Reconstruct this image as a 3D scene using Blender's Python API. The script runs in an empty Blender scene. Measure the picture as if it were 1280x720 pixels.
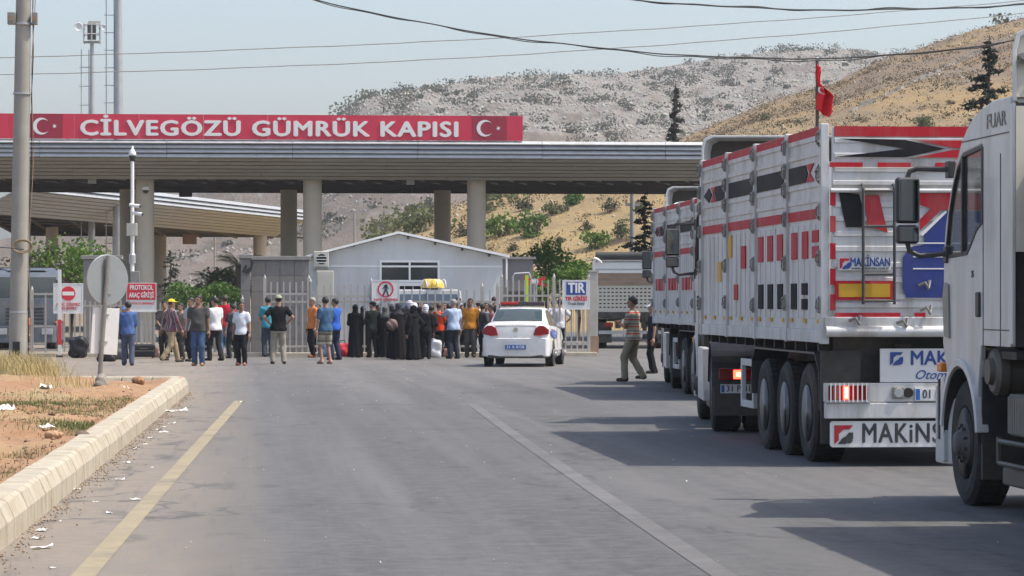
import bpy, bmesh, math, random
import numpy as np
from mathutils import Vector, Matrix
from mathutils.geometry import tessellate_polygon
random.seed(7)
rng = np.random.default_rng(7)
PI = math.pi
SC = bpy.context.scene
COL = SC.collection

# ------------------------------------------------------------ camera, sky, sun, exposure
F, EYE, HZ = 3900.0, 1.65, 376.0            # focal length in px of a 1280 px wide picture, eye height, horizon row
TH = math.atan(340 / F)                     # the road runs along +Y; the camera looks a little to its right
CT, ST = math.cos(TH), math.sin(TH)
cam_d = bpy.data.cameras.new('camera'); cam = bpy.data.objects.new('camera', cam_d); COL.objects.link(cam)
cam.location = (0, 0, EYE); cam.rotation_euler = (PI / 2, 0, -TH)
cam_d.sensor_width = 36; cam_d.lens = F / 1280 * 36; cam_d.shift_y = (HZ - 360) / 1280
cam_d.clip_start = 0.5; cam_d.clip_end = 6000
SC.camera = cam
SUN = Vector((1.88, -0.40, 3.37)).normalized()
world = bpy.data.worlds.new('World'); SC.world = world; world.use_nodes = True
wn = world.node_tree.nodes; wl = world.node_tree.links
bg = wn['Background']
sky = wn.new('ShaderNodeTexSky'); sky.sky_type = 'NISHITA'; sky.sun_disc = False
sky.sun_elevation = math.asin(SUN.z); sky.sun_rotation = math.atan2(SUN.x, SUN.y)
sky.air_density = 1.0; sky.dust_density = 3.4; sky.ozone_density = 1.0; sky.altitude = 100
wl.new(sky.outputs[0], bg.inputs['Color']); bg.inputs['Strength'].default_value = 0.14
sun_d = bpy.data.lights.new('sun', 'SUN'); sun_d.energy = 2.8; sun_d.angle = math.radians(0.55); sun_d.color = (1.0, 0.93, 0.82)
sun_o = bpy.data.objects.new('sun', sun_d); COL.objects.link(sun_o); sun_o.rotation_euler = SUN.to_track_quat('Z', 'Y').to_euler()
sun_o.location = (30, -10, 60)
SC.view_settings.view_transform = 'Standard'; SC.view_settings.look = 'None'
SC.view_settings.gamma = 1.0; SC.view_settings.use_curve_mapping = False
SC.view_settings.exposure = 0.72
SC.render.engine = 'CYCLES'
SC.cycles.max_bounces = 6; SC.cycles.transparent_max_bounces = 12
SC.cycles.volume_bounces = 0
SC.cycles.use_denoising = True

# ------------------------------------------------------------ measuring helpers
def P(px, py, D):
    x = (px - 640) / F * D
    return Vector((x * CT + D * ST, -x * ST + D * CT, EYE + (HZ - py) / F * D))
def G(px, py, z=0.0):
    return P(px, py, (EYE - z) * F / (py - HZ))
def XatY(px, Y):
    k = (px - 640) / F
    D = Y / (CT - k * ST)
    return k * D * CT + D * ST, D
def PY(px, py, Y):
    X, D = XatY(px, Y)
    return Vector((X, Y, EYE + (HZ - py) / F * D))

# ------------------------------------------------------------ materials
MATS = {}
def mat(name, col, rough=0.6, metal=0.0, var=0.0, vscale=3.0, bump=0.0, bscale=40.0, dirt=None, dscale=1.2, damt=0.0, spec=0.5, emit=None, estr=0.0, coat=0.0, streak=0.0):
    if name in MATS: return MATS[name]
    m = bpy.data.materials.new(name); m.use_nodes = True; MATS[name] = m
    n, l = m.node_tree.nodes, m.node_tree.links
    b = n['Principled BSDF']
    b.inputs['Base Color'].default_value = (*col, 1); b.inputs['Roughness'].default_value = rough
    b.inputs['Metallic'].default_value = metal; b.inputs['Specular IOR Level'].default_value = spec
    if coat: b.inputs['Coat Weight'].default_value = coat; b.inputs['Coat Roughness'].default_value = 0.08
    if emit: b.inputs['Emission Color'].default_value = (*emit, 1); b.inputs['Emission Strength'].default_value = estr
    if var or bump or damt:
        tc = n.new('ShaderNodeTexCoord')
        oi = n.new('ShaderNodeObjectInfo')
        ad = n.new('ShaderNodeVectorMath'); ad.operation = 'ADD'
        sc = n.new('ShaderNodeVectorMath'); sc.operation = 'SCALE'; sc.inputs[3].default_value = 37.0
        l.new(oi.outputs['Random'], sc.inputs[0]); l.new(tc.outputs['Object'], ad.inputs[0]); l.new(sc.outputs[0], ad.inputs[1])
        src = ad.outputs[0]
    cur = None
    if var:
        nz = n.new('ShaderNodeTexNoise'); nz.inputs['Scale'].default_value = vscale; nz.inputs['Detail'].default_value = 6; nz.inputs['Roughness'].default_value = 0.62
        l.new(src, nz.inputs['Vector'])
        mr = n.new('ShaderNodeMapRange'); mr.inputs[1].default_value = 0.25; mr.inputs[2].default_value = 0.75
        mr.inputs[3].default_value = 1 - var; mr.inputs[4].default_value = 1 + var
        l.new(nz.outputs['Fac'], mr.inputs[0])
        mx = n.new('ShaderNodeVectorMath'); mx.operation = 'SCALE'; mx.inputs[0].default_value = col
        l.new(mr.outputs[0], mx.inputs[3]); cur = mx.outputs[0]
    if damt:
        nd = n.new('ShaderNodeTexNoise'); nd.inputs['Scale'].default_value = dscale; nd.inputs['Detail'].default_value = 8; nd.inputs['Roughness'].default_value = 0.7
        if streak:
            mp = n.new('ShaderNodeMapping'); mp.inputs['Scale'].default_value = (1, 1, streak); l.new(src, mp.inputs['Vector']); l.new(mp.outputs[0], nd.inputs['Vector'])
        else: l.new(src, nd.inputs['Vector'])
        mr = n.new('ShaderNodeMapRange'); mr.inputs[1].default_value = 0.45; mr.inputs[2].default_value = 0.72; mr.inputs[3].default_value = 0; mr.inputs[4].default_value = damt
        l.new(nd.outputs['Fac'], mr.inputs[0])
        mi = n.new('ShaderNodeMix'); mi.data_type = 'RGBA'
        l.new(mr.outputs[0], mi.inputs[0])
        if cur: l.new(cur, mi.inputs[6])
        else: mi.inputs[6].default_value = (*col, 1)
        mi.inputs[7].default_value = (*(dirt or (0.25, 0.2, 0.15)), 1)
        cur = mi.outputs[2]
    if cur: l.new(cur, b.inputs['Base Color'])
    if bump:
        nb = n.new('ShaderNodeTexNoise'); nb.inputs['Scale'].default_value = bscale; nb.inputs['Detail'].default_value = 6
        l.new(src, nb.inputs['Vector'])
        bp = n.new('ShaderNodeBump'); bp.inputs['Strength'].default_value = bump; bp.inputs['Distance'].default_value = 0.02
        l.new(nb.outputs['Fac'], bp.inputs['Height']); l.new(bp.outputs[0], b.inputs['Normal'])
    return m

def glass(name, col, rough=0.05, alpha=0.5):
    m = bpy.data.materials.new(name); m.use_nodes = True; MATS[name] = m
    b = m.node_tree.nodes['Principled BSDF']
    b.inputs['Base Color'].default_value = (*col, 1); b.inputs['Roughness'].default_value = rough
    b.inputs['Alpha'].default_value = alpha; b.inputs['Specular IOR Level'].default_value = 0.6
    return m

DUST = (0.34, 0.27, 0.20)
M = dict(
    white=mat('white_paint', (0.62, 0.62, 0.61), 0.38, var=0.06, vscale=1.5, dirt=(0.33, 0.29, 0.23), dscale=2.6, damt=0.6, streak=.22, coat=0.3),
    trailer=mat('trailer_white', (0.60, 0.60, 0.59), 0.5, var=0.09, vscale=2.0, dirt=(0.26, 0.215, 0.165), dscale=3.4, damt=0.7, streak=.16),
    carwhite=mat('car_white', (0.70, 0.70, 0.69), 0.28, var=0.02, dirt=(0.42, 0.37, 0.3), dscale=2.5, damt=0.45, coat=0.5),
    cream=mat('cream_fibreglass', (0.74, 0.69, 0.56), 0.6, var=0.06, dirt=DUST, damt=0.3),
    red=mat('red_paint', (0.47, 0.022, 0.035), 0.6, var=0.08, dirt=(0.36, 0.2, 0.17), damt=0.5, dscale=3.0, streak=.3, spec=0.2),
    signred=mat('sign_red', (0.60, 0.030, 0.070), 0.5, var=0.07, vscale=0.7, dirt=(.48, .12, .13), damt=.25, dscale=1.2, streak=.3),
    flagred=mat('flag_panel_red', (0.33, 0.025, 0.05), 0.5, var=0.05, vscale=0.7),
    cloth_red=mat('flag_cloth', (0.62, 0.015, 0.02), 0.85, var=0.08),
    letter=mat('sign_letter', (0.78, 0.77, 0.74), 0.5, var=0.03),
    dblack=mat('black_decal', (0.020, 0.020, 0.022), 0.75, var=0.15, spec=0.12, dirt=DUST, damt=0.08),
    dgrey=mat('charcoal_decal', (0.040, 0.041, 0.043), 0.75, var=0.15, spec=0.12, dirt=DUST, damt=0.10),
    black=mat('black_paint', (0.022, 0.022, 0.024), 0.4, var=0.2, dirt=DUST, damt=0.12),
    charcoal=mat('charcoal_paint', (0.05, 0.052, 0.055), 0.5, var=0.15, dirt=DUST, damt=0.2),
    plastic=mat('black_plastic', (0.03, 0.03, 0.032), 0.5, var=0.15, dirt=DUST, damt=0.25),
    blue=mat('blue_paint', (0.015, 0.035, 0.20), 0.4, var=0.08, dirt=DUST, damt=0.1),
    logoblue=mat('logo_blue', (0.03, 0.07, 0.28), 0.5),
    tyre=mat('tyre', (0.028, 0.027, 0.026), 0.85, var=0.2, dirt=(0.20, 0.16, 0.12), damt=0.35, bump=0.3, bscale=30),
    rim=mat('steel_rim', (0.30, 0.30, 0.30), 0.5, 0.4, var=0.15, dirt=(0.16, 0.13, 0.1), damt=0.6, dscale=4),
    rimdark=mat('dark_rim', (0.10, 0.095, 0.09), 0.6, 0.3, var=0.2, dirt=(0.14, 0.11, 0.085), damt=0.7, dscale=4),
    chassis=mat('chassis', (0.035, 0.034, 0.033), 0.75, var=0.25, dirt=(0.16, 0.13, 0.10), damt=0.5, dscale=3),
    greymetal=mat('grey_metal', (0.30, 0.29, 0.27), 0.5, 0.5, var=0.15, dirt=(0.2, 0.16, 0.12), damt=0.5, dscale=4),
    grimy=mat('grimy_metal', (0.13, 0.12, 0.105), 0.6, 0.3, var=0.2, dirt=(0.17, 0.13, 0.09), damt=0.6, dscale=4),
    galv=mat('galvanised', (0.46, 0.47, 0.48), 0.5, 0.55, var=0.1, dirt=(0.3, 0.28, 0.25), damt=0.3),
    chrome=mat('chrome', (0.7, 0.7, 0.7), 0.2, 0.95),
    yellow=mat('yellow_reflector', (0.60, 0.34, 0.02), 0.5, var=0.1),
    orange=mat('orange_lens', (0.75, 0.22, 0.02), 0.25),
    lamp_red=mat('red_lens', (0.22, 0.012, 0.012), 0.2),
    lamp_on=mat('lit_brake_lamp', (0.8, 0.05, 0.03), 0.3, emit=(1.0, 0.06, 0.03), estr=5.0),
    lamp_hot=mat('lit_brake_bulb', (0.9, 0.3, 0.1), 0.3, emit=(1.0, 0.16, 0.07), estr=9.0),
    plate=mat('number_plate', (0.72, 0.72, 0.70), 0.4),
    plateblue=mat('plate_blue', (0.03, 0.12, 0.42), 0.4),
    concrete=mat('concrete', (0.53, 0.47, 0.375), 0.85, var=0.12, vscale=1.2, dirt=(0.24, 0.21, 0.17), damt=0.35, bump=0.25, bscale=14),
    polecon=mat('pole_concrete', (0.31, 0.295, 0.26), 0.85, var=0.12, vscale=2, dirt=(0.25, 0.22, 0.18), damt=0.4, dscale=2.5, bump=0.2),
    fascia=mat('fascia_metal', (0.42, 0.44, 0.46), 0.55, 0.3, var=0.05, vscale=0.5, dirt=(0.27, 0.255, 0.22), damt=0.55, dscale=1.5, streak=.2),
    soffit=mat('soffit_panel', (0.36, 0.335, 0.29), 0.7, 0.0, var=0.06, vscale=0.6, dirt=(0.25, 0.22, 0.175), damt=0.5, dscale=.9)
    ,soffit2=mat('pale_soffit_panel', (0.43, 0.42, 0.395), 0.7, var=0.06, vscale=0.6),
    truss=mat('dark_truss', (0.085, 0.075, 0.065), 0.8, var=0.2),
    brace=mat('truss_brace', (0.30, 0.28, 0.25), 0.7, 0.2, var=0.1),
    steel=mat('fence_steel', (0.44, 0.42, 0.38), 0.55, 0.35, var=0.1, vscale=2, dirt=(0.30, 0.23, 0.17), damt=0.5, dscale=3),
    greywall=mat('grey_stone_cladding', (0.20, 0.19, 0.185), 0.8, var=0.1, vscale=2.5, dirt=(0.27, 0.24, 0.2), damt=0.3, bump=0.2, bscale=20),
    wallcap=mat('grey_wall_cap', (0.26, 0.25, 0.24), 0.8, var=0.1),
    cabin=mat('cabin_panel', (0.59, 0.595, 0.595), 0.5, var=0.03, vscale=0.8, dirt=(0.42, 0.39, 0.34), damt=0.45, dscale=1.5, streak=.2),
    trim=mat('white_trim', (0.80, 0.80, 0.78), 0.5, var=0.04),
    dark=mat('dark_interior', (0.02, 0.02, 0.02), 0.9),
    signwhite=mat('sign_white', (0.72, 0.72, 0.70), 0.5, var=0.03, dirt=(0.45, 0.4, 0.34), damt=0.3, dscale=3),
    signback=mat('sign_back', (0.31, 0.33, 0.33), 0.45, 0.45, var=0.06, vscale=3, dirt=(0.3, 0.28, 0.25), damt=0.3, dscale=5),
    signprint=mat('sign_print_red', (0.60, 0.03, 0.05), 0.5, var=0.04),
    darkprint=mat('print_dark', (0.05, 0.05, 0.06), 0.5),
    rust=mat('rusty_box', (0.30, 0.20, 0.13), 0.8, var=0.2),
    box=mat('box_beige', (0.50, 0.48, 0.41), 0.6, var=0.06),
    bark=mat('bark', (0.11, 0.085, 0.06), 0.9, var=0.25, bump=0.5, bscale=20),
    cable=mat('cable', (0.03, 0.03, 0.03), 0.6),
    paper=mat('paper', (0.72, 0.71, 0.68), 0.8, var=0.05),
    tarp=mat('dark_tarp', (0.04, 0.042, 0.04), 0.65, var=0.2),
    rustwood=mat('brown_boards', (0.30, 0.20, 0.14), 0.8, var=0.2, vscale=4, dirt=(0.2, 0.15, 0.1), damt=0.4),
    winglass=glass('window_glass', (0.05, 0.06, 0.06), 0.06, 0.80),
    cabglass=glass('cab_glass', (0.10, 0.12, 0.12), 0.04, 0.30),
    carglass=glass('car_glass', (0.04, 0.06, 0.06), 0.05, 0.82),
    mirror=mat('mirror_glass', (0.25, 0.27, 0.28), 0.05, 1.0),
)

# ------------------------------------------------------------ mesh helpers
class MB:
    """collects shapes of one part"""
    def __init__(s): s.v = []; s.f = []
    def add(s, vs, fs):
        o = len(s.v); s.v.extend([tuple(v) for v in vs]); s.f.extend([tuple(i + o for i in f) for f in fs]); return s
    def box(s, x0, x1, y0, y1, z0, z1):
        return s.add([(x0,y0,z0),(x1,y0,z0),(x1,y1,z0),(x0,y1,z0),(x0,y0,z1),(x1,y0,z1),(x1,y1,z1),(x0,y1,z1)],
                     [(0,3,2,1),(4,5,6,7),(0,1,5,4),(1,2,6,5),(2,3,7,6),(3,0,4,7)])
    def tube(s, a, b, r0, r1=None, n=8, cap=True):
        a, b = Vector(a), Vector(b); r1 = r0 if r1 is None else r1
        d = (b - a).normalized(); q = d.to_track_quat('Z', 'Y')
        vs = []
        for p, r in ((a, r0), (b, r1)):
            for i in range(n):
                t = 2 * PI * i / n
                vs.append(p + q @ Vector((r * math.cos(t), r * math.sin(t), 0)))
        fs = [(i, (i + 1) % n, n + (i + 1) % n, n + i) for i in range(n)]
        if cap: fs += [tuple(range(n))[::-1], tuple(range(n, 2 * n))]
        return s.add(vs, fs)
    def path(s, pts, r, n=6):
        pts = [Vector(p) for p in pts]; vs = []; m = len(pts)
        rr = r if isinstance(r, (list, tuple)) else [r] * m
        for k, p in enumerate(pts):
            d = (pts[min(k + 1, m - 1)] - pts[max(k - 1, 0)]).normalized()
            q = d.to_track_quat('Z', 'Y')
            for i in range(n):
                t = 2 * PI * i / n
                vs.append(p + q @ Vector((rr[k] * math.cos(t), rr[k] * math.sin(t), 0)))
        fs = [(k * n + i, k * n + (i + 1) % n, (k + 1) * n + (i + 1) % n, (k + 1) * n + i) for k in range(m - 1) for i in range(n)]
        fs += [tuple(range(n))[::-1], tuple(range((m - 1) * n, m * n))]
        return s.add(vs, fs)
    def lathe(s, prof, axis='z', c=(0, 0, 0), n=24):
        """prof: list of (radius, along)"""
        vs = []; m = len(prof)
        for r, h in prof:
            for i in range(n):
                t = 2 * PI * i / n; u, w = r * math.cos(t), r * math.sin(t)
                p = (u, w, h) if axis == 'z' else ((h, u, w) if axis == 'x' else (w, h, u))
                vs.append((p[0] + c[0], p[1] + c[1], p[2] + c[2]))
        fs = [(k * n + i, k * n + (i + 1) % n, (k + 1) * n + (i + 1) % n, (k + 1) * n + i) for k in range(m - 1) for i in range(n)]
        fs += [tuple(range(n))[::-1], tuple(range((m - 1) * n, m * n))]
        return s.add(vs, fs)
    def prism(s, poly, fn, t0, t1, holes=()):
        """poly in 2D, fn(u,v,t)->3D, solid between t0 and t1"""
        loops = [list(poly)] + [list(h) for h in holes]
        flat = [p for lp in loops for p in lp]; n = len(flat)
        tris = tessellate_polygon([[Vector((p[0], p[1], 0)) for p in lp] for lp in loops])
        vs = [fn(p[0], p[1], t0) for p in flat] + [fn(p[0], p[1], t1) for p in flat]
        fs = [tuple(t) for t in tris] + [(t[2] + n, t[1] + n, t[0] + n) for t in tris]
        o = 0
        for lp in loops:
            k = len(lp)
            fs += [(o + i, o + (i + 1) % k, o + (i + 1) % k + n, o + i + n) for i in range(k)]
            o += k
        return s.add(vs, fs)
    def loft(s, rings, cap=True):
        n = len(rings[0]); vs = [p for r in rings for p in r]
        fs = [(k * n + i, k * n + (i + 1) % n, (k + 1) * n + (i + 1) % n, (k + 1) * n + i) for k in range(len(rings) - 1) for i in range(n)]
        if cap: fs += [tuple(range(n))[::-1], tuple(range((len(rings) - 1) * n, len(rings) * n))]
        return s.add(vs, fs)
    def mesh(s, name, m, smooth=False):
        me = bpy.data.meshes.new(name); me.from_pydata(s.v, [], s.f)
        bm = bmesh.new(); bm.from_mesh(me); bmesh.ops.recalc_face_normals(bm, faces=bm.faces); bm.to_mesh(me); bm.free()
        if smooth: me.polygons.foreach_set('use_smooth', [True] * len(me.polygons))
        me.materials.append(m); me.update(); return me
    def build(s, name, m, parent=None, smooth=False, bevel=0, loc=None, rot=None, seg=2):
        o = bpy.data.objects.new(name, s.mesh(name, m, smooth)); COL.objects.link(o)
        if parent is not None: o.parent = parent
        if loc is not None: o.location = loc
        if rot is not None: o.rotation_euler = rot
        if smooth: autosmooth(o)
        if bevel:
            b = o.modifiers.new('bevel', 'BEVEL'); b.width = bevel; b.segments = seg; b.limit_method = 'ANGLE'; b.angle_limit = 0.7
        return o
def autosmooth(o, ang=0.7):
    me = o.data
    if len(me.polygons) == 0: return
    bm = bmesh.new(); bm.from_mesh(me)
    for e in bm.edges:
        if len(e.link_faces) == 2 and e.calc_face_angle(0) > ang: e.smooth = False
    bm.to_mesh(me); bm.free()
def inst(me, name, parent=None, loc=(0, 0, 0), rot=(0, 0, 0), scale=None):
    o = bpy.data.objects.new(name, me); COL.objects.link(o)
    if parent is not None: o.parent = parent
    o.location = loc; o.rotation_euler = rot
    if scale: o.scale = scale
    return o
def npmesh(name, v, f, mats, smooth=False, midx=None):
    """v (n,3) array, f (m,k) array of equal polygons"""
    v = np.asarray(v, np.float32); f = np.asarray(f, np.int32)
    me = bpy.data.meshes.new(name); k = f.shape[1]
    me.vertices.add(len(v)); me.vertices.foreach_set('co', v.ravel())
    me.loops.add(f.size); me.loops.foreach_set('vertex_index', f.ravel())
    me.polygons.add(len(f)); me.polygons.foreach_set('loop_start', np.arange(0, f.size, k, dtype=np.int32))
    me.polygons.foreach_set('loop_total', np.full(len(f), k, np.int32))
    if midx is not None: me.polygons.foreach_set('material_index', np.asarray(midx, np.int32))
    if smooth: me.polygons.foreach_set('use_smooth', np.ones(len(f), bool))
    for m in (mats if isinstance(mats, (list, tuple)) else [mats]): me.materials.append(m)
    me.update(calc_edges=True); me.validate(); return me
def empty(name, loc=(0, 0, 0), rz=0.0, parent=None):
    o = bpy.data.objects.new(name, None); COL.objects.link(o); o.location = loc; o.rotation_euler = (0, 0, rz)
    o.empty_display_size = 0.2
    if parent is not None: o.parent = parent
    return o
def tag(o, label=None, cat=None, group=None, kind=None):
    if label: o['label'] = label
    if cat: o['category'] = cat
    if group: o['group'] = group
    if kind: o['kind'] = kind
    return o
def copy_tree(o, parent=None):
    c = o.copy(); COL.objects.link(c); c.parent = parent
    for ch in list(o.children): copy_tree(ch, c)
    return c
def text(name, body, size, m, parent=None, loc=(0, 0, 0), rot=(PI / 2, 0, 0), ext=0.004, bold=0.0, width=None, align='CENTER', shear=0.0, sp=1.0, base='CENTER'):
    cu = bpy.data.curves.new(name, 'FONT'); cu.body = body; cu.size = size; cu.extrude = ext; cu.offset = min(bold, 0.0)
    cu.align_x = align; cu.align_y = base; cu.shear = shear; cu.resolution_u = 3; cu.space_character = sp
    t = bpy.data.objects.new('tmp_text', cu); COL.objects.link(t)
    dg = bpy.context.evaluated_depsgraph_get()
    me = bpy.data.meshes.new_from_object(t.evaluated_get(dg))
    bpy.data.objects.remove(t); bpy.data.curves.remove(cu)
    if bold > 0:                                    # heavier strokes: shifted copies, each stepped in depth
        n = len(me.vertices); co = np.zeros(n * 3); me.vertices.foreach_get('co', co); co = co.reshape(-1, 3); pl = [tuple(p.vertices) for p in me.polygons]; V, Fc = [], []
        for k, (dx, dy, dz) in enumerate(((-bold, 0, 0), (bold, 0, .0006), (0, bold * .7, .0012), (0, -bold * .7, .0018), (0, 0, .0024))):
            V += (co + np.array([dx, dy, dz])).tolist(); Fc += [tuple(i + k * n for i in p) for p in pl]
        me = bpy.data.meshes.new(name); me.from_pydata(V, [], Fc); me.update()
    me.materials.clear(); me.materials.append(m); me.name = name
    o = bpy.data.objects.new(name, me); COL.objects.link(o); o.parent = parent; o.location = loc; o.rotation_euler = rot
    o['kind'] = 'stuff'                             # flat print
    xs = [v.co.x for v in me.vertices]
    if width and xs: o.scale = (width / (max(xs) - min(xs)), 1, 1)
    return o
XZ = lambda y: (lambda u, v, t: (u, y + t, v))     # polygon drawn in x,z standing at depth y
YZ = lambda x: (lambda u, v, t: (x + t, u, v))     # polygon drawn in y,z
XY = lambda z: (lambda u, v, t: (u, v, z + t))
def rect(x0, x1, z0, z1): return [(x0, z0), (x1, z0), (x1, z1), (x0, z1)]
def circ(cx, cz, r, n=24, a0=0.0): return [(cx + r * math.cos(a0 + 2 * PI * i / n), cz + r * math.sin(a0 + 2 * PI * i / n)) for i in range(n)]
def crescent(cx, cz, r, flip=1):
    """Turkish crescent, open to +x"""
    a = [(cx + r * math.cos(t), cz + r * math.sin(t)) for t in np.linspace(0.62, 2 * PI - 0.62, 26)]
    r2 = 0.8 * r; c2 = cx + 0.25 * r
    t1 = math.atan2(a[-1][1] - cz, a[-1][0] - c2); t0 = math.atan2(a[0][1] - cz, a[0][0] - c2)
    b = [(c2 + r2 * math.cos(t), cz + r2 * math.sin(t)) for t in np.linspace(2 * PI + t1, t0, 22)[1:-1]]
    return [(float(x), float(z)) for x, z in a + b]
def star(cx, cz, r, a0=PI):
    return [(cx + (r if i % 2 == 0 else 0.4 * r) * math.cos(a0 + PI * i / 5), cz + (r if i % 2 == 0 else 0.4 * r) * math.sin(a0 + PI * i / 5)) for i in range(10)]
def noise2(x, y, seed=0, octaves=4, base=1.0, gain=0.5):
    """value noise on arrays"""
    x = np.asarray(x, float); y = np.asarray(y, float); out = np.zeros(np.broadcast(x, y).shape); amp = 1.0; f = base
    for o in range(octaves):
        xi = np.floor(x * f); yi = np.floor(y * f); fx = x * f - xi; fy = y * f - yi
        fx = fx * fx * (3 - 2 * fx); fy = fy * fy * (3 - 2 * fy)
        def h(a, b):
            s = np.sin(a * 127.1 + b * 311.7 + (seed + o) * 74.7) * 43758.5453
            return s - np.floor(s)
        out += amp * ((h(xi, yi) * (1 - fx) + h(xi + 1, yi) * fx) * (1 - fy) + (h(xi, yi + 1) * (1 - fx) + h(xi + 1, yi + 1) * fx) * fy - 0.5)
        amp *= gain; f *= 2
    return out
# ------------------------------------------------------------ ground, road, island, hills
def nodes_mat(name):
    m = bpy.data.materials.new(name); m.use_nodes = True; MATS[name] = m
    n, l = m.node_tree.nodes, m.node_tree.links
    return m, n, l, n['Principled BSDF']
def noise_node(n, l, vec, scale, detail=6, rough=0.6):
    t = n.new('ShaderNodeTexNoise'); t.inputs['Scale'].default_value = scale; t.inputs['Detail'].default_value = detail; t.inputs['Roughness'].default_value = rough
    l.new(vec, t.inputs['Vector']); return t.outputs['Fac']
def ramp(n, l, fac, a, b, lo=0.0, hi=1.0):
    r = n.new('ShaderNodeMapRange'); r.inputs[1].default_value = a; r.inputs[2].default_value = b; r.inputs[3].default_value = lo; r.inputs[4].default_value = hi
    l.new(fac, r.inputs[0]); return r.outputs[0]
def mixc(n, l, fac, a, b):
    x = n.new('ShaderNodeMix'); x.data_type = 'RGBA'
    for s, v in ((0, fac), (6, a), (7, b)):
        if isinstance(v, tuple): x.inputs[s].default_value = (*v, 1)
        elif isinstance(v, float): x.inputs[s].default_value = v
        else: l.new(v, x.inputs[s])
    return x.outputs[2]
def mathn(n, l, op, a, b):
    x = n.new('ShaderNodeMath'); x.operation = op
    for s, v in ((0, a), (1, b)):
        if isinstance(v, (int, float)): x.inputs[s].default_value = v
        else: l.new(v, x.inputs[s])
    return x.outputs[0]
def mapping(n, l, vec, scale):
    mp = n.new('ShaderNodeMapping'); mp.inputs['Scale'].default_value = scale; l.new(vec, mp.inputs['Vector']); return mp.outputs[0]

def asphalt():
    m, n, l, b = nodes_mat('asphalt')
    g = n.new('ShaderNodeNewGeometry').outputs['Position']
    sx = n.new('ShaderNodeSeparateXYZ'); l.new(g, sx.inputs[0])
    base = mixc(n, l, ramp(n, l, noise_node(n, l, g, 0.22, 5), 0.3, 0.7), (0.061, 0.062, 0.065), (0.085, 0.085, 0.085))
    # long wheel tracks and worn streaks along the road
    st = noise_node(n, l, mapping(n, l, g, (0.9, 0.025, 1)), 1.0, 4, 0.55)
    base = mixc(n, l, ramp(n, l, st, 0.42, 0.62, 0, 0.85), base, (0.122, 0.118, 0.113))
    st2 = noise_node(n, l, mapping(n, l, g, (2.2, 0.05, 1)), 1.0, 3, 0.6)
    base = mixc(n, l, ramp(n, l, st2, 0.55, 0.8, 0, 0.6), base, (0.058, 0.059, 0.062))
    # dust: strong beside the kerb (x below -0.6) and near the gate
    dn = noise_node(n, l, mapping(n, l, g, (1.0, 0.3, 1)), 0.8, 6, 0.65)
    edge = ramp(n, l, sx.outputs[0], 0.35, -1.1, 0.0, 1.0)
    far = ramp(n, l, sx.outputs[1], 45.0, 85.0, 0.0, 0.42)
    df = mathn(n, l, 'MULTIPLY', mathn(n, l, 'MAXIMUM', edge, far), ramp(n, l, dn, 0.25, 0.65, 0.5, 1.0))
    base = mixc(n, l, df, base, (0.215, 0.186, 0.152))
    base = mixc(n, l, mathn(n, l, 'MULTIPLY', edge, ramp(n, l, dn, 0.25, 0.6, 0.45, 0.9)), base, (0.25, 0.205, 0.155))
    base = mixc(n, l, ramp(n, l, noise_node(n, l, g, 5.0, 6, 0.75), 0.42, 0.66, 0, 0.55), base, (0.150, 0.146, 0.140))
    base = mixc(n, l, ramp(n, l, noise_node(n, l, mapping(n, l, g, (3.0, 0.12, 1)), 2.0, 5, 0.7), 0.56, 0.72, 0, 0.45), base, (0.062, 0.062, 0.065))
    # fine aggregate
    ag = n.new('ShaderNodeTexVoronoi'); ag.inputs['Scale'].default_value = 55; l.new(g, ag.inputs['Vector'])
    base = mixc(n, l, ramp(n, l, ag.outputs['Distance'], 0.0, 0.30, 0.5, 0.0), base, (0.26, 0.25, 0.235))
    # oil drips and patches
    ol = noise_node(n, l, mapping(n, l, g, (1, 0.35, 1)), 1.6, 5, 0.65)
    base = mixc(n, l, ramp(n, l, ol, 0.57, 0.70, 0, 0.6), base, (0.055, 0.054, 0.054))
    # cracks
    cv = n.new('ShaderNodeTexVoronoi'); cv.feature = 'DISTANCE_TO_EDGE'; cv.inputs['Scale'].default_value = 0.16
    wob = n.new('ShaderNodeVectorMath'); wob.operation = 'ADD'; nz = n.new('ShaderNodeTexNoise'); nz.inputs['Scale'].default_value = 0.7; nz.inputs['Detail'].default_value = 4
    l.new(g, nz.inputs['Vector']); sc = n.new('ShaderNodeVectorMath'); sc.operation = 'SCALE'; sc.inputs[3].default_value = 3.0
    l.new(nz.outputs['Color'], sc.inputs[0]); l.new(mapping(n, l, g, (1, 0.4, 1)), wob.inputs[0]); l.new(sc.outputs[0], wob.inputs[1]); l.new(wob.outputs[0], cv.inputs['Vector'])
    base = mixc(n, l, ramp(n, l, cv.outputs['Distance'], 0.0, 0.010, 0.7, 0.0), base, (0.05, 0.05, 0.05))
    l.new(base, b.inputs['Base Color'])
    l.new(ramp(n, l, st, 0.3, 0.75, 0.86, 0.68), b.inputs['Roughness'])
    bp = n.new('ShaderNodeBump'); bp.inputs['Strength'].default_value = 0.5; bp.inputs['Distance'].default_value = 0.012
    l.new(noise_node(n, l, g, 45, 6), bp.inputs['Height']); l.new(bp.outputs[0], b.inputs['Normal'])
    return m
def worn_paint(name, col, keep0, keep1):
    m, n, l, b = nodes_mat(name)
    g = n.new('ShaderNodeNewGeometry').outputs['Position']
    a = noise_node(n, l, g, 1.1, 8, 0.72)
    c = mixc(n, l, ramp(n, l, noise_node(n, l, g, 6, 4), 0.3, 0.7), col, tuple(0.82 * x for x in col))
    l.new(mixc(n, l, ramp(n, l, a, keep0, keep1), c, (0.110, 0.107, 0.104)), b.inputs['Base Color'])
    b.inputs['Roughness'].default_value = 0.75
    return m
M['asphalt'] = asphalt()
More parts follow.
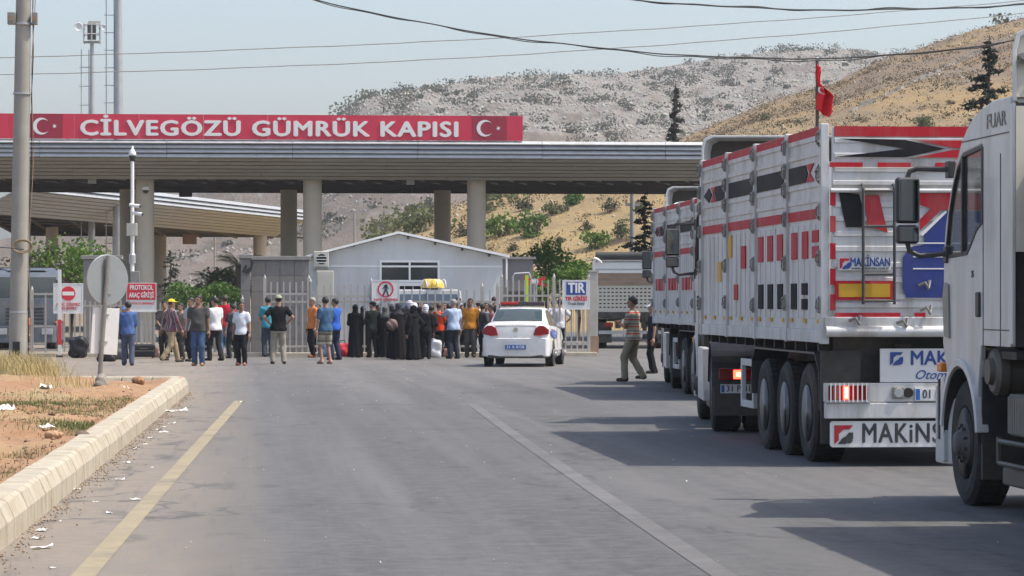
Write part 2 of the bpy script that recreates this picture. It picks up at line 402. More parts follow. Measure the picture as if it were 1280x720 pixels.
M['yellowline'] = worn_paint('worn_yellow_paint', (0.33, 0.275, 0.175), 0.48, 0.84)
M['whiteline'] = worn_paint('worn_white_paint', (0.175, 0.171, 0.164), 0.36, 0.62)

tag(MB().box(-1800, 1800, -300, 2600, -2, -0.02).build('ground', mat('dry_ground', (0.20, 0.15, 0.10), 0.95, var=0.2, vscale=0.05)), kind='structure')
tag(MB().box(-70, 90, -60, 170, -0.5, 0.0).build('road', M['asphalt']), kind='structure')

def strip(pts, w, z=0.004):
    pts = [Vector((p.x, p.y, 0)) for p in pts]; vs = []
    for i, p in enumerate(pts):
        d = (pts[min(i + 1, len(pts) - 1)] - pts[max(i - 1, 0)]).normalized(); nrm = Vector((d.y, -d.x, 0))
        vs += [p - nrm * w / 2 + Vector((0, 0, z)), p + nrm * w / 2 + Vector((0, 0, z))]
    return MB().add(vs, [(2 * i, 2 * i + 1, 2 * i + 3, 2 * i + 2) for i in range(len(pts) - 1)])
def smoothline(pp, n=24):
    pp = [Vector((p.x, p.y)) for p in pp]; t = np.linspace(0, len(pp) - 1, n)
    xs = np.array([p.x for p in pp]); ys = np.array([p.y for p in pp]); k = np.arange(len(pp))
    fx = np.polyfit(ys, xs, 2); yy = np.linspace(ys[0], ys[-1], n)
    return [Vector((float(np.polyval(fx, y)), float(y), 0)) for y in yy]
yl = smoothline([G(108, 716), G(200, 612), G(250, 556), G(299, 501)])
d0 = (yl[0] - yl[1]) * 1.2
tag(strip([yl[0] + d0] + yl, 0.15).build('yellow_edge_line', M['yellowline']), kind='structure')
wlp = smoothline([G(912, 720), G(851, 689), G(759, 624), G(667, 559), G(621, 528), G(590, 505)], 30)
d0 = (wlp[0] - wlp[1]) * 1.5
tag(strip([wlp[0] + d0] + wlp, 0.16).build('white_lane_line', M['whiteline']), kind='structure')

# ---- kerb of single stones round the soil island
KA, KB = G(0, 690), G(236, 490)
kd = (KB - KA).normalized(); KA2 = KA - kd * 5.0
kl = (KB - KA2).length; nrm = Vector((-kd.y, kd.x, 0))          # towards the island (left)
kerb = empty('kerb', KA2); tag(kerb, kind='structure')
M['kerb'] = mat('kerb_stone', (0.43, 0.385, 0.30), 0.85, var=0.14, vscale=2.5, dirt=(0.27, 0.20, 0.13), damt=0.6, dscale=3.0, bump=0.3, bscale=25)
ks, W, Hk = 0.55, 0.27, 0.28
def kerb_mesh(sd):
    r = random.Random(sd); L = ks - 0.018 - 0.016 * (sd % 3 == 0); j = lambda: r.uniform(-0.0025, 0.0025)
    prof = [(0.0, -0.05), (0.0, 0.15), (0.05, Hk - 0.02), (0.085, Hk), (W, Hk), (W, -0.05)]
    rings = []
    for u in (0.0, 0.012, L - 0.012, L):
        inset = 0.014 if u in (0.0, L) else 0.0
        rings.append([(u, a + (inset if a < 0.1 else 0) + j(), c - (inset if c > 0.1 else 0) + j()) for a, c in prof])
    return MB().loft(rings).mesh('kerb_stone', M['kerb'])
kms = [kerb_mesh(i) for i in range(6)]
ang = math.atan2(kd.y, kd.x)
nk = int(kl / ks)
for i in range(nk):
    inst(kms[i % 6], 'kerb_stone', kerb, kd * (i * ks) + nrm * random.uniform(-0.004, 0.004) + Vector((0, 0, random.uniform(-0.003, 0.003))), (random.uniform(-0.004, 0.004), 0, ang + random.uniform(-0.004, 0.004)))
kend = KA2 + kd * (nk * ks)
# island end: kerb turns left
left = Vector((-1, 0.12, 0)).normalized(); ang2 = math.atan2(left.y, left.x)
for i in range(16):
    p = kend - KA2 + nrm * 0.1 + left * (i * ks + 0.02) + kd * 0.30
    inst(kms[i % 6], 'kerb_stone', kerb, p + left * ks, (0, 0, ang2 + PI + random.uniform(-0.01, 0.01)))

# ---- island soil
def soil_h(x, y):
    dk = (x - kend.x) * -1.0
    return 0.24 + 0.16 * noise2(x, y, 3, 5, 0.55, 0.55) + 0.05 * noise2(x, y, 9, 3, 3.0) + 0.02 * noise2(x, y, 5, 2, 9.0)
def island():
    ys = np.linspace(KA2.y - 6, kend.y + 0.25, 260); us = np.linspace(0, 1, 70)
    Y, U = np.meshgrid(ys, us, indexing='ij')
    xk = KA2.x + (Y - KA2.y) * kd.x / kd.y - 0.27
    X = xk - U ** 1.4 * 14
    Y = Y + 0.12 * (xk - X) * np.clip((Y - kend.y + 8) / 8, 0, 1)
    Z = soil_h(X, Y); w = np.clip((xk - X) / 0.5, 0, 1); Z = Z * w + 0.265 * (1 - w) + 0.10 * np.clip((xk - X) / 4, 0, 1)
    n1, n2 = X.shape; v = np.stack([X, Y, Z], -1).reshape(-1, 3); i = np.arange(n1 * n2).reshape(n1, n2)
    f = np.stack([i[:-1, :-1], i[:-1, 1:], i[1:, 1:], i[1:, :-1]], -1).reshape(-1, 4)
    m, n, l, b = nodes_mat('island_soil')
    g = n.new('ShaderNodeNewGeometry').outputs['Position']
    c = mixc(n, l, ramp(n, l, noise_node(n, l, g, 1.3, 8, 0.7), 0.35, 0.65), (0.32, 0.165, 0.080), (0.39, 0.245, 0.135))
    c = mixc(n, l, ramp(n, l, noise_node(n, l, g, 4.5, 8, 0.75), 0.50, 0.68, 0, 0.6), c, (0.19, 0.11, 0.065))
    c = mixc(n, l, ramp(n, l, noise_node(n, l, g, 14, 6, 0.7), 0.5, 0.72, 0, 0.7), c, (0.20, 0.115, 0.065))
    c = mixc(n, l, ramp(n, l, noise_node(n, l, mapping(n, l, g, (1, 0.5, 1)), 0.55, 6, 0.65), 0.52, 0.66, 0, 0.75), c, (0.36, 0.29, 0.15))
    l.new(c, b.inputs['Base Color']); b.inputs['Roughness'].default_value = 0.95
    bp = n.new('ShaderNodeBump'); bp.inputs['Strength'].default_value = 0.8; bp.inputs['Distance'].default_value = 0.04
    l.new(noise_node(n, l, g, 11, 8, 0.7), bp.inputs['Height']); l.new(bp.outputs[0], b.inputs['Normal'])
    o = inst(npmesh('soil_island', v, f, m, True), 'soil_island'); tag(o, kind='structure')
    return o
soil = island()
def soil_z(x, y):
    xk = KA2.x + (y - KA2.y) * kd.x / kd.y - 0.27
    z = soil_h(x, y); w = np.clip((xk - x) / 0.5, 0, 1)
    return z * w + 0.265 * (1 - w) + 0.10 * np.clip((xk - x) / 4, 0, 1)

def grass_blades(name, pts, hmin, hmax, m, lean=0.5, w=0.006, seed=1):
    r = np.random.default_rng(seed); n = len(pts); p = np.asarray(pts, float)
    a = r.uniform(0, 2 * PI, n); h = r.uniform(hmin, hmax, n); le = r.uniform(0.1, lean, n) * h
    dx, dy = np.cos(a) * le, np.sin(a) * le; bx, by = -np.sin(a) * w, np.cos(a) * w
    z0 = np.zeros(n)
    b0 = p + np.stack([bx, by, z0 - 0.01], 1); b1 = p - np.stack([bx, by, z0 + 0.01], 1)
    m0 = p + np.stack([dx * 0.4 + bx * .7, dy * 0.4 + by * .7, h * .6], 1); m1 = p + np.stack([dx * 0.4 - bx * .7, dy * 0.4 - by * .7, h * .6], 1)
    t = p + np.stack([dx, dy, h], 1); t2 = t + np.stack([bx * .2, by * .2, z0], 1)
    v = np.concatenate([b0, b1, m0, m1, t, t2]); i = np.arange(n)
    f = np.concatenate([np.stack([i, i + n, i + 3 * n, i + 2 * n], 1), np.stack([i + 2 * n, i + 3 * n, i + 4 * n, i + 5 * n], 1)])
    return inst(npmesh(name, v, f, m), name)
def patch(cx, cy, rx, ry, n, seed):
    r = np.random.default_rng(seed); a = r.normal(0, 0.5, (n, 2)); x = cx + a[:, 0] * rx; y = cy + a[:, 1] * ry
    xk = KA2.x + (y - KA2.y) * kd.x / kd.y - 0.30
    k = x < xk; x, y = x[k], y[k]
    return np.stack([x, y, soil_z(x, y)], 1)
M['drygrass'] = mat('dry_grass', (0.42, 0.33, 0.15), 0.9, var=0.25, vscale=6)
M['greengrass'] = mat('green_grass', (0.12, 0.14, 0.045), 0.9, var=0.3, vscale=5)
gp = [(G(20, 462, .3), 0.75, 2.0, 3200), (G(52, 470, .3), 0.5, 1.2, 500), (G(85, 482, .3), .5, 1.0, 160)]
dry = np.concatenate([patch(p.x, p.y, a, b, n, i) for i, (p, a, b, n) in enumerate(gp)])
tag(grass_blades('tall_dry_grass', dry, 0.08, 0.36, M['drygrass'], 1.1, 0.004, 2), 'straw-coloured tall grass around the concrete pole foot', 'grass', kind='stuff')
gs = [(60, 505, 1.5, 2.0, 3200), (120, 531, .8, 1.0, 2600), (25, 500, 1.2, 2.2, 3000), (170, 497, .6, 1.0, 450), (20, 560, .5, 1.2, 380), (45, 585, .6, 1.6, 420), (130, 535, 0.5, 0.8, 800), (90, 520, .5, .5, 200)]
gr = np.concatenate([patch(G(x, y, .3).x, G(x, y, .3).y, a, b, n, 20 + i) for i, (x, y, a, b, n) in enumerate(gs)])
tag(grass_blades('green_grass', gr, 0.015, 0.065, M['greengrass'], 1.3, 0.0035, 3), 'low green grass patches growing on the orange soil island', 'grass', kind='stuff')
wide = np.concatenate([patch(G(x, y, .3).x, G(x, y, .3).y, 2.5, 6, 500, 60 + i) for i, (x, y) in enumerate(((40, 520), (90, 500), (30, 600), (150, 500)))])
tag(grass_blades('straw_stubble', wide, 0.01, 0.06, M['drygrass'], 1.4, 0.004, 5), 'short straw stubble scattered over the orange soil island', 'grass', kind='stuff')
def clods(name, pts, s0, s1, m, seed):
    r = np.random.default_rng(seed)
    ico = np.array([(0,0,1),(1,0,0.1),(0,1,0),(-1,0,0.1),(0,-1,0),(0,0,-.6),(.6,.6,.5),(-.6,.5,.5)]); 
    base = np.array([(1,0,0),(0,1,0),(-1,0,0),(0,-1,0),(0,0,1),(0,0,-1)], float); ft = np.array([(0,1,4),(1,2,4),(2,3,4),(3,0,4),(1,0,5),(2,1,5),(3,2,5),(0,3,5)])
    V, Fc = [], []
    for k, p in enumerate(pts):
        s = r.uniform(s0, s1) * r.uniform(0.6, 1.3, 3); b = base * s * r.uniform(0.7, 1.2, (6, 1)); a = r.uniform(0, 6.3)
        R = np.array([[math.cos(a), -math.sin(a), 0], [math.sin(a), math.cos(a), 0], [0, 0, 1]])
        V.append(b @ R.T + p); Fc.append(ft + 6 * k)
    return inst(npmesh(name, np.concatenate(V), np.concatenate(Fc), m), name)
cl = np.concatenate([patch(G(x, y, .3).x, G(x, y, .3).y, 3, 6, 900, 80 + i) for i, (x, y) in enumerate(((60, 520), (120, 505), (40, 580), (20, 620)))])
tag(clods('soil_clods', cl, 0.006, 0.035, mat('soil_clod', (0.24, 0.15, 0.09), 0.95, var=0.3, vscale=8), 4), 'small clods and pebbles strewn over the orange soil island', 'soil', kind='stuff')
# debris swept along the kerb foot
r_ = np.random.default_rng(11); tt = r_.uniform(3, kl, 900); off = np.abs(r_.normal(0, 0.10, 900)) + 0.01
gp_ = np.stack([KA2.x + kd.x * tt + off, KA2.y + kd.y * tt, np.full(900, 0.006)], 1)
tag(clods('gutter_grit', gp_, 0.003, 0.014, mat('grit', (0.30, 0.22, 0.15), 0.95, var=0.35, vscale=9), 6), 'brown grit and dry leaves along the kerb foot', 'grit', kind='stuff')
r_ = np.random.default_rng(12); n_ = 180
sp = np.stack([r_.uniform(-1, 5.5, n_), 15 + 70 * r_.random(n_) ** 1.2, np.full(n_, 0.003)], 1)
tag(clods('road_chips', sp, 0.004, 0.014, mat('chip', (0.5, 0.48, 0.44), 0.9, var=0.3, vscale=9), 8), 'pale stone chips and specks scattered over the grey asphalt', 'chips', kind='stuff')

# ---- hills
def interp(px, pts): return np.interp(px, [p[0] for p in pts], [p[1] for p in pts])
GOLD = [(250, 374), (300, 360), (400, 325), (480, 288), (560, 255), (640, 232), (760, 203), (873, 162), (958, 124), (1044, 100), (1103, 71), (1155, 57), (1220, 35), (1276, 21), (1400, -10), (1700, -60)]
FARR = [(-300, 335), (0, 300), (100, 288), (200, 255), (300, 205), (380, 186), (420, 160), (440, 141), (470, 122), (520, 108), (560, 103), (650, 96), (720, 91), (800, 86), (850, 80), (900, 74), (1000, 71), (1100, 70), (1300, 75), (1600, 90)]
def hill(name, prof, px0, px1, n1, Db, Dr, n2, rough, seed, m, power=1.0, back=1.35):
    px = np.linspace(px0, px1, n1); yr = interp(px, prof)
    # soften the corners of the ridge
    k = np.ones(7) / 7; yr = np.convolve(np.pad(yr, 3, mode='edge'), k, 'valid')
    dr = Dr(px); db = Db(px); zr = EYE + (HZ - yr) / F * dr
    t = np.concatenate([np.linspace(0, 1, n2), np.linspace(1, back, 12)[1:]])
    PX, T = np.meshgrid(px, t, indexing='ij')
    D = db[:, None] + (dr - db)[:, None] * T
    s = np.where(T <= 1, 1 - (1 - np.clip(T, 0, 1)) ** 1.0 * 1.0, 1 - (T - 1) * 1.6) ** power
    s = np.where(T <= 1, np.sin(np.clip(T, 0, 1) * PI / 2) ** power * 0.35 + np.clip(T, 0, 1) * 0.65, 1 - (T - 1) * 1.8)
    x = (PX - 640) / F * D; X = x * CT + D * ST; Y = -x * ST + D * CT
    nz = noise2(X / 60, Y / 60, seed, 6, 1.0, 0.55)
    damp = np.clip(T * 3, 0, 1) * (0.35 + 0.65 * np.clip(np.abs(T - 1) * 6, 0, 1))
    Z = zr[:, None] * s + nz * rough * damp - 0.3 * (T < 0.01)
    a, b = X.shape; v = np.stack([X, Y, Z], -1).reshape(-1, 3); i = np.arange(a * b).reshape(a, b)
    f = np.stack([i[:-1, :-1], i[1:, :-1], i[1:, 1:], i[:-1, 1:]], -1).reshape(-1, 4)
    o = inst(npmesh(name, v, f, m, True), name); tag(o, kind='structure')
    return X, Y, Z, T, PX
def gold_mat():
    m, n, l, b = nodes_mat('golden_hillside')
    g = n.new('ShaderNodeNewGeometry').outputs['Position']
    c = mixc(n, l, ramp(n, l, noise_node(n, l, g, 0.045, 7, 0.62), 0.40, 0.58), (0.31, 0.212, 0.098), (0.20, 0.135, 0.08))
    c = mixc(n, l, ramp(n, l, noise_node(n, l, mapping(n, l, g, (0.6, 0.6, 2.0)), 0.12, 8, 0.7), 0.44, 0.58, 0, 0.9), c, (0.19, 0.145, 0.10))
    c = mixc(n, l, ramp(n, l, noise_node(n, l, mapping(n, l, g, (0.5, 0.5, 2.5)), 0.30, 8, 0.7), 0.58, 0.72, 0, 0.8), c, (0.36, 0.255, 0.12))
    c = mixc(n, l, ramp(n, l, noise_node(n, l, mapping(n, l, g, (0.7, 0.7, 2.0)), 0.75, 6, 0.7), 0.56, 0.70, 0, 0.8), c, (0.12, 0.10, 0.065))
    c = mixc(n, l, ramp(n, l, noise_node(n, l, g, 1.5, 5, 0.7), 0.62, 0.75, 0, 0.5), c, (0.40, 0.35, 0.28))
    sz = n.new('ShaderNodeSeparateXYZ'); l.new(g, sz.inputs[0])                 # straw grass is thickest low on the slope
    low = mathn(n, l, 'MULTIPLY', ramp(n, l, sz.outputs[2], 21.0, 6.0, 0.0, 1.0), ramp(n, l, noise_node(n, l, g, 0.25, 7, 0.7), 0.30, 0.55, 0.35, 0.95))
    c = mixc(n, l, low, c, (0.36, 0.26, 0.115))
    l.new(c, b.inputs['Base Color']); b.inputs['Roughness'].default_value = 0.95
    bp = n.new('ShaderNodeBump'); bp.inputs['Strength'].default_value = 0.8; bp.inputs['Distance'].default_value = 0.6
    l.new(noise_node(n, l, g, 0.8, 8, 0.7), bp.inputs['Height']); l.new(bp.outputs[0], b.inputs['Normal'])
    return m
def far_mat():
    m, n, l, b = nodes_mat('rocky_hillside')
    g = n.new('ShaderNodeNewGeometry').outputs['Position']
    s = n.new('ShaderNodeSeparateXYZ'); l.new(g, s.inputs[0])
    c = mixc(n, l, ramp(n, l, noise_node(n, l, g, 0.012, 7, 0.65), 0.35, 0.65), (0.180, 0.142, 0.110), (0.215, 0.172, 0.134))
    # pale limestone outcrops get denser towards the top of the hill
    hz = ramp(n, l, s.outputs[2], 18.0, 42.0)
    rk = noise_node(n, l, mapping(n, l, g, (1.0, 0.35, 1.0)), 0.16, 9, 0.75)
    thr = mathn(n, l, 'ADD', rk, mathn(n, l, 'MULTIPLY', hz, 0.15))
    c = mixc(n, l, ramp(n, l, thr, 0.55, 0.66, 0, 0.85), c, (0.30, 0.28, 0.245))
    c = mixc(n, l, ramp(n, l, noise_node(n, l, mapping(n, l, g, (1, 0.4, 1)), 0.07, 9, 0.72), 0.56, 0.66, 0, 0.75), c, (0.10, 0.095, 0.065))
    l.new(c, b.inputs['Base Color']); b.inputs['Roughness'].default_value = 0.95
    bp = n.new('ShaderNodeBump'); bp.inputs['Strength'].default_value = 1.0; bp.inputs['Distance'].default_value = 2.5
    l.new(rk, bp.inputs['Height']); l.new(bp.outputs[0], b.inputs['Normal'])
    return m
M['gold'] = gold_mat(); M['farhill'] = far_mat()
HA = hill('golden_hill', GOLD, 250, 1700, 290, lambda p: np.interp(p, [250, 700, 1700], [172, 165, 165]), lambda p: np.interp(p, [250, 800, 1280, 1700], [250, 300, 350, 380]), 90, 3.0, 5, M['gold'])
HB = hill('rocky_hill', FARR, -300, 1600, 330, lambda p: np.full_like(p, 470.0), lambda p: np.interp(p, [-300, 435, 1000], [800, 900, 1050]), 110, 9.0, 21, M['farhill'])

def hill_pick(Hd, n, seed, pxlo, pxhi, tlo, thi, keep=None):
    """random points on a hill sheet"""
    r = np.random.default_rng(seed); X, Y, Z, T, PX = Hd; out = []
    a = r.integers(0, X.shape[0], n * 6); b = r.integers(0, X.shape[1], n * 6)
    k = (PX[a, b] > pxlo) & (PX[a, b] < pxhi) & (T[a, b] > tlo) & (T[a, b] < thi); a, b = a[k][:n], b[k][:n]
    fa, fb = r.random(len(a)), r.random(len(a)); a2 = np.minimum(a + 1, X.shape[0] - 1); b2 = np.minimum(b + 1, X.shape[1] - 1)
    L = lambda Q: Q[a, b] * (1 - fa) * (1 - fb) + Q[a2, b] * fa * (1 - fb) + Q[a, b2] * (1 - fa) * fb + Q[a2, b2] * fa * fb
    return np.stack([L(X), L(Y), L(Z)], 1)
def hill_at(Hd, px, py):
    """first point of the hill sheet seen at a picture position"""
    X, Y, Z, T, PX = Hd; i = int(np.argmin(np.abs(PX[:, 0] - px)))
    x, y, z = X[i], Y[i], Z[i]; D = x * ST + y * CT; row = HZ - (z - EYE) * F / D
    k = np.where(row <= py)[0]; j = int(k[0]) if len(k) else int(np.argmin(row))
    return Vector((float(x[j]), float(y[j]), float(z[j])))

M['limestone'] = mat('limestone', (0.30, 0.28, 0.245), 0.95, var=0.45, vscale=0.3)
tag(clods('limestone_rocks', np.concatenate([hill_pick(HB, 12000, 31, 380, 1160, 0.40, 1.0), hill_pick(HB, 900, 32, 150, 560, 0.05, 0.4)]), 0.15, 0.75, M['limestone'], 33), 'pale limestone boulders covering the far hill', 'rocks', kind='stuff')
tag(clods('golden_hill_stones', hill_pick(HA, 260, 34, 480, 1300, 0.1, 1.0), 0.06, 0.24, mat('hill_stone', (0.40, 0.35, 0.28), 0.95, var=0.25, vscale=1), 35), 'pale stones strewn over the dry golden hillside', 'rocks', kind='stuff')

# ---- foliage
def leaf_mat(name, col, var=0.35):
    m, n, l, b = nodes_mat(name)
    tc = n.new('ShaderNodeTexCoord').outputs['Object']
    a = ramp(n, l, noise_node(n, l, tc, 2.5, 5, 0.7), 0.3, 0.7, 1 - var, 1 + var)
    sc = n.new('ShaderNodeVectorMath'); sc.operation = 'SCALE'; sc.inputs[0].default_value = col; l.new(a, sc.inputs[3])
    l.new(sc.outputs[0], b.inputs['Base Color']); b.inputs['Roughness'].default_value = 0.6
    b.inputs['Specular IOR Level'].default_value = 0.3
    tr = n.new('ShaderNodeBsdfTranslucent'); l.new(sc.outputs[0], tr.inputs['Color'])
    mx = n.new('ShaderNodeMixShader'); mx.inputs[0].default_value = 0.3; out = n['Material Output']
    l.new(b.outputs[0], mx.inputs[1]); l.new(tr.outputs[0], mx.inputs[2]); l.new(mx.outputs[0], out.inputs['Surface'])
    return m
M['leaf'] = leaf_mat('leaf_green', (0.085, 0.155, 0.035))
M['leafbright'] = leaf_mat('leaf_bright', (0.11, 0.19, 0.035))
M['olive'] = leaf_mat('leaf_olive', (0.125, 0.14, 0.06))
M['scrub'] = leaf_mat('leaf_scrub', (0.10, 0.10, 0.062))
M['fir'] = leaf_mat('fir_needles', (0.030, 0.042, 0.028))
M['firfar'] = leaf_mat('dry_fir_needles', (0.055, 0.060, 0.045))
M['palm'] = leaf_mat('palm_leaf', (0.085, 0.15, 0.035))
def leaves(centers, size, seed, m, name, flat=0.0, aspect=0.55):
    """one quad for every leaf"""
    r = np.random.default_rng(seed); n = len(centers); c = np.asarray(centers, float)
    u = r.normal(size=(n, 3)); u[:, 2] *= 1 - flat; u /= np.linalg.norm(u, axis=1)[:, None]
    w = r.normal(size=(n, 3)); w -= (w * u).sum(1)[:, None] * u; w /= np.linalg.norm(w, axis=1)[:, None]
    s = (size * r.uniform(0.6, 1.35, n))[:, None]
    a, b = u * s, w * s * aspect
    v = np.concatenate([c - a, c + b, c + a, c - b]); i = np.arange(n)
    return npmesh(name, v, np.stack([i, i + n, i + 2 * n, i + 3 * n], 1), m)
def clump_points(r, n, rx, ry, rz, z0, nb=14, spread=0.30):
    """points in uneven clumps filling a crown"""
    d = r.normal(size=(nb, 3)); d /= np.linalg.norm(d, axis=1)[:, None]; d *= (0.45 + 0.5 * r.random((nb, 1)))
    wgt = r.random(nb) + 0.4; wgt /= wgt.sum(); k = r.choice(nb, n, p=wgt)
    q = r.normal(size=(n, 3)); q /= np.linalg.norm(q, axis=1)[:, None]; q *= r.random((n, 1)) ** 0.45 * (spread * (0.7 + 0.6 * r.random(nb)[k]))[:, None] * 1.6
    p = d[k] + q
    return p * np.array([rx, ry, rz]) + np.array([0, 0, z0])
def tree(name, loc, h, rx, rz, label, cat, m, nleaf=2600, size=0.10, seed=1, group=None, trunk_r=0.12, nb=16, ry=None):
    r = np.random.default_rng(seed); root = empty(name, loc); zc = h - rz
    mb = MB(); mb.path([(0, 0, -0.2), (0.05, 0, zc * 0.4), (-0.04, 0.03, zc * 0.8), (0, 0, zc + rz * 0.3)], [trunk_r, trunk_r * .8, trunk_r * .6, trunk_r * .25], 7)
    for k in range(7):
        a = r.uniform(0, 6.3); st = zc * r.uniform(0.45, 0.9)
        mb.path([(0, 0, st), (math.cos(a) * rx * .35, math.sin(a) * rx * .35, st + rz * .4), (math.cos(a) * rx * .75, math.sin(a) * rx * .75, st + rz * r.uniform(.5, 1.1))], [trunk_r * .5, trunk_r * .3, trunk_r * .1], 5)
    mb.build('trunk', M['bark'], root, True)
    inst(leaves(clump_points(r, nleaf, rx, ry or rx, rz, zc, nb), size, seed, m, 'crown'), 'crown', root)
    return tag(root, label, cat, group)
def shrub(loc, w, h, m, seed, label, group=None, n=500, size=None):
    r = np.random.default_rng(seed); root = empty('shrub', loc)
    mb = MB()
    for k in range(4):
        a = r.uniform(0, 6.3); mb.path([(0, 0, -0.2), (math.cos(a) * w * .15, math.sin(a) * w * .15, h * .35), (math.cos(a) * w * .3, math.sin(a) * w * .3, h * .7)], [w * .03, w * .022, w * .01], 5)
    mb.build('stem', M['bark'], root)
    p = clump_points(r, n, w / 2, w / 2, h * .5, h * .48, 11, 0.36); p[:, 2] = np.maximum(p[:, 2], 0.03)
    inst(leaves(p, size or w * 0.06, seed, m, 'foliage', aspect=.7), 'foliage', root)
    return tag(root, label, 'shrub', group)
def fir(loc, h, rb, m, label, seed, nb=60, lean=0.0, top_bare=0.0, needle=1.0):
    r = np.random.default_rng(seed); root = empty('fir_tree', loc)
    mb = MB(); mb.path([(0, 0, -0.5), (lean * .3, 0, h * .5), (lean, 0, h)], [h * .016, h * .011, h * .002], 7)
    pts = []
    for k in range(nb):
        t = (k + r.random()) / nb; z = h * (0.10 + 0.88 * t); L = rb * (1 - t) ** 0.75 * r.uniform(0.5, 1.25) + rb * 0.06
        a = r.uniform(0, 6.3); dz = L * r.uniform(-0.30, 0.12); x0 = lean * z / h
        e = np.array([x0 + math.cos(a) * L, math.sin(a) * L, z + dz]); s = np.array([x0, 0, z])
        mb.path([tuple(s), tuple((s + e) / 2 + np.array([0, 0, L * .05])), tuple(e)], [h * .004, h * .003, h * .001], 4)
        q = int(34 / needle * (0.4 + L / rb)); u = r.random(q)[:, None] ** 0.8
        pts.append(s + (e - s) * u + r.normal(size=(q, 3)) * np.array([1, 1, .45]) * L * 0.13)
    mb.build('trunk', M['bark'], root)
    inst(leaves(np.concatenate(pts), h * 0.02 * needle, seed, m, 'crown', 0.3, 0.35), 'crown', root)
    return tag(root, label, 'tree')
# firs on the hill in front of the skyline
p = P(841, 300, 210); p.z = 3; fir(Vector((p.x, p.y, hill_at(HA, 841, 300).z * 0.3)), P(841, 104, 210).z - hill_at(HA, 841, 300).z * 0.3, 1.45, M['firfar'], 'thin ragged conifer rising above the gate canopy against the rocky hill', 5, 70, 0.2, needle=0.8)
p = P(1232, 330, 120); fir(Vector((p.x, p.y, 0)), P(1228, 44, 120).z, 2.3, M['fir'], 'dark conifer standing behind the nearest truck cab', 8, 110, 0.15, needle=0.55)
p = P(213, 366, 150); fir(Vector((p.x, p.y, 0)), P(213, 312, 150).z, 1.1, M['fir'], 'small dark conifer left of the gate behind the fence', 9, 45)
p = P(806, 330, 135); fir(Vector((p.x, p.y, 0)), P(806, 238, 135).z, 1.6, M['fir'], 'dark bushy conifer under the canopy left of the second truck', 10, 60)

# shrubs one can tell apart on the golden hillside
SH = [(628, 285, 50, 30, 'leafbright', 'bright green bush'), (665, 283, 44, 34, 'leaf', 'tall green bush'), (740, 306, 38, 26, 'leafbright', 'green bush'), (778, 290, 26, 24, 'olive', 'olive bush'), (548, 315, 34, 22, 'scrub', 'grey scrub bush'),
      (716, 250, 34, 20, 'leaf', 'olive bush'), (690, 262, 30, 18, 'olive', 'small olive bush'), (655, 258, 24, 16, 'scrub', 'grey bush'), (600, 262, 26, 18, 'scrub', 'grey bush'), (760, 262, 22, 20, 'scrub', 'grey bush'),
      (735, 282, 16, 12, 'scrub', 'small grey bush'), (575, 290, 22, 16, 'scrub', 'grey bush'), (519, 280, 44, 30, 'olive', 'wide olive bush'), (505, 300, 30, 22, 'olive', 'olive bush'), (700, 300, 14, 10, 'scrub', 'tiny grey bush'), (640, 308, 18, 12, 'scrub', 'small grey bush'),
      (955, 146, 14, 10, 'olive', 'small bush'), (1000, 152, 10, 8, 'olive', 'tiny bush'), (1155, 153, 30, 16, 'olive', 'wide bush'), (1075, 150, 12, 7, 'scrub', 'tiny scrub'), (1190, 130, 12, 8, 'scrub', 'small scrub'),
      (528, 262, 34, 22, 'scrub', 'grey-green bush'), (800, 262, 24, 18, 'olive', 'olive bush'), (450, 316, 24, 14, 'olive', 'olive bush')]
WH = ['right of the right front column', 'half way from that column to the slope end', 'above the truck entrance sign', 'left of the second truck roof', 'low between the right column pair',
      'just under the canopy edge above the entrance sign', 'under the canopy edge above the shed', 'just under the canopy above the tall bush', 'just under the canopy beside the right front column', 'under the canopy near the utility pole',
      'midway up the slope above the entrance sign', 'between the two right columns', 'left of the right rear column', 'low left of the right rear column', 'above the tall green fence tree', 'low behind the shed roof',
      'above the second truck roof, nearest the flag pole', 'left of the red flag', 'above the middle of the red tailgate band', 'above the left part of the red tailgate band', 'left of the dark conifer behind the nearest cab',
      'at the canopy edge left of the right columns', 'behind the utility pole under the canopy', 'above the left cabin roof slope']
for i, (px, py, wpx, hpx, mm, nm) in enumerate(SH):
    q = hill_at(HA, px, py + hpx * 0.4); D = q.x * ST + q.y * CT
    where = WH[i]; _ = ('above the red tailgate of the big trailer' if px > 1020 else 'above the roof of the second truck' if px > 900 else 'under the canopy near its right end' if px > 690 else 'seen between the middle columns and the green fence tree' if px > 600 else 'behind the right pair of canopy columns')
    shrub(q - Vector((0, 0, 0.15)), wpx / F * D, hpx / F * D, M[mm], 100 + i, '%s on the golden hillside %s' % (nm, where), 'shrubs on the golden hillside', 420)
def scrub_stuff(name, pts, s0, s1, m, seed, label, per=90):
    r = np.random.default_rng(seed); n = len(pts); s = r.uniform(s0, s1, n) ** 1.0
    c = np.repeat(pts, per, 0) + np.clip(r.normal(size=(n * per, 3)), -1.5, 1.5) * np.repeat(s, per)[:, None] * np.array([.42, .42, .26]) + np.array([0, 0, 1.0]) * np.repeat(s, per)[:, None] * 0.22
    tag(inst(leaves(c, (s0 + s1) * 0.05, seed, m, name, aspect=.8), name), label, 'scrub', kind='stuff')
scrub_stuff('far_scrub', np.concatenate([hill_pick(HB, 430, 41, 380, 1160, 0.3, 1.02), hill_pick(HB, 90, 42, 100, 560, 0.02, 0.4)]), 1.2, 4.6, M['scrub'], 43, 'dark scrub dotted over the far rocky hill')
scrub_stuff('ridge_scrub', hill_pick(HB, 60, 44, 425, 640, 0.93, 1.0), 3.0, 6.5, M['olive'], 45, 'dark scrub along the left ridge of the rocky hill')
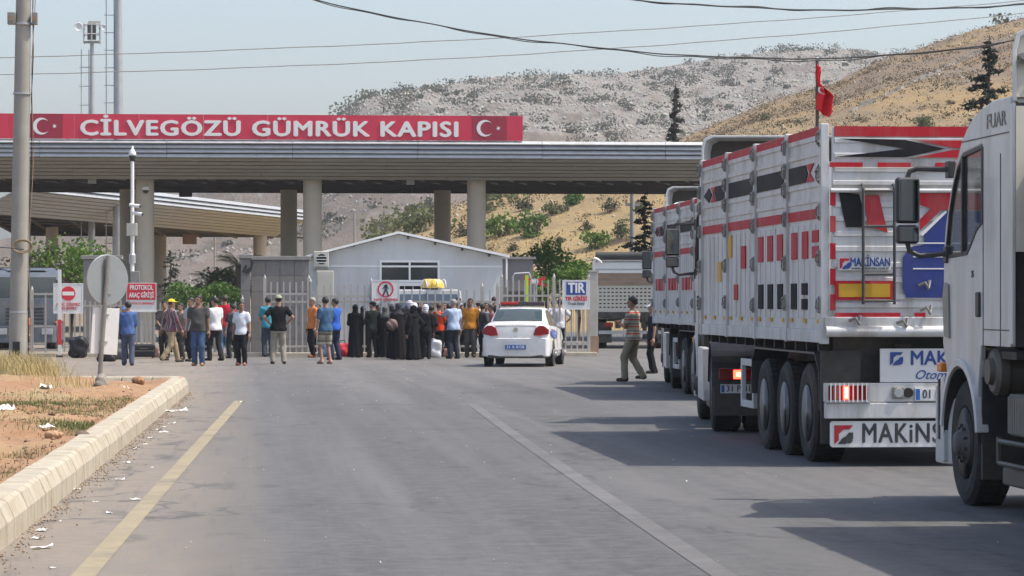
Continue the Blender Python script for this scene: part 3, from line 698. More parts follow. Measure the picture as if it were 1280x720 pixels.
scrub_stuff('dry_tufts', np.concatenate([hill_pick(HA, 500, 46, 480, 800, 0.1, 1.0), hill_pick(HA, 1500, 56, 820, 1320, 0.3, 1.0)]), 0.3, 1.1, mat('dry_tuft', (0.15, 0.115, 0.06), 0.9, var=0.35), 47, 'dry tufts dotted over the golden hillside', 22)
scrub_stuff('hill_ridge_scrub', hill_pick(HA, 26, 48, 1100, 1300, 0.95, 1.0), 1.2, 2.6, M['scrub'], 49, 'low scrub along the ridge of the golden hill')
scrub_stuff('valley_scrub', np.concatenate([hill_pick(HA, 60, 50, 470, 660, 0.55, 1.0), hill_pick(HA, 40, 51, 430, 540, 0.1, 0.9)]), 1.0, 2.8, M['olive'], 52, 'olive scrub where the golden hill meets the bare slope')
# dotted white stone line climbing the golden hill
wl_ = empty('boundary_wall', hill_at(HA, 1100, 122)); o0 = wl_.location.copy()
bl = MB().box(-0.17, 0.17, -0.08, 0.08, -0.4, 0.24).mesh('block', mat('pale_block', (0.52, 0.48, 0.42), 0.9, var=0.2))
for i in range(90):
    t = i / 89; px = 1062 + (1284 - 1062) * t; py = 142 + (38 - 142) * t
    q = hill_at(HA, px, py)
    inst(bl, 'block', wl_, q - o0, (0, 0, random.uniform(-.4, .4)), (random.uniform(.6, 1.3), random.uniform(.6, 1.2), random.uniform(.5, 1.0)))
tag(wl_, 'pale line of stones climbing across the golden hillside', 'wall')
# ------------------------------------------------------------ customs gate canopy
GY = 124.0                                          # the canopy front stands at this Y
def gx(px, Y=GY): return XatY(px, Y)[0]
def gz(px, py, Y=GY): return PY(px, py, Y).z
X0, X1 = gx(-110), gx(985)
zt, zm, zb = gz(400, 175), gz(400, 198), gz(400, 223)
can = empty('gate_canopy', (gx(390), GY + 8, 0)); tag(can, 'long grey gate canopy with ribbed metal fascia on round columns', 'canopy')
cx, cy = can.location.x, can.location.y
def cpart(name, mb, m, **k): return mb.build(name, m, can, loc=(-cx, -cy, 0), **k)
n = 4
for i in range(n):                                  # metal fascia strips, each one a little proud at its lower lip
    a = zt - (zt - zm) * i / n; b = zt - (zt - zm) * (i + 1) / n
    prof = [(GY + 0.02, a - 0.015), (GY - 0.10 + 0.02 * i, b + 0.05), (GY - 0.08 + 0.02 * i, b + 0.012), (GY + 0.10, b + 0.012), (GY + 0.12, a - 0.015)]
    for j in range(7):
        xa_, xb_ = X0 + (X1 - X0) * j / 7, X0 + (X1 - X0) * (j + 1) / 7; dz_ = random.uniform(-.006, .006)
        cpart('fascia_strip', MB().loft([[(X, y, z + dz_) for y, z in prof] for X in (xa_ + .008, xb_ - .008)]), M['fascia'])
n = 6
for i in range(n):                                  # beige soffit boards leaning back under the fascia
    t0, t1 = i / n, (i + 1) / n; ya, yb = GY + 0.05 + 1.6 * t0, GY + 0.05 + 1.6 * t1
    za, zb_ = zm - (zm - zb) * t0, zm - (zm - zb) * t1
    prof = [(ya, za - 0.012), (yb - 0.02, zb_ + 0.012), (yb + 0.06, zb_ + 0.03), (ya + 0.08, za + 0.01)]
    for j in range(7):
        xa_, xb_ = X0 + (X1 - X0) * (j + (i % 2) * .5 - .25) / 7, X0 + (X1 - X0) * (j + .75 + (i % 2) * .5) / 7; dz_ = random.uniform(-.004, .004)
        cpart('soffit_board', MB().loft([[(X, y, z + dz_) for y, z in prof] for X in (xa_ + .006, xb_ - .006)]), M['soffit'])
cpart('roof_deck', MB().box(X0, X1, GY + 0.15, GY + 18.5, zt - 0.35, zt - 0.06), M['truss'])
cpart('ceiling_sheet', MB().box(X0, X1, GY + 2.0, GY + 18, zb + 0.42, zb + 0.47), M['truss'])
for k in range(7):
    y = GY + 2.0 + 2.6 * k
    cpart('ceiling_beam', MB().box(X0, X1, y - 0.1, y + 0.1, zb + 0.02, zb + 0.30), M['truss'])
for k in range(26):                                 # diagonal braces under the roof
    x = X0 + 1.3 + k * (X1 - X0 - 3) / 26
    cpart('brace', MB().tube((x, GY + 2.0, zb + 0.10), (x + 1.7, GY + 7.5, zb + 0.06), 0.03, n=5), M['brace'])
cols = []
for px, Y, m in ((181, GY + 2.6, 'concrete'), (390.5, GY + 2.6, 'concrete'), (595.5, GY + 2.6, 'concrete'), (160, GY + 14, 'concrete'), (361, GY + 14, 'concrete'), (553, GY + 14, 'concrete')):
    x, D = XatY(px, Y); r = (11.6 if Y < GY + 5 else 10.4) / F * D
    mb = MB(); mb.lathe([(r * 1.0, 0), (r, 3.0), (r, zb + 0.03)], 'z', (x, Y, 0), 28); mb.lathe([(r * 1.25, -0.05), (r * 1.25, 0.3)], 'z', (x, Y, 0), 20)
    cpart('column', mb, M[m], smooth=True)
for px, w in ((232, 0.28), (525, 0.34), (780, 0.5)):
    x = gx(px, GY + 12)
    cpart('hanging_box', MB().box(x - w, x + w, GY + 11.8, GY + 12.2, zb - 0.35 if px == 232 else zb - 0.12, zb + 0.1), M['truss'])
for px in (115, 513, 912):
    x = gx(px, GY + 3)
    cpart('ceiling_lamp', MB().box(x - 0.16, x + 0.16, GY + 2.8, GY + 3.2, zb - 0.12, zb + 0.05), M['galv'])
# ---- red sign on the canopy edge
sg = empty('gate_sign', (gx(330), GY - 0.05, zt)); tag(sg, 'red sign board lettered in white along the canopy top, flag panels at its ends', 'sign')
ox, oy, oz = sg.location
zs1 = gz(330, 143.5)
def sx(px): return gx(px, GY - 0.05) - ox
hs = zs1 - oz
nseg = 9; xa, xb = sx(-70), sx(653.5)
for i in range(nseg):
    a = xa + (xb - xa) * i / nseg; b = xa + (xb - xa) * (i + 1) / nseg
    MB().box(a + 0.004, b - 0.004, 0.0, 0.10, 0.005, hs).build('sign_panel', M['signred'], sg)
for k in range(12):
    x = xa + (xb - xa) * (k + .5) / 12; MB().tube((x, 0.1, hs * .8), (x, 1.3, 0.02), 0.03, n=5).build('strut', M['galv'], sg)
for a, b in ((36, 78.5), (590, 633.5)):
    p = MB().box(sx(a), sx(b), -0.006, 0.0, 0.012, hs - 0.01).build('flag_panel', M['flagred'], sg)
    w = sx(b) - sx(a); c0 = sx(a) + w * 0.37
    MB().prism(crescent(c0, hs * .5, hs * .335), XZ(-0.014), 0, 0.006).build('crescent', M['letter'], p)
    MB().prism(star(sx(a) + w * 0.755, hs * .5, hs * .10), XZ(-0.014), 0, 0.006).build('star', M['letter'], p)
wT = sx(573) - sx(100)
body_ = 'CİLVEGÖZÜ GÜMRÜK KAPISI'
def extent(s_):
    o = text('t', s_, 0.90, M['letter'], None, bold=0.034, ext=0.012, sp=1.10, align='LEFT', base='BOTTOM_BASELINE'); xs = [v.co.x for v in o.data.vertices]; ys = [v.co.y for v in o.data.vertices]
    me = o.data; bpy.data.objects.remove(o); return me, min(xs), max(xs), min(ys)
full = extent(body_); kx = wT / (full[2] - full[1])
for i, chx in enumerate(body_):
    if chx == ' ': continue
    right = extent(body_[:i + 1])[2]; me, a, b, y0_ = extent(chx); base_ = extent('I')[3]
    me.name = 'letter'; inst(me, 'letter', sg, (sx(100) + (right - full[1] - b) * kx, -0.015, hs * 0.14 - base_ * .9), (PI / 2, 0, 0), (kx, .93, 1))

# ---- second canopy farther back, running away to the right
def c2D(px): return 1 / (0.0060606 - 5.32e-6 * (px - 195))
zT2 = EYE + 136 / F * c2D(195); zM2 = EYE + 120 / F * c2D(195); zB2 = EYE + 96 / F * c2D(195)
can2 = empty('rear_canopy', P(200, 376, 175)); can2.location.z = 0; tag(can2, 'second canopy behind the gate with white striped edge, running away to the right', 'canopy')
o2 = can2.location
def c2part(name, mb, m, **k): return mb.build(name, m, can2, loc=tuple(-o2), **k)
FL, FR = P(24, HZ, c2D(24)), P(384, HZ, c2D(384)); BL, BR = P(24, HZ, 200), P(384, HZ, 206)
for v in (FL, FR, BL, BR): v.z = 0
dv = (FR - FL).normalized(); nv = Vector((-dv.y, dv.x, 0))
def ext2(prof):
    return MB().loft([[(q.x + nv.x * a, q.y + nv.y * a, z) for a, z in prof] for q in (FL, FR)])
for i in range(3):
    a = zT2 - (zT2 - zM2) * i / 3; b = zT2 - (zT2 - zM2) * (i + 1) / 3
    c2part('fascia_strip', ext2([(0, a - .015), (-0.12, b + 0.03), (0.1, b + 0.015), (0.12, a - 0.015)]), M['fascia'])
for i in range(7):
    t0, t1 = i / 7, (i + 1) / 7
    c2part('soffit_board', ext2([(0.1 + 2 * t0, zM2 - (zM2 - zB2) * t0 - 0.01), (0.08 + 2 * t1, zM2 - (zM2 - zB2) * t1 + 0.012), (0.16 + 2 * t1, zM2 - (zM2 - zB2) * t1 + 0.03), (0.18 + 2 * t0, zM2 - (zM2 - zB2) * t0 + 0.02)]), M['soffit2'])
fl2, fr2 = FL + nv * 2.2, FR + nv * 2.2
c2part('ceiling_sheet', MB().prism([(p.x, p.y) for p in (fl2, fr2, BR, BL)], XY(zB2 + 0.35), 0, 0.06), M['truss'])
c2part('roof_deck', MB().prism([(p.x, p.y) for p in (FL + nv * .2, FR + nv * .2, BR, BL)], XY(zT2 - 0.3), 0, 0.2), M['truss'])
for k in range(9):
    t = k / 8; a, b = fl2.lerp(fr2, t), BL.lerp(BR, t)
    c2part('ceiling_beam', MB().tube((a.x, a.y, zB2 + .12), (b.x, b.y, zB2 + .12), 0.12, n=4), M['truss'])
    a, b = fl2.lerp(BL, t), fr2.lerp(BR, t)
    c2part('ceiling_beam', MB().tube((a.x, a.y, zB2 + .2), (b.x, b.y, zB2 + .2), 0.10, n=4), M['truss'])
for px, D, r in ((65, 176, .35), (325, 196, .42), (200, 198, .4)):
    q = P(px, HZ, D)
    c2part('column', MB().lathe([(r, 0), (r, zB2 + .1)], 'z', (q.x, q.y, 0), 20), M['concrete'], smooth=True)
q = P(237, 299, 186)
brd = MB().box(-0.42, 0.42, -0.03, 0.03, -0.3, 0.3).build('hanging_sign', M['rust'], can2, loc=q - o2)

# ---- fence of steel bars along the gate
FY = 92.6
def fence_run(name, px0, px1, ytop, label, step=0.19, rails=(0.30, 1.95), m='steel', group=None, Y=FY, post_every=14, zt_=None, pst=0.045):
    a, b = XatY(px0, Y)[0], XatY(px1, Y)[0]; z1 = zt_ or PY((px0 + px1) / 2, ytop, Y).z
    root = empty(name, ((a + b) / 2, Y, 0)); c = root.location.x
    n = max(2, int(abs(b - a) / step))
    bar = MB().box(-0.023, 0.023, -0.02, 0.02, 0.08, z1).mesh('bar', M[m])
    post = MB().box(-pst, pst, -pst, pst, -0.1, z1 + 0.10).mesh('post', M[m])
    cap = MB().lathe([(0.001, z1 + .22), (0.02, z1 + .17), (0.045, z1 + .10)], 'z', (0, 0, 0), 8).mesh('post_cap', M[m])
    for i in range(n + 1):
        x = a + (b - a) * i / n - c
        if i % post_every == 0 or i == n:
            p = inst(post, 'post', root, (x, 0, 0)); inst(cap, 'post_cap', p)
        else: inst(bar, 'bar', root, (x, random.uniform(-.004, .004), random.uniform(-.02, .02)))
    for z in rails: MB().box(a - c, b - c, -0.032, 0.032, z - 0.03, z + 0.03).build('rail', M[m], root)
    return tag(root, label, 'fence', group)
fence_run('steel_fence', 331, 386, 352, 'tall steel bar gate leaf with double top rail beside the grey wall', 0.17, (0.30, 1.62, 1.85), post_every=8)
fence_run('steel_fence', 388, 464, 356, 'steel bar fence left of the round pedestrian sign', 0.19, (0.30, 1.62, 1.78))
fence_run('steel_fence', 466, 622, 362, 'thin grey bar fence in front of the white cabin and van', 0.22, (0.30, 1.62))
fence_run('steel_fence', 627, 736, 350, 'steel bar fence panel behind the white car up to the truck entrance sign', 0.165, (0.42, 1.80), post_every=9)
fence_run('steel_fence', 192, 303, 378, 'low dull steel bar fence behind the men at the left', 0.2, (0.3, 1.35), post_every=9)
fence_run('steel_fence', 74, 190, 376, 'beige steel bar fence between the two left entry signs', 0.15, (0.3, 1.5), post_every=8)
fence_run('steel_gate', 40, 74, 366, 'light steel gate leaf in front of the parked blue-grey truck', 0.28, (0.2, 0.9, 1.85), post_every=4)
q = XatY(742, FY)[0]
gp_ = empty('gate_post', (q, FY + .1, 0)); MB().box(-0.13, 0.13, -0.1, 0.1, 0, PY(742, 340, FY).z).build('post', M['steel'], gp_, bevel=0.01); MB().box(-0.16, 0.16, -0.13, 0.13, PY(742, 340, FY).z, PY(742, 340, FY).z + .05).build('cap', M['steel'], gp_)
MB().box(-0.15, 0.15, -0.12, -0.10, 0.1, 0.6).build('rust_plate', M['rust'], gp_)
tag(gp_, 'thick beige gate post right of the truck entrance sign', 'post')

# plinth kerb under the fence
for a, b, nm in ((20, 330, 'left'), (331, 745, 'right')):
    x0, x1 = XatY(a, FY)[0], XatY(b, FY)[0]
    tag(MB().box(x0, x1, FY - 0.35, FY + 0.12, -0.1, 0.12).build('pavement_' + nm, M['kerb'], bevel=0.02), kind='structure')

# ---- grey clad gate walls
def clad_wall(px0, px1, ytop, Y, dep, label, cols_=4, rows=6, cap=0.12):
    a, b = XatY(px0, Y)[0], XatY(px1, Y)[0]; z1 = PY(px0, ytop, Y).z
    root = empty('gate_wall', ((a + b) / 2, Y, 0)); w = (b - a) / 2
    MB().box(-w, w, 0.0, dep, -0.1, z1).build('core', M['greywall'], root)
    for r in range(rows):
        for c in range(cols_):
            xa_, xb_ = -w + 2 * w * c / cols_, -w + 2 * w * (c + 1) / cols_; za, zb2 = z1 * r / rows, z1 * (r + 1) / rows
            MB().box(xa_ + .006, xb_ - .006, -0.03 - random.uniform(0, .006), 0.0, za + .006, zb2 - .006).build('panel', M['greywall'], root)
    MB().box(-w - .06, w + .06, -0.09, dep + .06, z1, z1 + cap).build('cap', M['wallcap'], root, bevel=0.01)
    return tag(root, label, 'wall')
clad_wall(314, 386, 325, 96.0, 1.2, 'big grey clad gate wall block left of the white cabin', 4, 6)
clad_wall(301, 313, 323, 95.0, 3.0, 'narrow grey gate pier with dark emblem left of the big wall block', 1, 6)
em = MB().prism([(0, 0), (.1, .22), (.16, .2), (.12, .08), (.24, .14), (.28, .34), (.36, .3), (.28, .02), (.14, -.06)], XZ(-0.02), 0, 0.02).build('wall_emblem', M['black'], loc=PY(302.5, 340, 94.95)); tag(em, 'black metal horse-like emblem on the narrow gate pier', 'emblem')
clad_wall(104, 150, 324, 97.0, 1.0, 'grey clad wall behind the round sign back', 3, 6)
MB_ = MB().box(-0.45, 0.45, -0.1, 0.1, -0.5, 0.5)

# ---- white cabin with gable roof
CY = 104.0
def cabx(px): return XatY(px, CY)[0]
def cabz(py, px=500): return PY(px, py, CY).z
cb = empty('white_cabin', (cabx(508), CY, 0)); co = cb.location.x; tag(cb, 'white gabled prefab cabin with a wide window behind the fence', 'cabin')
xl, xr, xm = cabx(391) - co, cabx(628) - co, cabx(498) - co; ze, za = cabz(321), cabz(293)
W0, W1, V0, V1 = cabx(477) - co, cabx(547) - co, cabz(350), cabz(328)
gable = [(xl, 0), (xr, 0), (xr, ze), (xm, za), (xl, ze)]
MB().prism(gable, XZ(0), 0, 0.08, [rect(W0, W1, V0, V1)]).build('front_wall', M['cabin'], cb)
MB().box(xl, xl + .08, 0.08, 7, 0, ze).build('side_wall', M['cabin'], cb); MB().box(xr - .08, xr, 0.08, 7, 0, ze).build('side_wall', M['cabin'], cb)
MB().prism(gable, XZ(7), 0, 0.08).build('back_wall', M['cabin'], cb)
for k in range(1, 21):
    x = xl + (xr - xl) * k / 21; zz = ze + (za - ze) * (1 - abs(x - xm) / ((xr - xm) if x > xm else (xm - xl)))
    if W0 - .1 < x < W1 + .1: MB().box(x - .008, x + .008, -0.008, 0, 0, V0 - .12).build('panel_seam', M['cabin'], cb)
    else: MB().box(x - .008, x + .008, -0.008, 0, 0, min(zz, cabz(333))).build('panel_seam', M['cabin'], cb)
MB().box(xl, xr, -0.02, 0, cabz(333) - .03, cabz(333) + .03).build('cladding_band', M['trim'], cb)
ov = 0.22
for s, (xa_, xb_) in enumerate(((xl - ov, xm), (xm, xr + ov))):
    f = (za - ze) / ((xm - xl) if s == 0 else (xr - xm)); zA = za - f * abs(xa_ - xm); zB = za - f * abs(xb_ - xm)
    MB().loft([[(xa_, y, zA + .02), (xb_, y, zB + .02), (xb_, y, zB + .10), (xa_, y, zA + .10)] for y in (-0.3, 7.3)]).build('roof', M['trim'], cb)
for k in range(7):
    x = xl + (xr - xl) * (k + .5) / 7; zz = za - (za - ze) * abs(x - xm) / (xr - xm)
    MB().box(x - .03, x + .03, -0.26, 0, zz - .09, zz + .0).build('rafter_end', M['truss'], cb)
wf = MB(); wf.prism(rect(W0 - .07, W1 + .07, V0 - .07, V1 + .07), XZ(-0.04), 0, 0.05, [rect(W0, (W0 + W1) / 2 - .03, V0, V1), rect((W0 + W1) / 2 + .03, W1, V0, V1)])
wo = wf.build('window', M['trim'], cb)
for a, b in ((W0, (W0 + W1) / 2 - .03), ((W0 + W1) / 2 + .03, W1)): MB().box(a, b, 0.02, 0.03, V0, V1).build('pane', M['winglass'], wo)
MB().box(W0 - .2, W1 + .2, -0.1, 0, V0 - .2, V0 - .09).build('window_sill', M['trim'], cb)
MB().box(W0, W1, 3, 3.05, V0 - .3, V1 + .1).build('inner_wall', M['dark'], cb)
MB().tube((xr + .12, -0.2, ze - .05), (xr + .12, -0.2, 2.1), 0.03).build('downpipe', M['trim'], cb)
MB().box(cabx(463) - co, cabx(548) - co, -0.03, 0, cabz(372), cabz(357)).build('lower_window', M['dark'], cb)
for k in range(9):
    x = cabx(463) - co + k * (cabx(548) - cabx(463)) / 8; MB().box(x - .012, x + .012, -0.06, -0.03, cabz(372), cabz(357)).build('window_bar', M['trim'], cb)
# air conditioner and junction box at the cabin corner
ac = empty('air_conditioner', (cabx(396), CY - 0.5, cabz(334))); tag(ac, 'outdoor air conditioner unit at the left corner of the white cabin', 'air conditioner')
MB().box(-.12, .38, -.15, .2, 0, .52).build('casing', M['box'], ac, bevel=.02); MB().lathe([(.17, -.165), (.17, -.152)], 'y', (.14, 0, .26), 18).build('fan_grille', M['dark'], ac)
for k in range(3): MB().box(-.03, .31, -.185, -.167, .14 + .1 * k, .16 + .1 * k).build('guard_bar', M['trim'], ac)
MB().box(-.12, -.08, -.15, .5, -.06, 0).build('bracket', M['galv'], ac); MB().box(.34, .38, -.15, .5, -.06, 0).build('bracket', M['galv'], ac)
kb = empty('meter_cabinet', (cabx(405), CY - 1.2, 0)); MB().box(-.28, .28, -.2, .2, 0, cabz(339)).build('cabinet', M['box'], kb, bevel=.02); MB().box(-.24, .24, -.215, -.2, .3, cabz(339) - .1).build('door', M['box'], kb); MB().lathe([(.02, -.235), (.02, -.215)], 'y', (.18, 0, 1.2), 8).build('handle', M['black'], kb)
tag(kb, 'beige meter cabinet under the air conditioner by the cabin corner', 'cabinet')
# grey shed right of the cabin
sh = empty('grey_shed', (XatY(645, 112)[0], 112, 0)); w = 0.62
MB().box(-w, w, 0, 2, 0, PY(645, 324, 112).z).build('wall', M['greywall'], sh); MB().box(-w - .1, w + .1, -.1, 2.1, PY(645, 324, 112).z, PY(645, 321, 112).z).build('roof', M['wallcap'], sh)
MB().box(-.3, .35, -.03, 0, 0, 2).build('door', M['truss'], sh)
tag(sh, 'small dark grey shed at the right end of the white cabin', 'shed')
hoop = MB().path([PY(641, 445, 98) , PY(641, 346, 98), PY(643, 342, 98), PY(661, 341, 98), PY(663, 345, 98), PY(663, 445, 98)], .03, 6).build('pipe_hoop', M['galv']); tag(hoop, 'tall grey pipe hoop behind the fence beside the shed', 'pipe')
mk = empty('marker_post', PY(658.5, 445, 96)); mk.location.z = 0; MB().box(-.05, .05, -.03, .03, 0, PY(658, 344, 96).z).build('post', mat('lime_marker', (.50, .68, .03), .5), mk); MB().box(-.08, .08, -.06, .06, 0, .1).build('base', M['black'], mk)
tag(mk, 'narrow lime yellow marker post behind the right fence', 'post')

bp_ = empty('barrier_post', PY(74.5, 445, 92)); bp_.location.z = 0; z_ = PY(74, 337, 92).z
for k in range(7): MB().box(-.05, .05, -.05, .05, z_ * k / 7, z_ * (k + 1) / 7 - .002).build('band', M['signprint' if k in (1, 2) else 'signwhite'], bp_)
MB().box(-.1, .1, -.1, .1, 0, .06).build('base', M['black'], bp_); tag(bp_, 'white and red raised barrier post behind the no entry sign', 'post')
cr = empty('crossing_sign', PY(668, 352, 97)); 
for s in (-1, 1):
    for k in range(3): MB().box(-.36 + .24 * k + .002, -.12 + .24 * k - .002, -.01 - .012 * (s > 0), .0 - .012 * (s > 0), -.05, .05).build('stripe', M['signprint' if k % 2 == 0 else 'signwhite'], cr, rot=(0, s * .35, 0))
MB().tube((0, .03, -cr.location.z), (0, .03, .1), .03, n=8).build('pole', M['galv'], cr); tag(cr, 'small red and white crossed boards behind the right fence', 'sign')

# ---- chain fence with leaning barbed wire posts up the slope at right
bw = empty('barbed_fence', P(740, 376, 140)); bw.location.z = 0; bo = bw.location
pts = [P(640 + 28 * k, 0, 150 - 1.8 * k) for k in range(8)]; tops = [P(640 + 28 * k, 348 - 2.6 * k, 150 - 1.8 * k).z for k in range(8)]
for q, z in zip(pts, tops):
    MB().path([(q.x, q.y, 0), (q.x, q.y, z), (q.x - .45, q.y, z + .5)], .035, 5).build('post', M['galv'], bw, loc=-bo)
for k in range(7):
    for dx, dz in ((0, -.1), (0, -.7), (0, -1.3), (-.15, .18), (-.4, .45)):
        a, b = pts[k], pts[k + 1]
        MB().tube((a.x + dx, a.y, tops[k] + dz), (b.x + dx, b.y, tops[k + 1] + dz), .014, n=4).build('wire', M['galv'], bw, loc=-bo)
    a, b = pts[k], pts[k + 1]; mb = MB()
    for j in range(13):
        t = j / 12; q = a.lerp(b, t); z = tops[k] + (tops[k + 1] - tops[k]) * t
        mb.tube((q.x, q.y + .02, 0), (q.x, q.y + .02, z - .1), .010, n=3)
    o = mb.build('chain_mesh', M['galv'], bw, loc=-bo); o['kind'] = 'stuff'
tag(bw, 'wire fence with leaning barbed wire posts below the golden hillside', 'fence')

# ---- greenery near the gate
q = P(88, 376, 118); tree('broadleaf_tree', (q.x, q.y, 0), P(88, 297, 118).z, 1.75, 1.15, 'bright green leafy tree over the wall behind the no entry sign', 'tree', M['leafbright'], 2600, .09, 61)
q = P(50, 376, 126); tree('broadleaf_tree', (q.x, q.y, 0), P(50, 305, 126).z, 1.2, 1.2, 'dull olive tree beside the concrete pole behind the left fence', 'tree', M['olive'], 1500, .09, 62)
q = P(683, 376, 128); tree('broadleaf_tree', (q.x, q.y, 0), P(683, 300, 128).z, 1.35, 1.15, 'tall green tree behind the fence right of the cabin', 'tree', M['leafbright'], 2800, .09, 63)
q = P(722, 376, 124); tree('broadleaf_tree', (q.x, q.y, 0), P(722, 329, 124).z, 1.2, .65, 'low bright green tree above the truck entrance sign', 'tree', M['leafbright'], 1500, .08, 64)
q = P(660, 376, 122); tree('broadleaf_tree', (q.x, q.y, 0), P(660, 340, 122).z, .9, .6, 'small green tree directly right of the grey shed', 'tree', M['leafbright'], 1300, .08, 65)
q = P(480, 376, 165); tree('broadleaf_tree', (q.x, q.y, 0), P(480, 292, 165).z, 1.4, .8, 'olive tree behind the ridge of the white cabin', 'tree', M['olive'], 1200, .12, 66)
q = P(285, 376, 140); tree('broadleaf_tree', (q.x, q.y, 0), P(285, 332, 140).z, 1.6, .9, 'grey green tree between conifer and palm behind the left fence', 'tree', M['olive'], 1500, .1, 67)
hd = empty('clipped_hedge', P(262, 376, 99)); hd.location.z = 0
r_ = np.random.default_rng(70); c = np.stack([r_.uniform(-1.35, 1.2, 5200), r_.uniform(-.5, .5, 5200), r_.uniform(0.1, P(262, 356, 99).z, 5200)], 1); c[:, 2] += .1 * np.sin(c[:, 0] * 5)
inst(leaves(c, .06, 71, M['leaf'], 'foliage'), 'foliage', hd); mb = MB()
for k in range(9): mb.tube((-1.2 + .3 * k, 0, 0), (-1.2 + .3 * k, 0, 1.4), .03, n=5)
mb.build('stem', M['bark'], hd); tag(hd, 'dark green hedge behind the low left fence', 'hedge')
def palm(px, py, D, th, fl, nfr, seed, label):
    r = random.Random(seed); q = P(px, 376, D); root = empty('palm_tree', (q.x, q.y, 0)); z = P(px, py, D).z
    MB().path([(0, 0, 0), (.04, 0, z * .5), (0, 0, z)], [th * 1.2, th, th * .8], 8).build('trunk', M['bark'], root)
    for k in range(nfr):
        a = 2 * PI * k / nfr + r.uniform(-.2, .2); up = r.uniform(-0.2, 1.25); L = fl * r.uniform(.8, 1.1); V, Fc = [], []
        u = Vector((math.cos(a), math.sin(a), 0)); s = Vector((-math.sin(a), math.cos(a), 0))
        for j in range(16):
            t = (j + 1) / 16; c = u * (L * t * math.cos(up) ** .5 if up < 1.4 else 0) + Vector((0, 0, z + L * (math.sin(up) * t - .55 * t * t)))
            w = L * .28 * math.sin(PI * min(1, t * .9 + .12)) + .03
            for sg_ in (-1, 1):
                tip = c + s * sg_ * w + u * w * .5 - Vector((0, 0, w * .35)); i0 = len(V)
                V += [c, c + u * L * .035, tip]; Fc.append((i0, i0 + 1, i0 + 2))
        o = bpy.data.objects.new('frond', None)
        me = bpy.data.meshes.new('frond'); me.from_pydata(V, [], Fc); me.materials.append(M['palm']); me.update(); inst(me, 'frond', root); bpy.data.objects.remove(o)
    return tag(root, label, 'palm')
palm(237, 374, 101, .14, 1.15, 22, 1, 'low fan of palm fronds behind the man in the yellow cap')
palm(298, 332, 128, .16, 1.35, 22, 2, 'palm tree beside the narrow gate pier')
palm(262, 350, 132, .15, 1.1, 18, 3, 'smaller palm between conifer and gate pier')

# ---- poles, masts, cameras
def wood_pole(px, ytop, D, arm, label, m='galv', r=.1):
    q = P(px, 376, D); z = P(px, ytop, D).z; root = empty('utility_pole', (q.x, q.y, 0))
    MB().tube((0, 0, -0.3), (0, 0, z), r, r * .7, 8).build('pole', M[m], root)
    if arm: MB().box(-arm, arm, -.05, .05, z - .75, z - .62).build('crossarm', M[m], root)
    for s in (-1, 0, 1): MB().lathe([(.05, z - .62), (.06, z - .5), (.03, z - .42)], 'z', (s * arm * .85, 0, 0), 7).build('insulator', M['rust'], root)
    return tag(root, label, 'pole')
wood_pole(443, 266, 300, .7, 'far utility pole with crossarm above the cabin roof slope', 'polecon', .14)
wood_pole(268.5, 295, 260, .3, 'far thin pole on the bare slope between second canopy and palm', 'polecon', .1)
wood_pole(790.5, 238, 150, .35, 'concrete utility pole left of the second truck under the canopy', 'polecon', .16)
# tall lamp mast with ladder
def ladder(mb, x, y, z0, z1, w=.2, step=.9):
    for s in (-1, 1): mb.tube((x + s * w, y, z0), (x + s * w, y, z1), .025, n=4)
    z = z0
    while z < z1: mb.tube((x - w - .12, y, z), (x + w + .3, y, z), .022, n=4); z += step
D = 160; q = P(148, 376, D); root = empty('light_mast', (q.x, q.y, 0)); z = P(148, -60, D).z
MB().tube((0, 0, 0), (0, 0, z), .34, .16, 12).build('mast', M['galv'], root, True); mb = MB(); ladder(mb, -.42, 0, 1, z - .5); mb.build('ladder', M['galv'], root)
MB().lathe([(.7, z), (.7, z + .2), (.2, z + .5)], 'z', (0, 0, 0), 14).build('lamp_ring', M['galv'], root)
tag(root, 'tall grey lamp mast with caged ladder rising out of the picture top', 'mast')
D = 165; q = P(115, 376, D); root = empty('floodlight_mast', (q.x, q.y, 0)); zk = P(115, 52, D).z; zz = P(115, 27, D).z; k_ = D / F
MB().tube((0, 0, 0), (0, 0, zk), .20, .10, 12).build('mast', M['galv'], root, True); mb = MB(); ladder(mb, -.36, 0, 1, P(110, 62, D).z, .2, 1.0); mb.build('ladder', M['galv'], root)
cg = MB(); hw = 10 * k_
for z in (zk, (zk + zz) / 2 - .15, (zk + zz) / 2 + .35): 
    for a, b in (((-hw, -hw), (hw, -hw)), ((hw, -hw), (hw, hw)), ((hw, hw), (-hw, hw)), ((-hw, hw), (-hw, -hw))): cg.tube((a[0], a[1], z), (b[0], b[1], z), .03, n=4)
for a in ((-hw, -hw), (hw, -hw), (hw, hw), (-hw, hw), (0, -hw), (0, hw)): cg.tube((a[0], a[1], zk - .1), (a[0], a[1], (zk + zz) / 2 + .4), .03, n=4)
cg.box(-hw, hw, -hw, hw, zk - .06, zk); cg.build('cage', M['galv'], root)
for dx in (-.15, .12): MB().box(dx - .09, dx + .09, -.12, .12, zk + .1, zz - .1).build('lamp_box', M['charcoal'], root)
MB().box(-.2, .45, -.1, .1, zz - .15, zz + .02).build('top_box', M['box'], root)
for dx, r in ((-16 * k_, .24), (15 * k_, .15)):
    MB().lathe([(.03, .12), (r * .7, .05), (r, -.06), (r * .92, -.08), (.02, .0)], 'y', (dx, -hw, (zk + zz) / 2 + .2), 16).build('dish', M['trim'], root, True); MB().tube((dx, -hw, (zk + zz) / 2 + .15), (dx * .5, -hw, (zk + zz) / 2 + .15), .03, n=5).build('dish_arm', M['galv'], root)
tag(root, 'slim mast topped by a lamp cage with round dishes', 'mast')
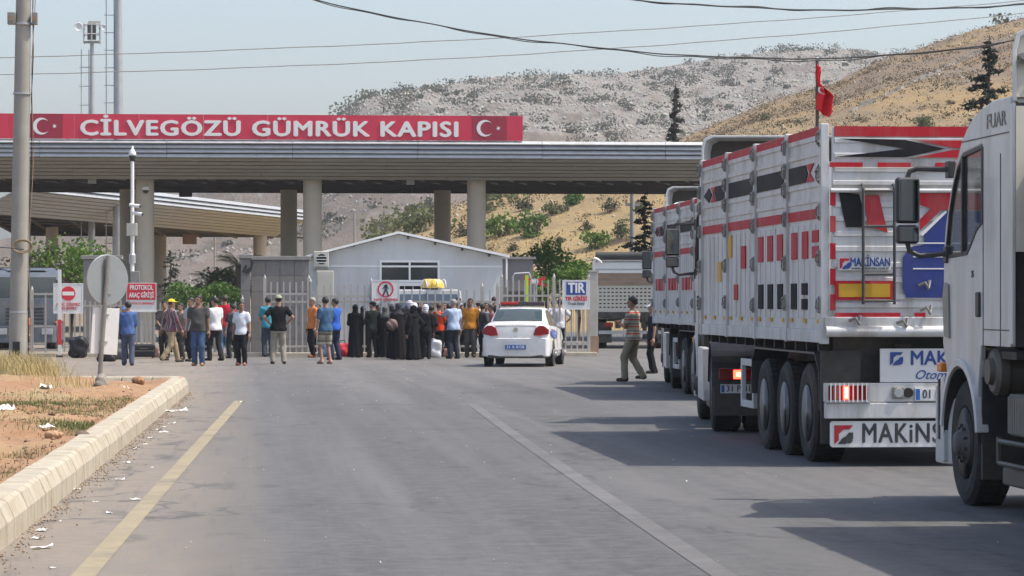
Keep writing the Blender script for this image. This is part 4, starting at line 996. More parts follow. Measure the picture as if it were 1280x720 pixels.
# white cctv pole
Y = 93.3; root = empty('camera_pole', (XatY(165.5, Y)[0], Y, 0)); ztop = PY(165, 200, Y).z
MB().tube((0, 0, 0), (0, 0, ztop), .065, .05, 12).build('pole', M['trim'], root, True); MB().lathe([(.10, 0), (.10, .25), (.07, .3)], 'z', (0, 0, PY(165, 325, Y).z - .1), 12).build('collar', M['galv'], root)
hc = MB().lathe([(.05, ztop), (.06, ztop + .04), (.105, ztop + .14), (.11, ztop + .2), (.06, ztop + .3), (.035, ztop + .34), (.03, ztop + .42)], 'z', (0, 0, 0), 16).build('dome_camera', M['trim'], root, True)
MB().lathe([(.02, ztop - .06), (.075, ztop - .02), (.10, ztop + .06), (.108, ztop + .135)], 'z', (0, 0, 0), 16).build('dome_lens', M['black'], hc, True)
MB().box(-.17, .15, -.16, -.05, PY(165, 295, Y).z, PY(165, 280, Y).z + .02).build('control_box', M['box'], root, bevel=.015)
MB().box(-.05, .22, -.25, -.05, PY(165, 357, Y).z, PY(165, 339, Y).z).build('lower_box', M['greymetal'], root, bevel=.015)
for dx, py in ((.05, 267), (-.02, 257)):
    z = PY(165, py, Y).z; c_ = MB().tube((dx - .05, -.1, z + .02), (dx + .25, -.28, z - .03), .05, .055, 10).build('bullet_camera', M['trim'], root, True); MB().tube((dx + .25, -.28, z - .03), (dx + .262, -.287, z - .032), .045, n=10).build('lens', M['black'], c_)
tag(root, 'slim white pole carrying dome camera, bullet cameras and a beige box', 'camera pole')
# small dome camera on the left canopy column
q = PY(182, 237, GY + 2.2); dc = empty('dome_camera', q); MB().lathe([(.14, .1), (.16, 0), (.14, -.02)], 'z', (0, 0, 0), 12).build('housing', M['trim'], dc, True); MB().lathe([(.13, -.02), (.09, -.13), (.01, -.16)], 'z', (0, 0, 0), 12).build('lens', M['black'], dc, True); MB().box(-.04, .04, 0, .12, .02, .12).build('bracket', M['trim'], dc)
tag(dc, 'small round camera on the left front canopy column', 'camera')

# concrete electricity pole at left
D = 65; q = P(22, 457, D); root = empty('concrete_pole', (q.x, q.y, 0)); zt_ = P(25, -40, D).z; k_ = D / F
lean = (29 - 21) * k_
MB().path([(0, 0, -.1), (lean * .5, 0, zt_ / 2), (lean, 0, zt_)], [11.6 * k_, 10.6 * k_, 9.2 * k_], 16).build('pole', M['polecon'], root, True)
def lx(z): return lean * z / zt_
z = P(22, 24, D).z
for s, w in ((-1, 9), (1, 7)):
    b_ = MB().box(lx(z) + s * 14.5 * k_ - w / 2 * k_, lx(z) + s * 14.5 * k_ + w / 2 * k_, -.18, .05, z - 7 * k_, z + 8 * k_).build('bracket_box', M['greymetal'], root, bevel=.01); MB().box(lx(z) + (s * 14.5 - 3) * k_, lx(z) + (s * 14.5 + 3) * k_, -.2, -.18, z - 3 * k_, z + 3 * k_).build('clamp', M['rust'], b_)
for zz in (P(22, 117, D).z, P(22, 30, D).z, P(22, 390, D).z): MB().lathe([(11.5 * k_, zz - .02), (11.5 * k_, zz + .02)], 'z', (lx(zz), 0, 0), 20).build('steel_band', M['galv'], root)
MB().box(-.09, .06, -.215, -.12, .35, .8).build('access_hatch', M['dark'], root)
MB().box(-.14, .1, -.30, -.18, 0, .42).build('broken_cover', M['rust'], root)
MB().path([(12 * k_ + lx(zt_), -.02, zt_)] + [(12.5 * k_ + lx(a) + .012 * math.sin(a * 3), -.05, a) for a in np.linspace(zt_ - .3, .4, 30)], .012, 5).build('riser_cable', M['cable'], root)
MB().path([(13.5 * k_ + lx(a) + .03 * math.sin(a * 1.7), -.06, a) for a in np.linspace(zt_, .6, 24)], .009, 5).build('riser_cable', M['rust'], root)
zc = P(22, 308, D).z; mb = MB()
for k in range(4): mb.path([(7 * k_ + (.17 + .012 * k) * math.cos(t), -.20 - .012 * k, zc + (.11 + .01 * k) * math.sin(t)) for t in np.linspace(0, 2 * PI, 19)], .011, 5)
mb.build('cable_coil', mat('tan_cable', (.30, .22, .13), .7), root)
tag(root, 'thick weathered concrete electricity pole at the left edge', 'pole')

# ---- overhead cables
def wire(pts, D, r, label, n=90, wave=0.0, m='cable'):
    px = np.array([p[0] for p in pts], float); py = np.array([p[1] for p in pts], float)
    xx = np.linspace(px[0], px[-1], n); fit = np.polyfit(px, py, min(4, len(px) - 1)); yy = np.polyval(fit, xx) + wave * (np.sin(xx / 31.0) + .7 * np.sin(xx / 13.0 + 1) + .5 * np.sin(xx / 71.0))
    Dv = np.linspace(D[0], D[1], n) if isinstance(D, tuple) else np.full(n, D)
    return tag(MB().path([P(a, b, d) for a, b, d in zip(xx, yy, Dv)], r, 6).build('overhead_cable', M[m], smooth=True), label, 'cable')
wire([(-120, 75), (0, 72), (330, 61), (600, 49), (860, 33), (1045, 20), (1280, 1), (1400, -10)], 90, .013, wave=.25, m='greymetal', label='upper of the two straight thin cables crossing the sky')  # grey instead of cable black: haze painted into the colour
wire([(-120, 95), (0, 93), (330, 84), (430, 79.5), (745, 63), (860, 53), (1250, 20), (1400, 4)], 90, .013, wave=.25, m='greymetal', label='lower of the two straight thin cables crossing the sky')  # same grey, standing for haze over the thin cable
b1 = [(330, -18), (392, 0), (470, 17), (560, 34), (640, 46), (760, 61), (870, 70), (1020, 73), (1150, 67), (1280, 47), (1400, 20)]
wire(b1, 48, .011, wave=.45, label= 'thick sagging cable running from the sky top to the right')
wire([(a, b + 3.2 * math.sin(a / 40.0) + 1.0) for a, b in b1], 48.2, .008, wave=1.2, label= 'thinner cable loosely wound along the thick sagging cable')
wire([(740, -6), (800, 2), (900, 7), (1000, 11), (1100, 13), (1200, 10), (1300, 4), (1400, -3)], 44, .012, wave=.5, label= 'loose dark cable curving along the top right sky edge')
wire([(740, -5), (820, 4), (900, 5), (1000, 13), (1100, 11), (1200, 9.5), (1300, 5), (1400, -2)], 44.3, .008, wave=1.3, label= 'thin wavy cable twisted round the top right loose cable')
wire([(-60, 309), (0, 309), (30, 312)], 64, .01, 'short thin cable reaching the concrete pole at coil height')

# ---- signs
def fence_sign(px0, px1, py0, py1, Y, label, name='entry_sign'):
    a, b = XatY(px0, Y)[0], XatY(px1, Y)[0]; z0, z1 = PY(px0, py1, Y).z, PY(px0, py0, Y).z
    root = empty(name, ((a + b) / 2, Y, z0)); w, h = (b - a) / 2, z1 - z0
    MB().box(-w, w, 0, .02, 0, h).build('board', M['signwhite'], root, bevel=.004)
    MB().prism(rect(-w, w, 0, h), XZ(-.008), 0, .008, [rect(-w + .03, w - .03, .03, h - .03)]).build('rim', M['signwhite'], root)
    for s in (-1, 1): MB().box(s * w * .6 - .03, s * w * .6 + .03, .02, .12, h * .2, h * .8).build('bracket', M['galv'], root)
    tag(root, label, 'sign'); return root, w, h
FS = FY - .12
s, w, h = fence_sign(66.5, 104, 354, 392, FS - .3, 'white square no entry sign with red disc at the left fence')
MB().prism(circ(0, h * .66, h * .235, 32), XZ(-.012), 0, .01).build('red_disc', M['signprint'], s); MB().box(-.17, .17, -.016, -.012, h * .66 - .055, h * .66 + .055).build('white_bar', M['letter'], s)
text('lettering', 'ARAÇ GİREMEZ', .12, M['signprint'], s, (0, -.012, h * .30), width=1.6 * w, ext=.003, bold=.003); text('lettering', 'NO ENTRY', .12, M['signprint'], s, (0, -.012, h * .17), width=1.1 * w, ext=.003, bold=.003)
s, w, h = fence_sign(158, 195.5, 353.5, 390, FS - .3, 'red and white protocol vehicle entrance sign above the blue shirt man')
MB().box(-w + .02, w - .02, -.014, -.008, h * .42, h - .02).build('red_field', M['signprint'], s)
text('lettering', 'PROTOKOL', .2, M['letter'], s, (0, -.018, h * .83), width=1.55 * w, ext=.003, bold=.006); text('lettering', 'ARAÇ GİRİŞİ', .2, M['letter'], s, (0, -.018, h * .57), width=1.65 * w, ext=.003, bold=.006)
text('lettering', 'PROTOCOL ENTRANCE', .09, M['signprint'], s, (0, -.012, h * .29), width=1.7 * w, ext=.003, bold=.002)
s, w, h = fence_sign(464.5, 499.5, 350, 379, FS, 'white square sign with red ring and walking figure in front of the cabin')
cz = h * .60; R_ = h * .345
MB().prism(circ(0, cz, R_, 36), XZ(-.012), 0, .01, [circ(0, cz, R_ * .82, 36)]).build('red_ring', M['signprint'], s)
fg = MB(); fg.prism(circ(0.0, cz + R_ * .5, R_ * .11, 12), XZ(-.012), 0, .006)
for pl in ([(-.04, .12), (.05, .14), (.04, -.02), (-.03, -.03)], [(.01, -.02), (.05, -.02), (.10, -.19), (.06, -.2)], [(-.03, -.02), (.02, -.03), (-.06, -.2), (-.10, -.19)], [(.04, .12), (.10, .0), (.08, -.01), (.02, .09)], [(-.03, .12), (-.10, .02), (-.08, 0), (-.02, .08)]): fg.prism([(a, cz + b) for a, b in pl], XZ(-.012), 0, .006)
fg.build('walking_figure', M['darkprint'], s)
text('lettering', 'YAYA GİREMEZ', .09, M['signprint'], s, (0, -.012, h * .15), width=1.75 * w, ext=.003, bold=.004); text('lettering', 'NO ENTRY', .05, M['darkprint'], s, (0, -.012, h * .055), width=.8 * w, ext=.003)
s, w, h = fence_sign(703, 737.5, 350, 387, FS, 'white and blue truck entrance sign on the right fence')
MB().box(-w * .72, w * .72, -.014, -.008, h * .50, h * .93).build('blue_field', M['logoblue'], s)
text('lettering', 'TIR', .42, M['letter'], s, (0, -.018, h * .715), width=1.25 * w, ext=.003, bold=.016); text('lettering', 'TIR GİRİŞİ', .16, M['signprint'], s, (0, -.012, h * .36), width=1.6 * w, ext=.003, bold=.008); text('lettering', 'Truck Entry', .11, M['darkprint'], s, (0, -.012, h * .2), width=1.2 * w, ext=.003, bold=.002)
# round sign seen from behind on the island, with a plate below
D = 54.5; q = G(122, 478, .3); D = q.x * ST + q.y * CT; k_ = D / F; root = empty('round_road_sign', (q.x, q.y, .22)); ztop = P(135, 320, D).z - .22
up = Vector((13.5 * k_, 0, ztop)); MB().tube((0, 0, -.3), up, .04, .038, 10).build('pole', M['greymetal'], root, True)
def onp(py): return up * ((P(0, py, D).z - .22) / ztop)
c = onp(350); cs = Vector((c.x - .04, .075, c.z)); ds = MB().lathe([(.415, -.012), (.425, 0), (.415, .015)], 'y', (0, 0, 0), 40).build('disc', M['signback'], root, loc=cs + Vector((.05, 0, 0)), rot=(0, 0, math.radians(38)))
for dz in (-.22, .22): MB().box(-.06, .06, -.03, -.012, dz - .015, dz + .015).build('clamp', M['signback'], ds)
c = onp(412); pl_ = MB().box(-.23, .23, -.01, .01, -.41, .36).build('lower_plate', M['signwhite'], root, loc=(c.x + .04, .065, c.z), rot=(0, .06, math.radians(20)), bevel=.003)
for dz in (-.2, .25): MB().box(-.05, .05, -.03, -.01, dz - .012, dz + .012).build('clamp', M['galv'], pl_)
tag(root, 'round road sign seen from behind on a leaning pole with plate below', 'road sign')
# flag on a pole behind the trailers
D = 58; q = P(1021.5, 376, D); root = empty('flag_pole', (q.x, q.y, 0)); z1 = P(1021, 76, D).z
MB().tube((0, 0, 0), (0, 0, z1), .045, .03, 10).build('pole', M['truss'], root, True); MB().lathe([(.03, z1), (.05, z1 + .03), (.01, z1 + .07)], 'z', (0, 0, 0), 10).build('finial', M['galv'], root)
za_, zb_ = P(0, 80, D).z, P(0, 138, D).z; nu, nv_ = 26, 30; V = []; k_ = D / F
def flagpt(u, v):
    wd = (5 + 14 * np.interp(v, [0, .25, .45, .6, .9, 1], [.05, .10, .55, .95, 1, .6])) * k_; x = -2.5 * k_ * (1 - abs(2 * v - .8)) * .8 + wd * u - .03 * np.sin(v * 9)
    return (float(x), float(-.06 + .09 * math.sin(u * 9 + v * 3) * (0.3 + u)), float(za_ + (zb_ - za_) * v - .12 * u * (1 + math.sin(v * 7) * .3)))
V = [flagpt(i / nu, j / nv_) for j in range(nv_ + 1) for i in range(nu + 1)]; Fc = [(j * (nu + 1) + i, j * (nu + 1) + i + 1, (j + 1) * (nu + 1) + i + 1, (j + 1) * (nu + 1) + i) for j in range(nv_) for i in range(nu)]
fl = bpy.data.objects.new('flag', npmesh('flag', V, Fc, [M['cloth_red']], True)); COL.objects.link(fl); fl.parent = root; sm = fl.modifiers.new('thick', 'SOLIDIFY'); sm.thickness = .006
def flag_patch(poly, name):
    mb = MB(); flat = [Vector((a, b, 0)) for a, b in poly]; tr = tessellate_polygon([flat]); vs = []
    for a, b in poly: p_ = flagpt(a, b); vs.append((p_[0], p_[1] - .010, p_[2]))
    mb.add(vs, [tuple(t) for t in tr]); o = mb.build(name, M['letter'], fl); sm = o.modifiers.new('thick', 'SOLIDIFY'); sm.thickness = .003
flag_patch([(.05 + .6 * (a), .55 + .16 * b) for a, b in crescent(.4, 0, .5)], 'crescent'); flag_patch([(.35 + .2 * a, .36 + .035 * b) for a, b in star(0, 0, 1)], 'star')
tag(root, 'limp red flag with white crescent on a dark pole behind the big trailer', 'flag')
# ------------------------------------------------------------ vehicles
def make_wheel_meshes(R, W, rim, kind):
    """meshes of a wheel turning about x, outer face towards -x at x=0"""
    ri = R * 0.575
    ty = MB().lathe([(ri, .03), (ri + .02, .012), (R * .80, -.004), (R * .93, .006), (R * .985, .03), (R, .06), (R, W - .06), (R * .985, W - .03), (R * .9, W - .005), (ri, W - .02)], 'x', (0, 0, 0), 40)
    for k in range(40):                             # tread blocks
        a = 2 * PI * k / 40
        for x0, x1, sh in ((.035, W * .30, 0), (W * .36, W * .64, .5), (W * .70, W - .035, 0)):
            t0, t1 = a + sh * .08 + .012, a + sh * .08 + .125; R2 = R + .008
            ty.add([(x, r * math.cos(t), r * math.sin(t)) for x in (x0, x1) for r in (R - .006, R2) for t in (t0, t1)], [(0, 1, 3, 2), (4, 6, 7, 5), (2, 3, 7, 6), (0, 2, 6, 4), (1, 5, 7, 3)])
    hubp = [(R * .27, .17), (R * .25, .10), (R * .21, .05), (R * .17, .02), (R * .10, .005), (.005, .005)] if kind == 'rear' else None
    if kind == 'rear': prof = [(ri, .004), (ri - .018, .006), (ri - .030, .11), (R * .47, .15), (R * .34, .175), (R * .005, .18)]
    else: prof = [(ri, .012), (ri - .025, .015), (ri - .05, .07), (R * .40, .05), (R * .33, .0), (R * .24, -.01), (R * .20, -.055), (R * .15, -.075), (.005, -.075)]
    rm = MB().lathe(prof, 'x', (0, 0, 0), 32)
    nut = MB(); rr, xn = (R * .30, .15) if kind == 'rear' else (R * .285, -.005)
    for k in range(10):
        t = 2 * PI * k / 10; nut.tube((xn - .03, rr * math.cos(t), rr * math.sin(t)), (xn + .02, rr * math.cos(t), rr * math.sin(t)), .016, n=6)
    hole = MB(); rh, xh = (R * .42, .158) if kind == 'rear' else (R * .45, .058)
    for k in range(10):
        t = 2 * PI * (k + .5) / 10; hole.tube((xh - .012, rh * math.cos(t), rh * math.sin(t)), (xh - .004, rh * math.cos(t), rh * math.sin(t)), R * .055, n=10)
    t_ = ty.mesh('tyre', M['tyre']); 
    r_m = rm.mesh('rim', rim, True)
    hub = MB().lathe(hubp, 'x', (0, 0, 0), 24).mesh('hub', M['grimy'], True) if hubp else None
    return t_, r_m, nut.mesh('wheel_nut', rim), hole.mesh('rim_hole', M['dark']), hub
WM = {}
def wheel(parent, x, y, z, side, R=.5, W=.30, kind='rear', rim='rim'):
    key = (R, W, kind, rim)
    if key not in WM: WM[key] = make_wheel_meshes(R, W, M[rim], kind)
    w = empty('wheel', (x, y, z), 0, parent)
    if side > 0: w.rotation_euler = (0, 0, PI)
    a, b, c, d, e = WM[key]
    if e: inst(e, 'hub', w)
    ph = random.uniform(0, 6.3)
    inst(a, 'tyre', w, rot=(ph, 0, 0)); inst(b, 'rim', w, rot=(ph, 0, 0))
    o = inst(c, 'wheel_nut', w, rot=(ph, 0, 0)); o['kind'] = 'stuff'; o = inst(d, 'rim_hole', w, rot=(ph, 0, 0)); o['kind'] = 'stuff'
    return w

def Rr(px, py):                                     # picture point on the big trailer's rear face -> local x, z
    return ((px - 1030) / 125.8 - 1.25, EYE + (HZ - py) / 125.8)
def decal(name, poly, m, parent, y=-.022, t=.006): return MB().prism(poly, XZ(y), 0, t).build(name, m, parent)
def logo(parent, x, z, s, y, red='red', dk='logoblue'):
    decal('logo', [(x, z), (x, z + s), (x + s, z + s), (x + s * .8, z + s * .78), (x + s * .5, z + s * .78), (x + s * .24, z + s * .55), (x + s * .24, z + s * .22)], M[red], parent, y)
    decal('logo', [(x + s * .18, z), (x + s * .42, z + s * .32), (x + s * .62, z + s * .42), (x + s * .78, z + s * .62), (x + s, z + s * .62), (x + s, z + s * .3), (x + s * .6, z + s * .02)], M[dk], parent, y - .002)
    decal('logo', circ(x + s * .78, z + s * .24, s * .2, 14), M[dk], parent, y - .004)

latch_mesh = [None]
def latches():
    if latch_mesh[0] is None:
        mb = MB(); mb.box(-.012, .0, -.05, .05, -.08, .08); mb.path([(-.012, .0, .07), (-.032, .03, .04), (-.034, .04, -.03), (-.012, .0, -.08)], .009, 5); mb.box(-.026, -.01, -.03, .03, -.035, .025); mb.tube((-.024, -.07, -.05), (-.024, .05, -.05), .010, n=6); mb.tube((-.02, -.04, .05), (-.02, .04, .055), .012, n=6)
        latch_mesh[0] = mb.mesh('latch', M['greymetal'])
    return latch_mesh[0]
def trailer(loc, rz, label, group, near=True, L=8.15):
    T = empty('semi_trailer', loc, rz); tag(T, label, 'trailer', group)
    zb, z1 = 1.36, 3.40; np_ = 4; pw = L / np_; zmid = 2.52; wm = M['trailer']
    for side in (-1, 1):
        xs = side * 1.25
        for k in range(np_):
            y0, y1 = k * pw + .05, (k + 1) * pw - .05
            mb = MB(); a, b = sorted((xs, xs - side * .04)); mb.box(a, b, y0, y1, zb, z1)
            a, b = sorted((xs, xs + side * .014))
            for j in range(5):                      # horizontal swages in the upper half
                z = 2.64 + j * .155
                if 2.80 < z < 3.08: continue
                mb.box(a, b, y0 + .02, y1 - .02, z, z + .05)
            for j in range(6):                      # upright swages in the lower half
                y = y0 + .06 + j * (y1 - y0 - .30) / 5; mb.box(*sorted((xs, xs + side * .006)), y, y + .17, 1.47, 2.43)
            mb.build('side_panel', wm, T, bevel=.006, seg=1)
            a, b = sorted((xs + side * .001, xs + side * .010))
            MB().box(a, b, y0 + .01, y1 - .01, 3.29, z1 - .005).build('red_strip', M['red'], T)
            MB().box(a, b, y0 + .01, y1 - .01, 2.475, 2.575).build('red_strip', M['red'], T)
            if side < 0:
                fn = YZ(xs - .012); yk = lambda t: y0 + (y1 - y0) * t
                if k in (1, 2): MB().prism([(yk(.02), 2.86), (yk(.98), 2.86), (yk(.98), 3.04), (yk(.02), 3.04)], fn, 0, .010).build('grey_band', M['dgrey'], T)
                elif k == 0:
                    MB().prism([(yk(.22), 2.95), (yk(.06), 2.86), (yk(.02), 2.86), (yk(.0), 2.95), (yk(.02), 3.04), (yk(.06), 3.04)][::-1], fn, 0, .010).build('grey_chevron', M['dgrey'], T)
                    MB().prism([(yk(.50), 2.86), (yk(.98), 2.86), (yk(.98), 3.04), (yk(.50), 3.04), (yk(.42), 2.95)], fn, 0, .010).build('grey_band', M['dgrey'], T)
                    for s in (0, 1): MB().prism([(yk(.48), 2.86 + .18 * s), (yk(.24), 2.86 + .18 * s), (yk(.36), 2.95)], fn, 0, .010).build('red_wedge', M['red'], T)
                else:
                    MB().prism([(yk(.02), 2.86), (yk(.42), 2.86), (yk(.50), 2.95), (yk(.42), 3.04), (yk(.02), 3.04)], fn, 0, .010).build('grey_band', M['dgrey'], T)
                    for s in (0, 1): MB().prism([(yk(.46), 2.86 + .18 * s), (yk(.66), 2.86 + .18 * s), (yk(.56), 2.95)], fn, 0, .010).build('red_wedge', M['red'], T)
                    MB().prism([(yk(.62), 2.95), (yk(.74), 2.86), (yk(.95), 2.95), (yk(.74), 3.04)], fn, 0, .010).build('grey_chevron', M['dgrey'], T)
                    MB().prism(rect(yk(.72), yk(.78), 3.12, 3.16), fn, 0, .012).build('side_marker', M['orange'], T)
                fn = YZ(xs - .018)
                def slot(ta, tb, za, zc, m, nm): MB().prism(rect(yk(ta), yk(tb), za, zc), fn, 0, .016).build(nm, M[m], T)
                if near:
                    if k == 0:
                        for ta in (.72, .40): slot(ta, ta + .17, 2.08, 2.36, 'red', 'red_mark')
                        slot(.10, .28, 2.24, 2.36, 'red', 'red_mark'); slot(.10, .28, 2.08, 2.20, 'red', 'red_mark')
                        slot(.74, .90, 1.56, 1.83, 'dblack', 'black_slot'); slot(.42, .58, 1.71, 1.83, 'dblack', 'black_slot'); slot(.42, .58, 1.56, 1.67, 'dblack', 'black_slot')
                    if k == 1:
                        for ta in (.76, .44, .12): slot(ta, ta + .17, 2.08, 2.36, 'red', 'red_mark'); slot(ta, ta + .16, 1.56, 1.83, 'dblack', 'black_slot')
                    if k == 2: slot(.34, .50, 2.02, 2.28, 'red', 'red_mark'); slot(.62, .76, 1.66, 1.84, 'red', 'red_mark')
                    if k == 2: slot(.86, .97, 2.16, 2.42, 'yellow', 'yellow_label')
                    if k == 3: slot(.22, .36, 1.88, 2.12, 'yellow', 'yellow_label')
                else:
                    for ta in (.06, .28, .50, .72): slot(ta, ta + .13, 1.84, 2.06, 'red', 'red_mark')
                for ta in (.1, .5, .9): slot(ta - .035, ta + .035, 1.425, 1.465, 'yellow', 'edge_reflector')
        for k in range(np_ + 1):
            y = k * pw; a, b = sorted((xs - side * .05, xs + side * .035)); hw = .075 if k == 0 else .045
            yy0, yy1 = (y, y + .10) if k == 0 else (y - .045, y + .045)
            MB().box(a, b, yy0, yy1, zb - .14, z1 + .012).build('post', wm, T, bevel=.008)
            if side < 0:
                for z in (3.27, 2.90, 2.52, 2.06, 1.60) if k == 0 else (3.28, 3.02, 2.80, 2.50, 2.06, 1.62): inst(latches(), 'latch', T, (xs - .035, y + (.05 if k == 0 else 0), z + random.uniform(-.02, .02)), (random.uniform(-.2, .2), 0, 0))
        a, b = sorted((xs - side * .02, xs + side * .02))
        MB().box(a, b, .10, L, zb - .13, zb).build('bottom_rail', wm, T, bevel=.008)
        for k in range(12): MB().box(*sorted((xs - side * .12, xs - side * .02)), .4 + k * .65, .46 + k * .65, zb - .22, zb - .13).build('tie_hook', M['chassis'], T)
    MB().box(-1.21, 1.21, .05, L, zb - .06, zb + .02).build('floor', M['greymetal'], T)
    MB().box(-1.20, 1.20, L - .04, L + .02, zb, z1).build('front_wall', wm, T)
    # rolled tarp on top corner, load heap
    MB().path([(-1.05, L - 1.2, 3.36), (-.9, L - .8, 3.42), (-.6, L - .6, 3.45), (-.3, L - .5, 3.42), (.1, L - .6, 3.38)], [.06, .09, .10, .09, .06], 7).build('white_sheet_bundle', M['trim'], T, True)
    # tailgate
    tl = empty('tailgate', (0, 0, 0), 0, T)
    mb = MB(); mb.box(-1.17, 1.17, .0, .04, 1.50, 3.38)
    for z in (1.58, 1.66, 1.83, 1.98, 2.14, 2.29, 2.44, 2.58): mb.box(-1.15, .02, -.014, 0, z, z + .055); mb.box(.10, 1.15, -.014, 0, z, z + .055)
    for z in (2.93, 3.07, 3.22): mb.box(-1.15, 1.15, -.014, 0, z, z + .05)
    mb.box(-1.17, 1.17, -.03, 0, 2.80, 2.845); mb.box(.02, .10, -.02, 0, 1.50, 2.75)
    mb.build('panel', wm, tl, bevel=.005, seg=1)
    MB().tube((-1.19, -.035, 2.745), (1.19, -.035, 2.745), .022, n=10).build('hinge_bar', wm, tl, True)
    MB().box(-1.15, 1.15, -.012, 0, 3.285, 3.385).build('top_red_band', M['red'], tl)
    pts = lambda *a: [Rr(*p) for p in a]
    if near:
        decal('black_arrow', pts((1048, 173), (1132, 174.5), (1183, 185.5), (1132, 196.5), (1044, 196), (1132, 185.5)), M['dblack'], tl)
        decal('red_arrow', pts((1145, 175), (1230, 175), (1230, 184.5), (1194, 184.5)), M['red'], tl); decal('red_arrow', pts((1145, 196.5), (1192, 187), (1230, 187), (1230, 196.5)), M['red'], tl)
        for a in (1036, 1097, 1170, 1240, 1300): decal('red_dash', pts((a, 203), (a + 42, 203), (a + 42, 209), (a, 209)), M['red'], tl, -.034)
        for b in (237, 270, 304, 336, 368): decal('red_dash', pts((1037, b), (1044, b), (1044, b + 20), (1037, b + 20)), M['red'], tl)
        decal('black_stripe', pts((1048, 239), (1074, 243), (1079, 262), (1081, 284), (1057, 284), (1052, 262)), M['dblack'], tl)
        decal('red_stripe', pts((1080, 244), (1099, 244), (1103, 262), (1110, 291), (1100, 287), (1085, 283), (1082, 262)), M['red'], tl)
        decal('red_emblem', pts((1151, 241), (1250, 241), (1232, 262), (1178, 262), (1151, 288), (1151, 274), (1165, 260), (1151, 256)), M['red'], tl)
        decal('blue_emblem', pts((1156, 290), (1184, 264), (1240, 264), (1240, 372), (1134, 372), (1129, 360), (1129, 322), (1140, 308), (1156, 306)), M['blue'], tl, -.026)
        decal('white_line', pts((1151, 292), (1183, 263), (1185, 265), (1154, 295)), M['letter'], tl, -.030)
        for b in (303, 320, 335): decal('white_line', pts((1142, b), (1236, b), (1236, b + 1.6), (1142, b + 1.6)), M['letter'], tl, -.030)
        # maker's plate
        x0, z0 = Rr(1047, 338); x1, zz = Rr(1114, 322); pl = MB().box(x0, x1, -.032, -.022, z0, zz).build('maker_plate', M['signwhite'], tl)
        logo(tl, x0 + .015, z0 + .012, zz - z0 - .02, -.040); text('lettering', 'MAKİNSAN', .12, M['logoblue'], pl, ((x0 + x1) / 2 + .055, -.036, z0 + .08), width=.40, ext=.002, bold=.003); text('lettering', 'www.makinsan.com.tr', .04, M['darkprint'], pl, ((x0 + x1) / 2 + .055, -.036, z0 + .022), width=.38, ext=.002)
        # yellow marker board
        x0, z0 = Rr(1043, 375); x1, zz = Rr(1117, 351); yb = MB().box(x0, x1, -.034, -.022, z0, zz).build('marker_board', M['red'], tl); MB().box(x0 + .035, x1 - .035, -.038, -.034, z0 + .03, zz - .03).build('yellow_field', M['yellow'], yb)
        decal('bottom_red_band', pts((1043, 391), (1126, 391), (1126, 398), (1043, 398)), M['red'], tl); decal('bottom_red_band', pts((1144, 391), (1158, 391), (1158, 398), (1144, 398)), M['red'], tl)
        # ladder
        ld = empty('ladder', (0, 0, 0), 0, T); xa, za = Rr(1077, 378); xb, zb2 = Rr(1116.5, 232)
        for x in (xa, xb): MB().path([(x, -.10, za - .02), (x, -.10, zb2 - .03), (x, -.07, zb2), (x, -.02, zb2 + .01)], .016, 7).build('rail', M['charcoal'], ld, True)
        for py in (376, 343, 283, 239): MB().tube((xa, -.10, Rr(0, py)[1]), (xb, -.10, Rr(0, py)[1]), .014, n=7).build('rung', M['charcoal'], ld, True)
        for px, py in ((1068, 401), (1128, 404), (1156, 357), (1158, 388)):
            x, z = Rr(px, py); MB().path([(x - .06, -.05, z), (x, -.09, z + .03), (x + .03, -.08, z - .03), (x + .05, -.05, z + .05)], .018, 6).build('tailgate_hook', M['greymetal'], T)
    mb = MB(); mb.box(-1.25, 1.25, -.03, .08, 1.38, 1.49); mb.build('sill_rail', wm, T, bevel=.01)
    MB().tube((-1.24, -.03, 1.345), (1.24, -.03, 1.345), .055, n=12).build('sill_tube', wm, T, True)
    # chassis
    ch = M['chassis']
    for s in (-1, 1): MB().box(s * .42 - .08, s * .42 + .08, .15, L + .3, .78, 1.22).build('frame_beam', ch, T)
    MB().box(-1.0, 1.0, .5, L - .3, 1.22, 1.30).build('subframe', ch, T)
    for y in (1.15, 2.46, 3.77):
        MB().tube((-1.0, y, .5), (1.0, y, .5), .075, n=10).build('axle', ch, T)
        for s in (-1, 1): wheel(T, s * 1.22, y, .5, s, .5, .36, 'rear')
    for s in (-1, 1):                               # long mudguard over three axles
        a, b = sorted((s * 1.24, s * .84)); prof = [(.30, .55), (.36, .95), (.60, 1.13), (4.25, 1.13), (4.48, .98), (4.52, .60)]
        inn = [(y, z - .02) if 0.5 < y < 4.4 else (y + (.02 if y < 1 else -.02), z) for y, z in prof]
        MB().prism(prof + inn[::-1], lambda u, v, t: (t, u, v), a, b).build('mudguard', M['charcoal'], T)
        MB().box(a, b, .22, .25, .22, 1.15).build('mud_flap', M['plastic'], T)
        gm = MB(); gm.prism(rect(4.60, 5.50, .42, .98), YZ(s * 1.20), 0, .05, [rect(4.69, 5.41, .50, .90)]); gm.build('side_guard', wm, T, bevel=.006)
        gm = MB(); gm.box(*sorted((s * .95, s * .75)), 5.2, 5.95, .5, 1.05); gm.build('tool_box', M['chassis'], T, bevel=.02)
        MB().tube((s * .75, 6.5, 1.2), (s * .75, 6.5, .35), .06, n=8).build('landing_leg', ch, T)
    MB().box(-1.1, 1.1, .30, .34, .30, 1.30).build('rear_apron', M['plastic'], T)
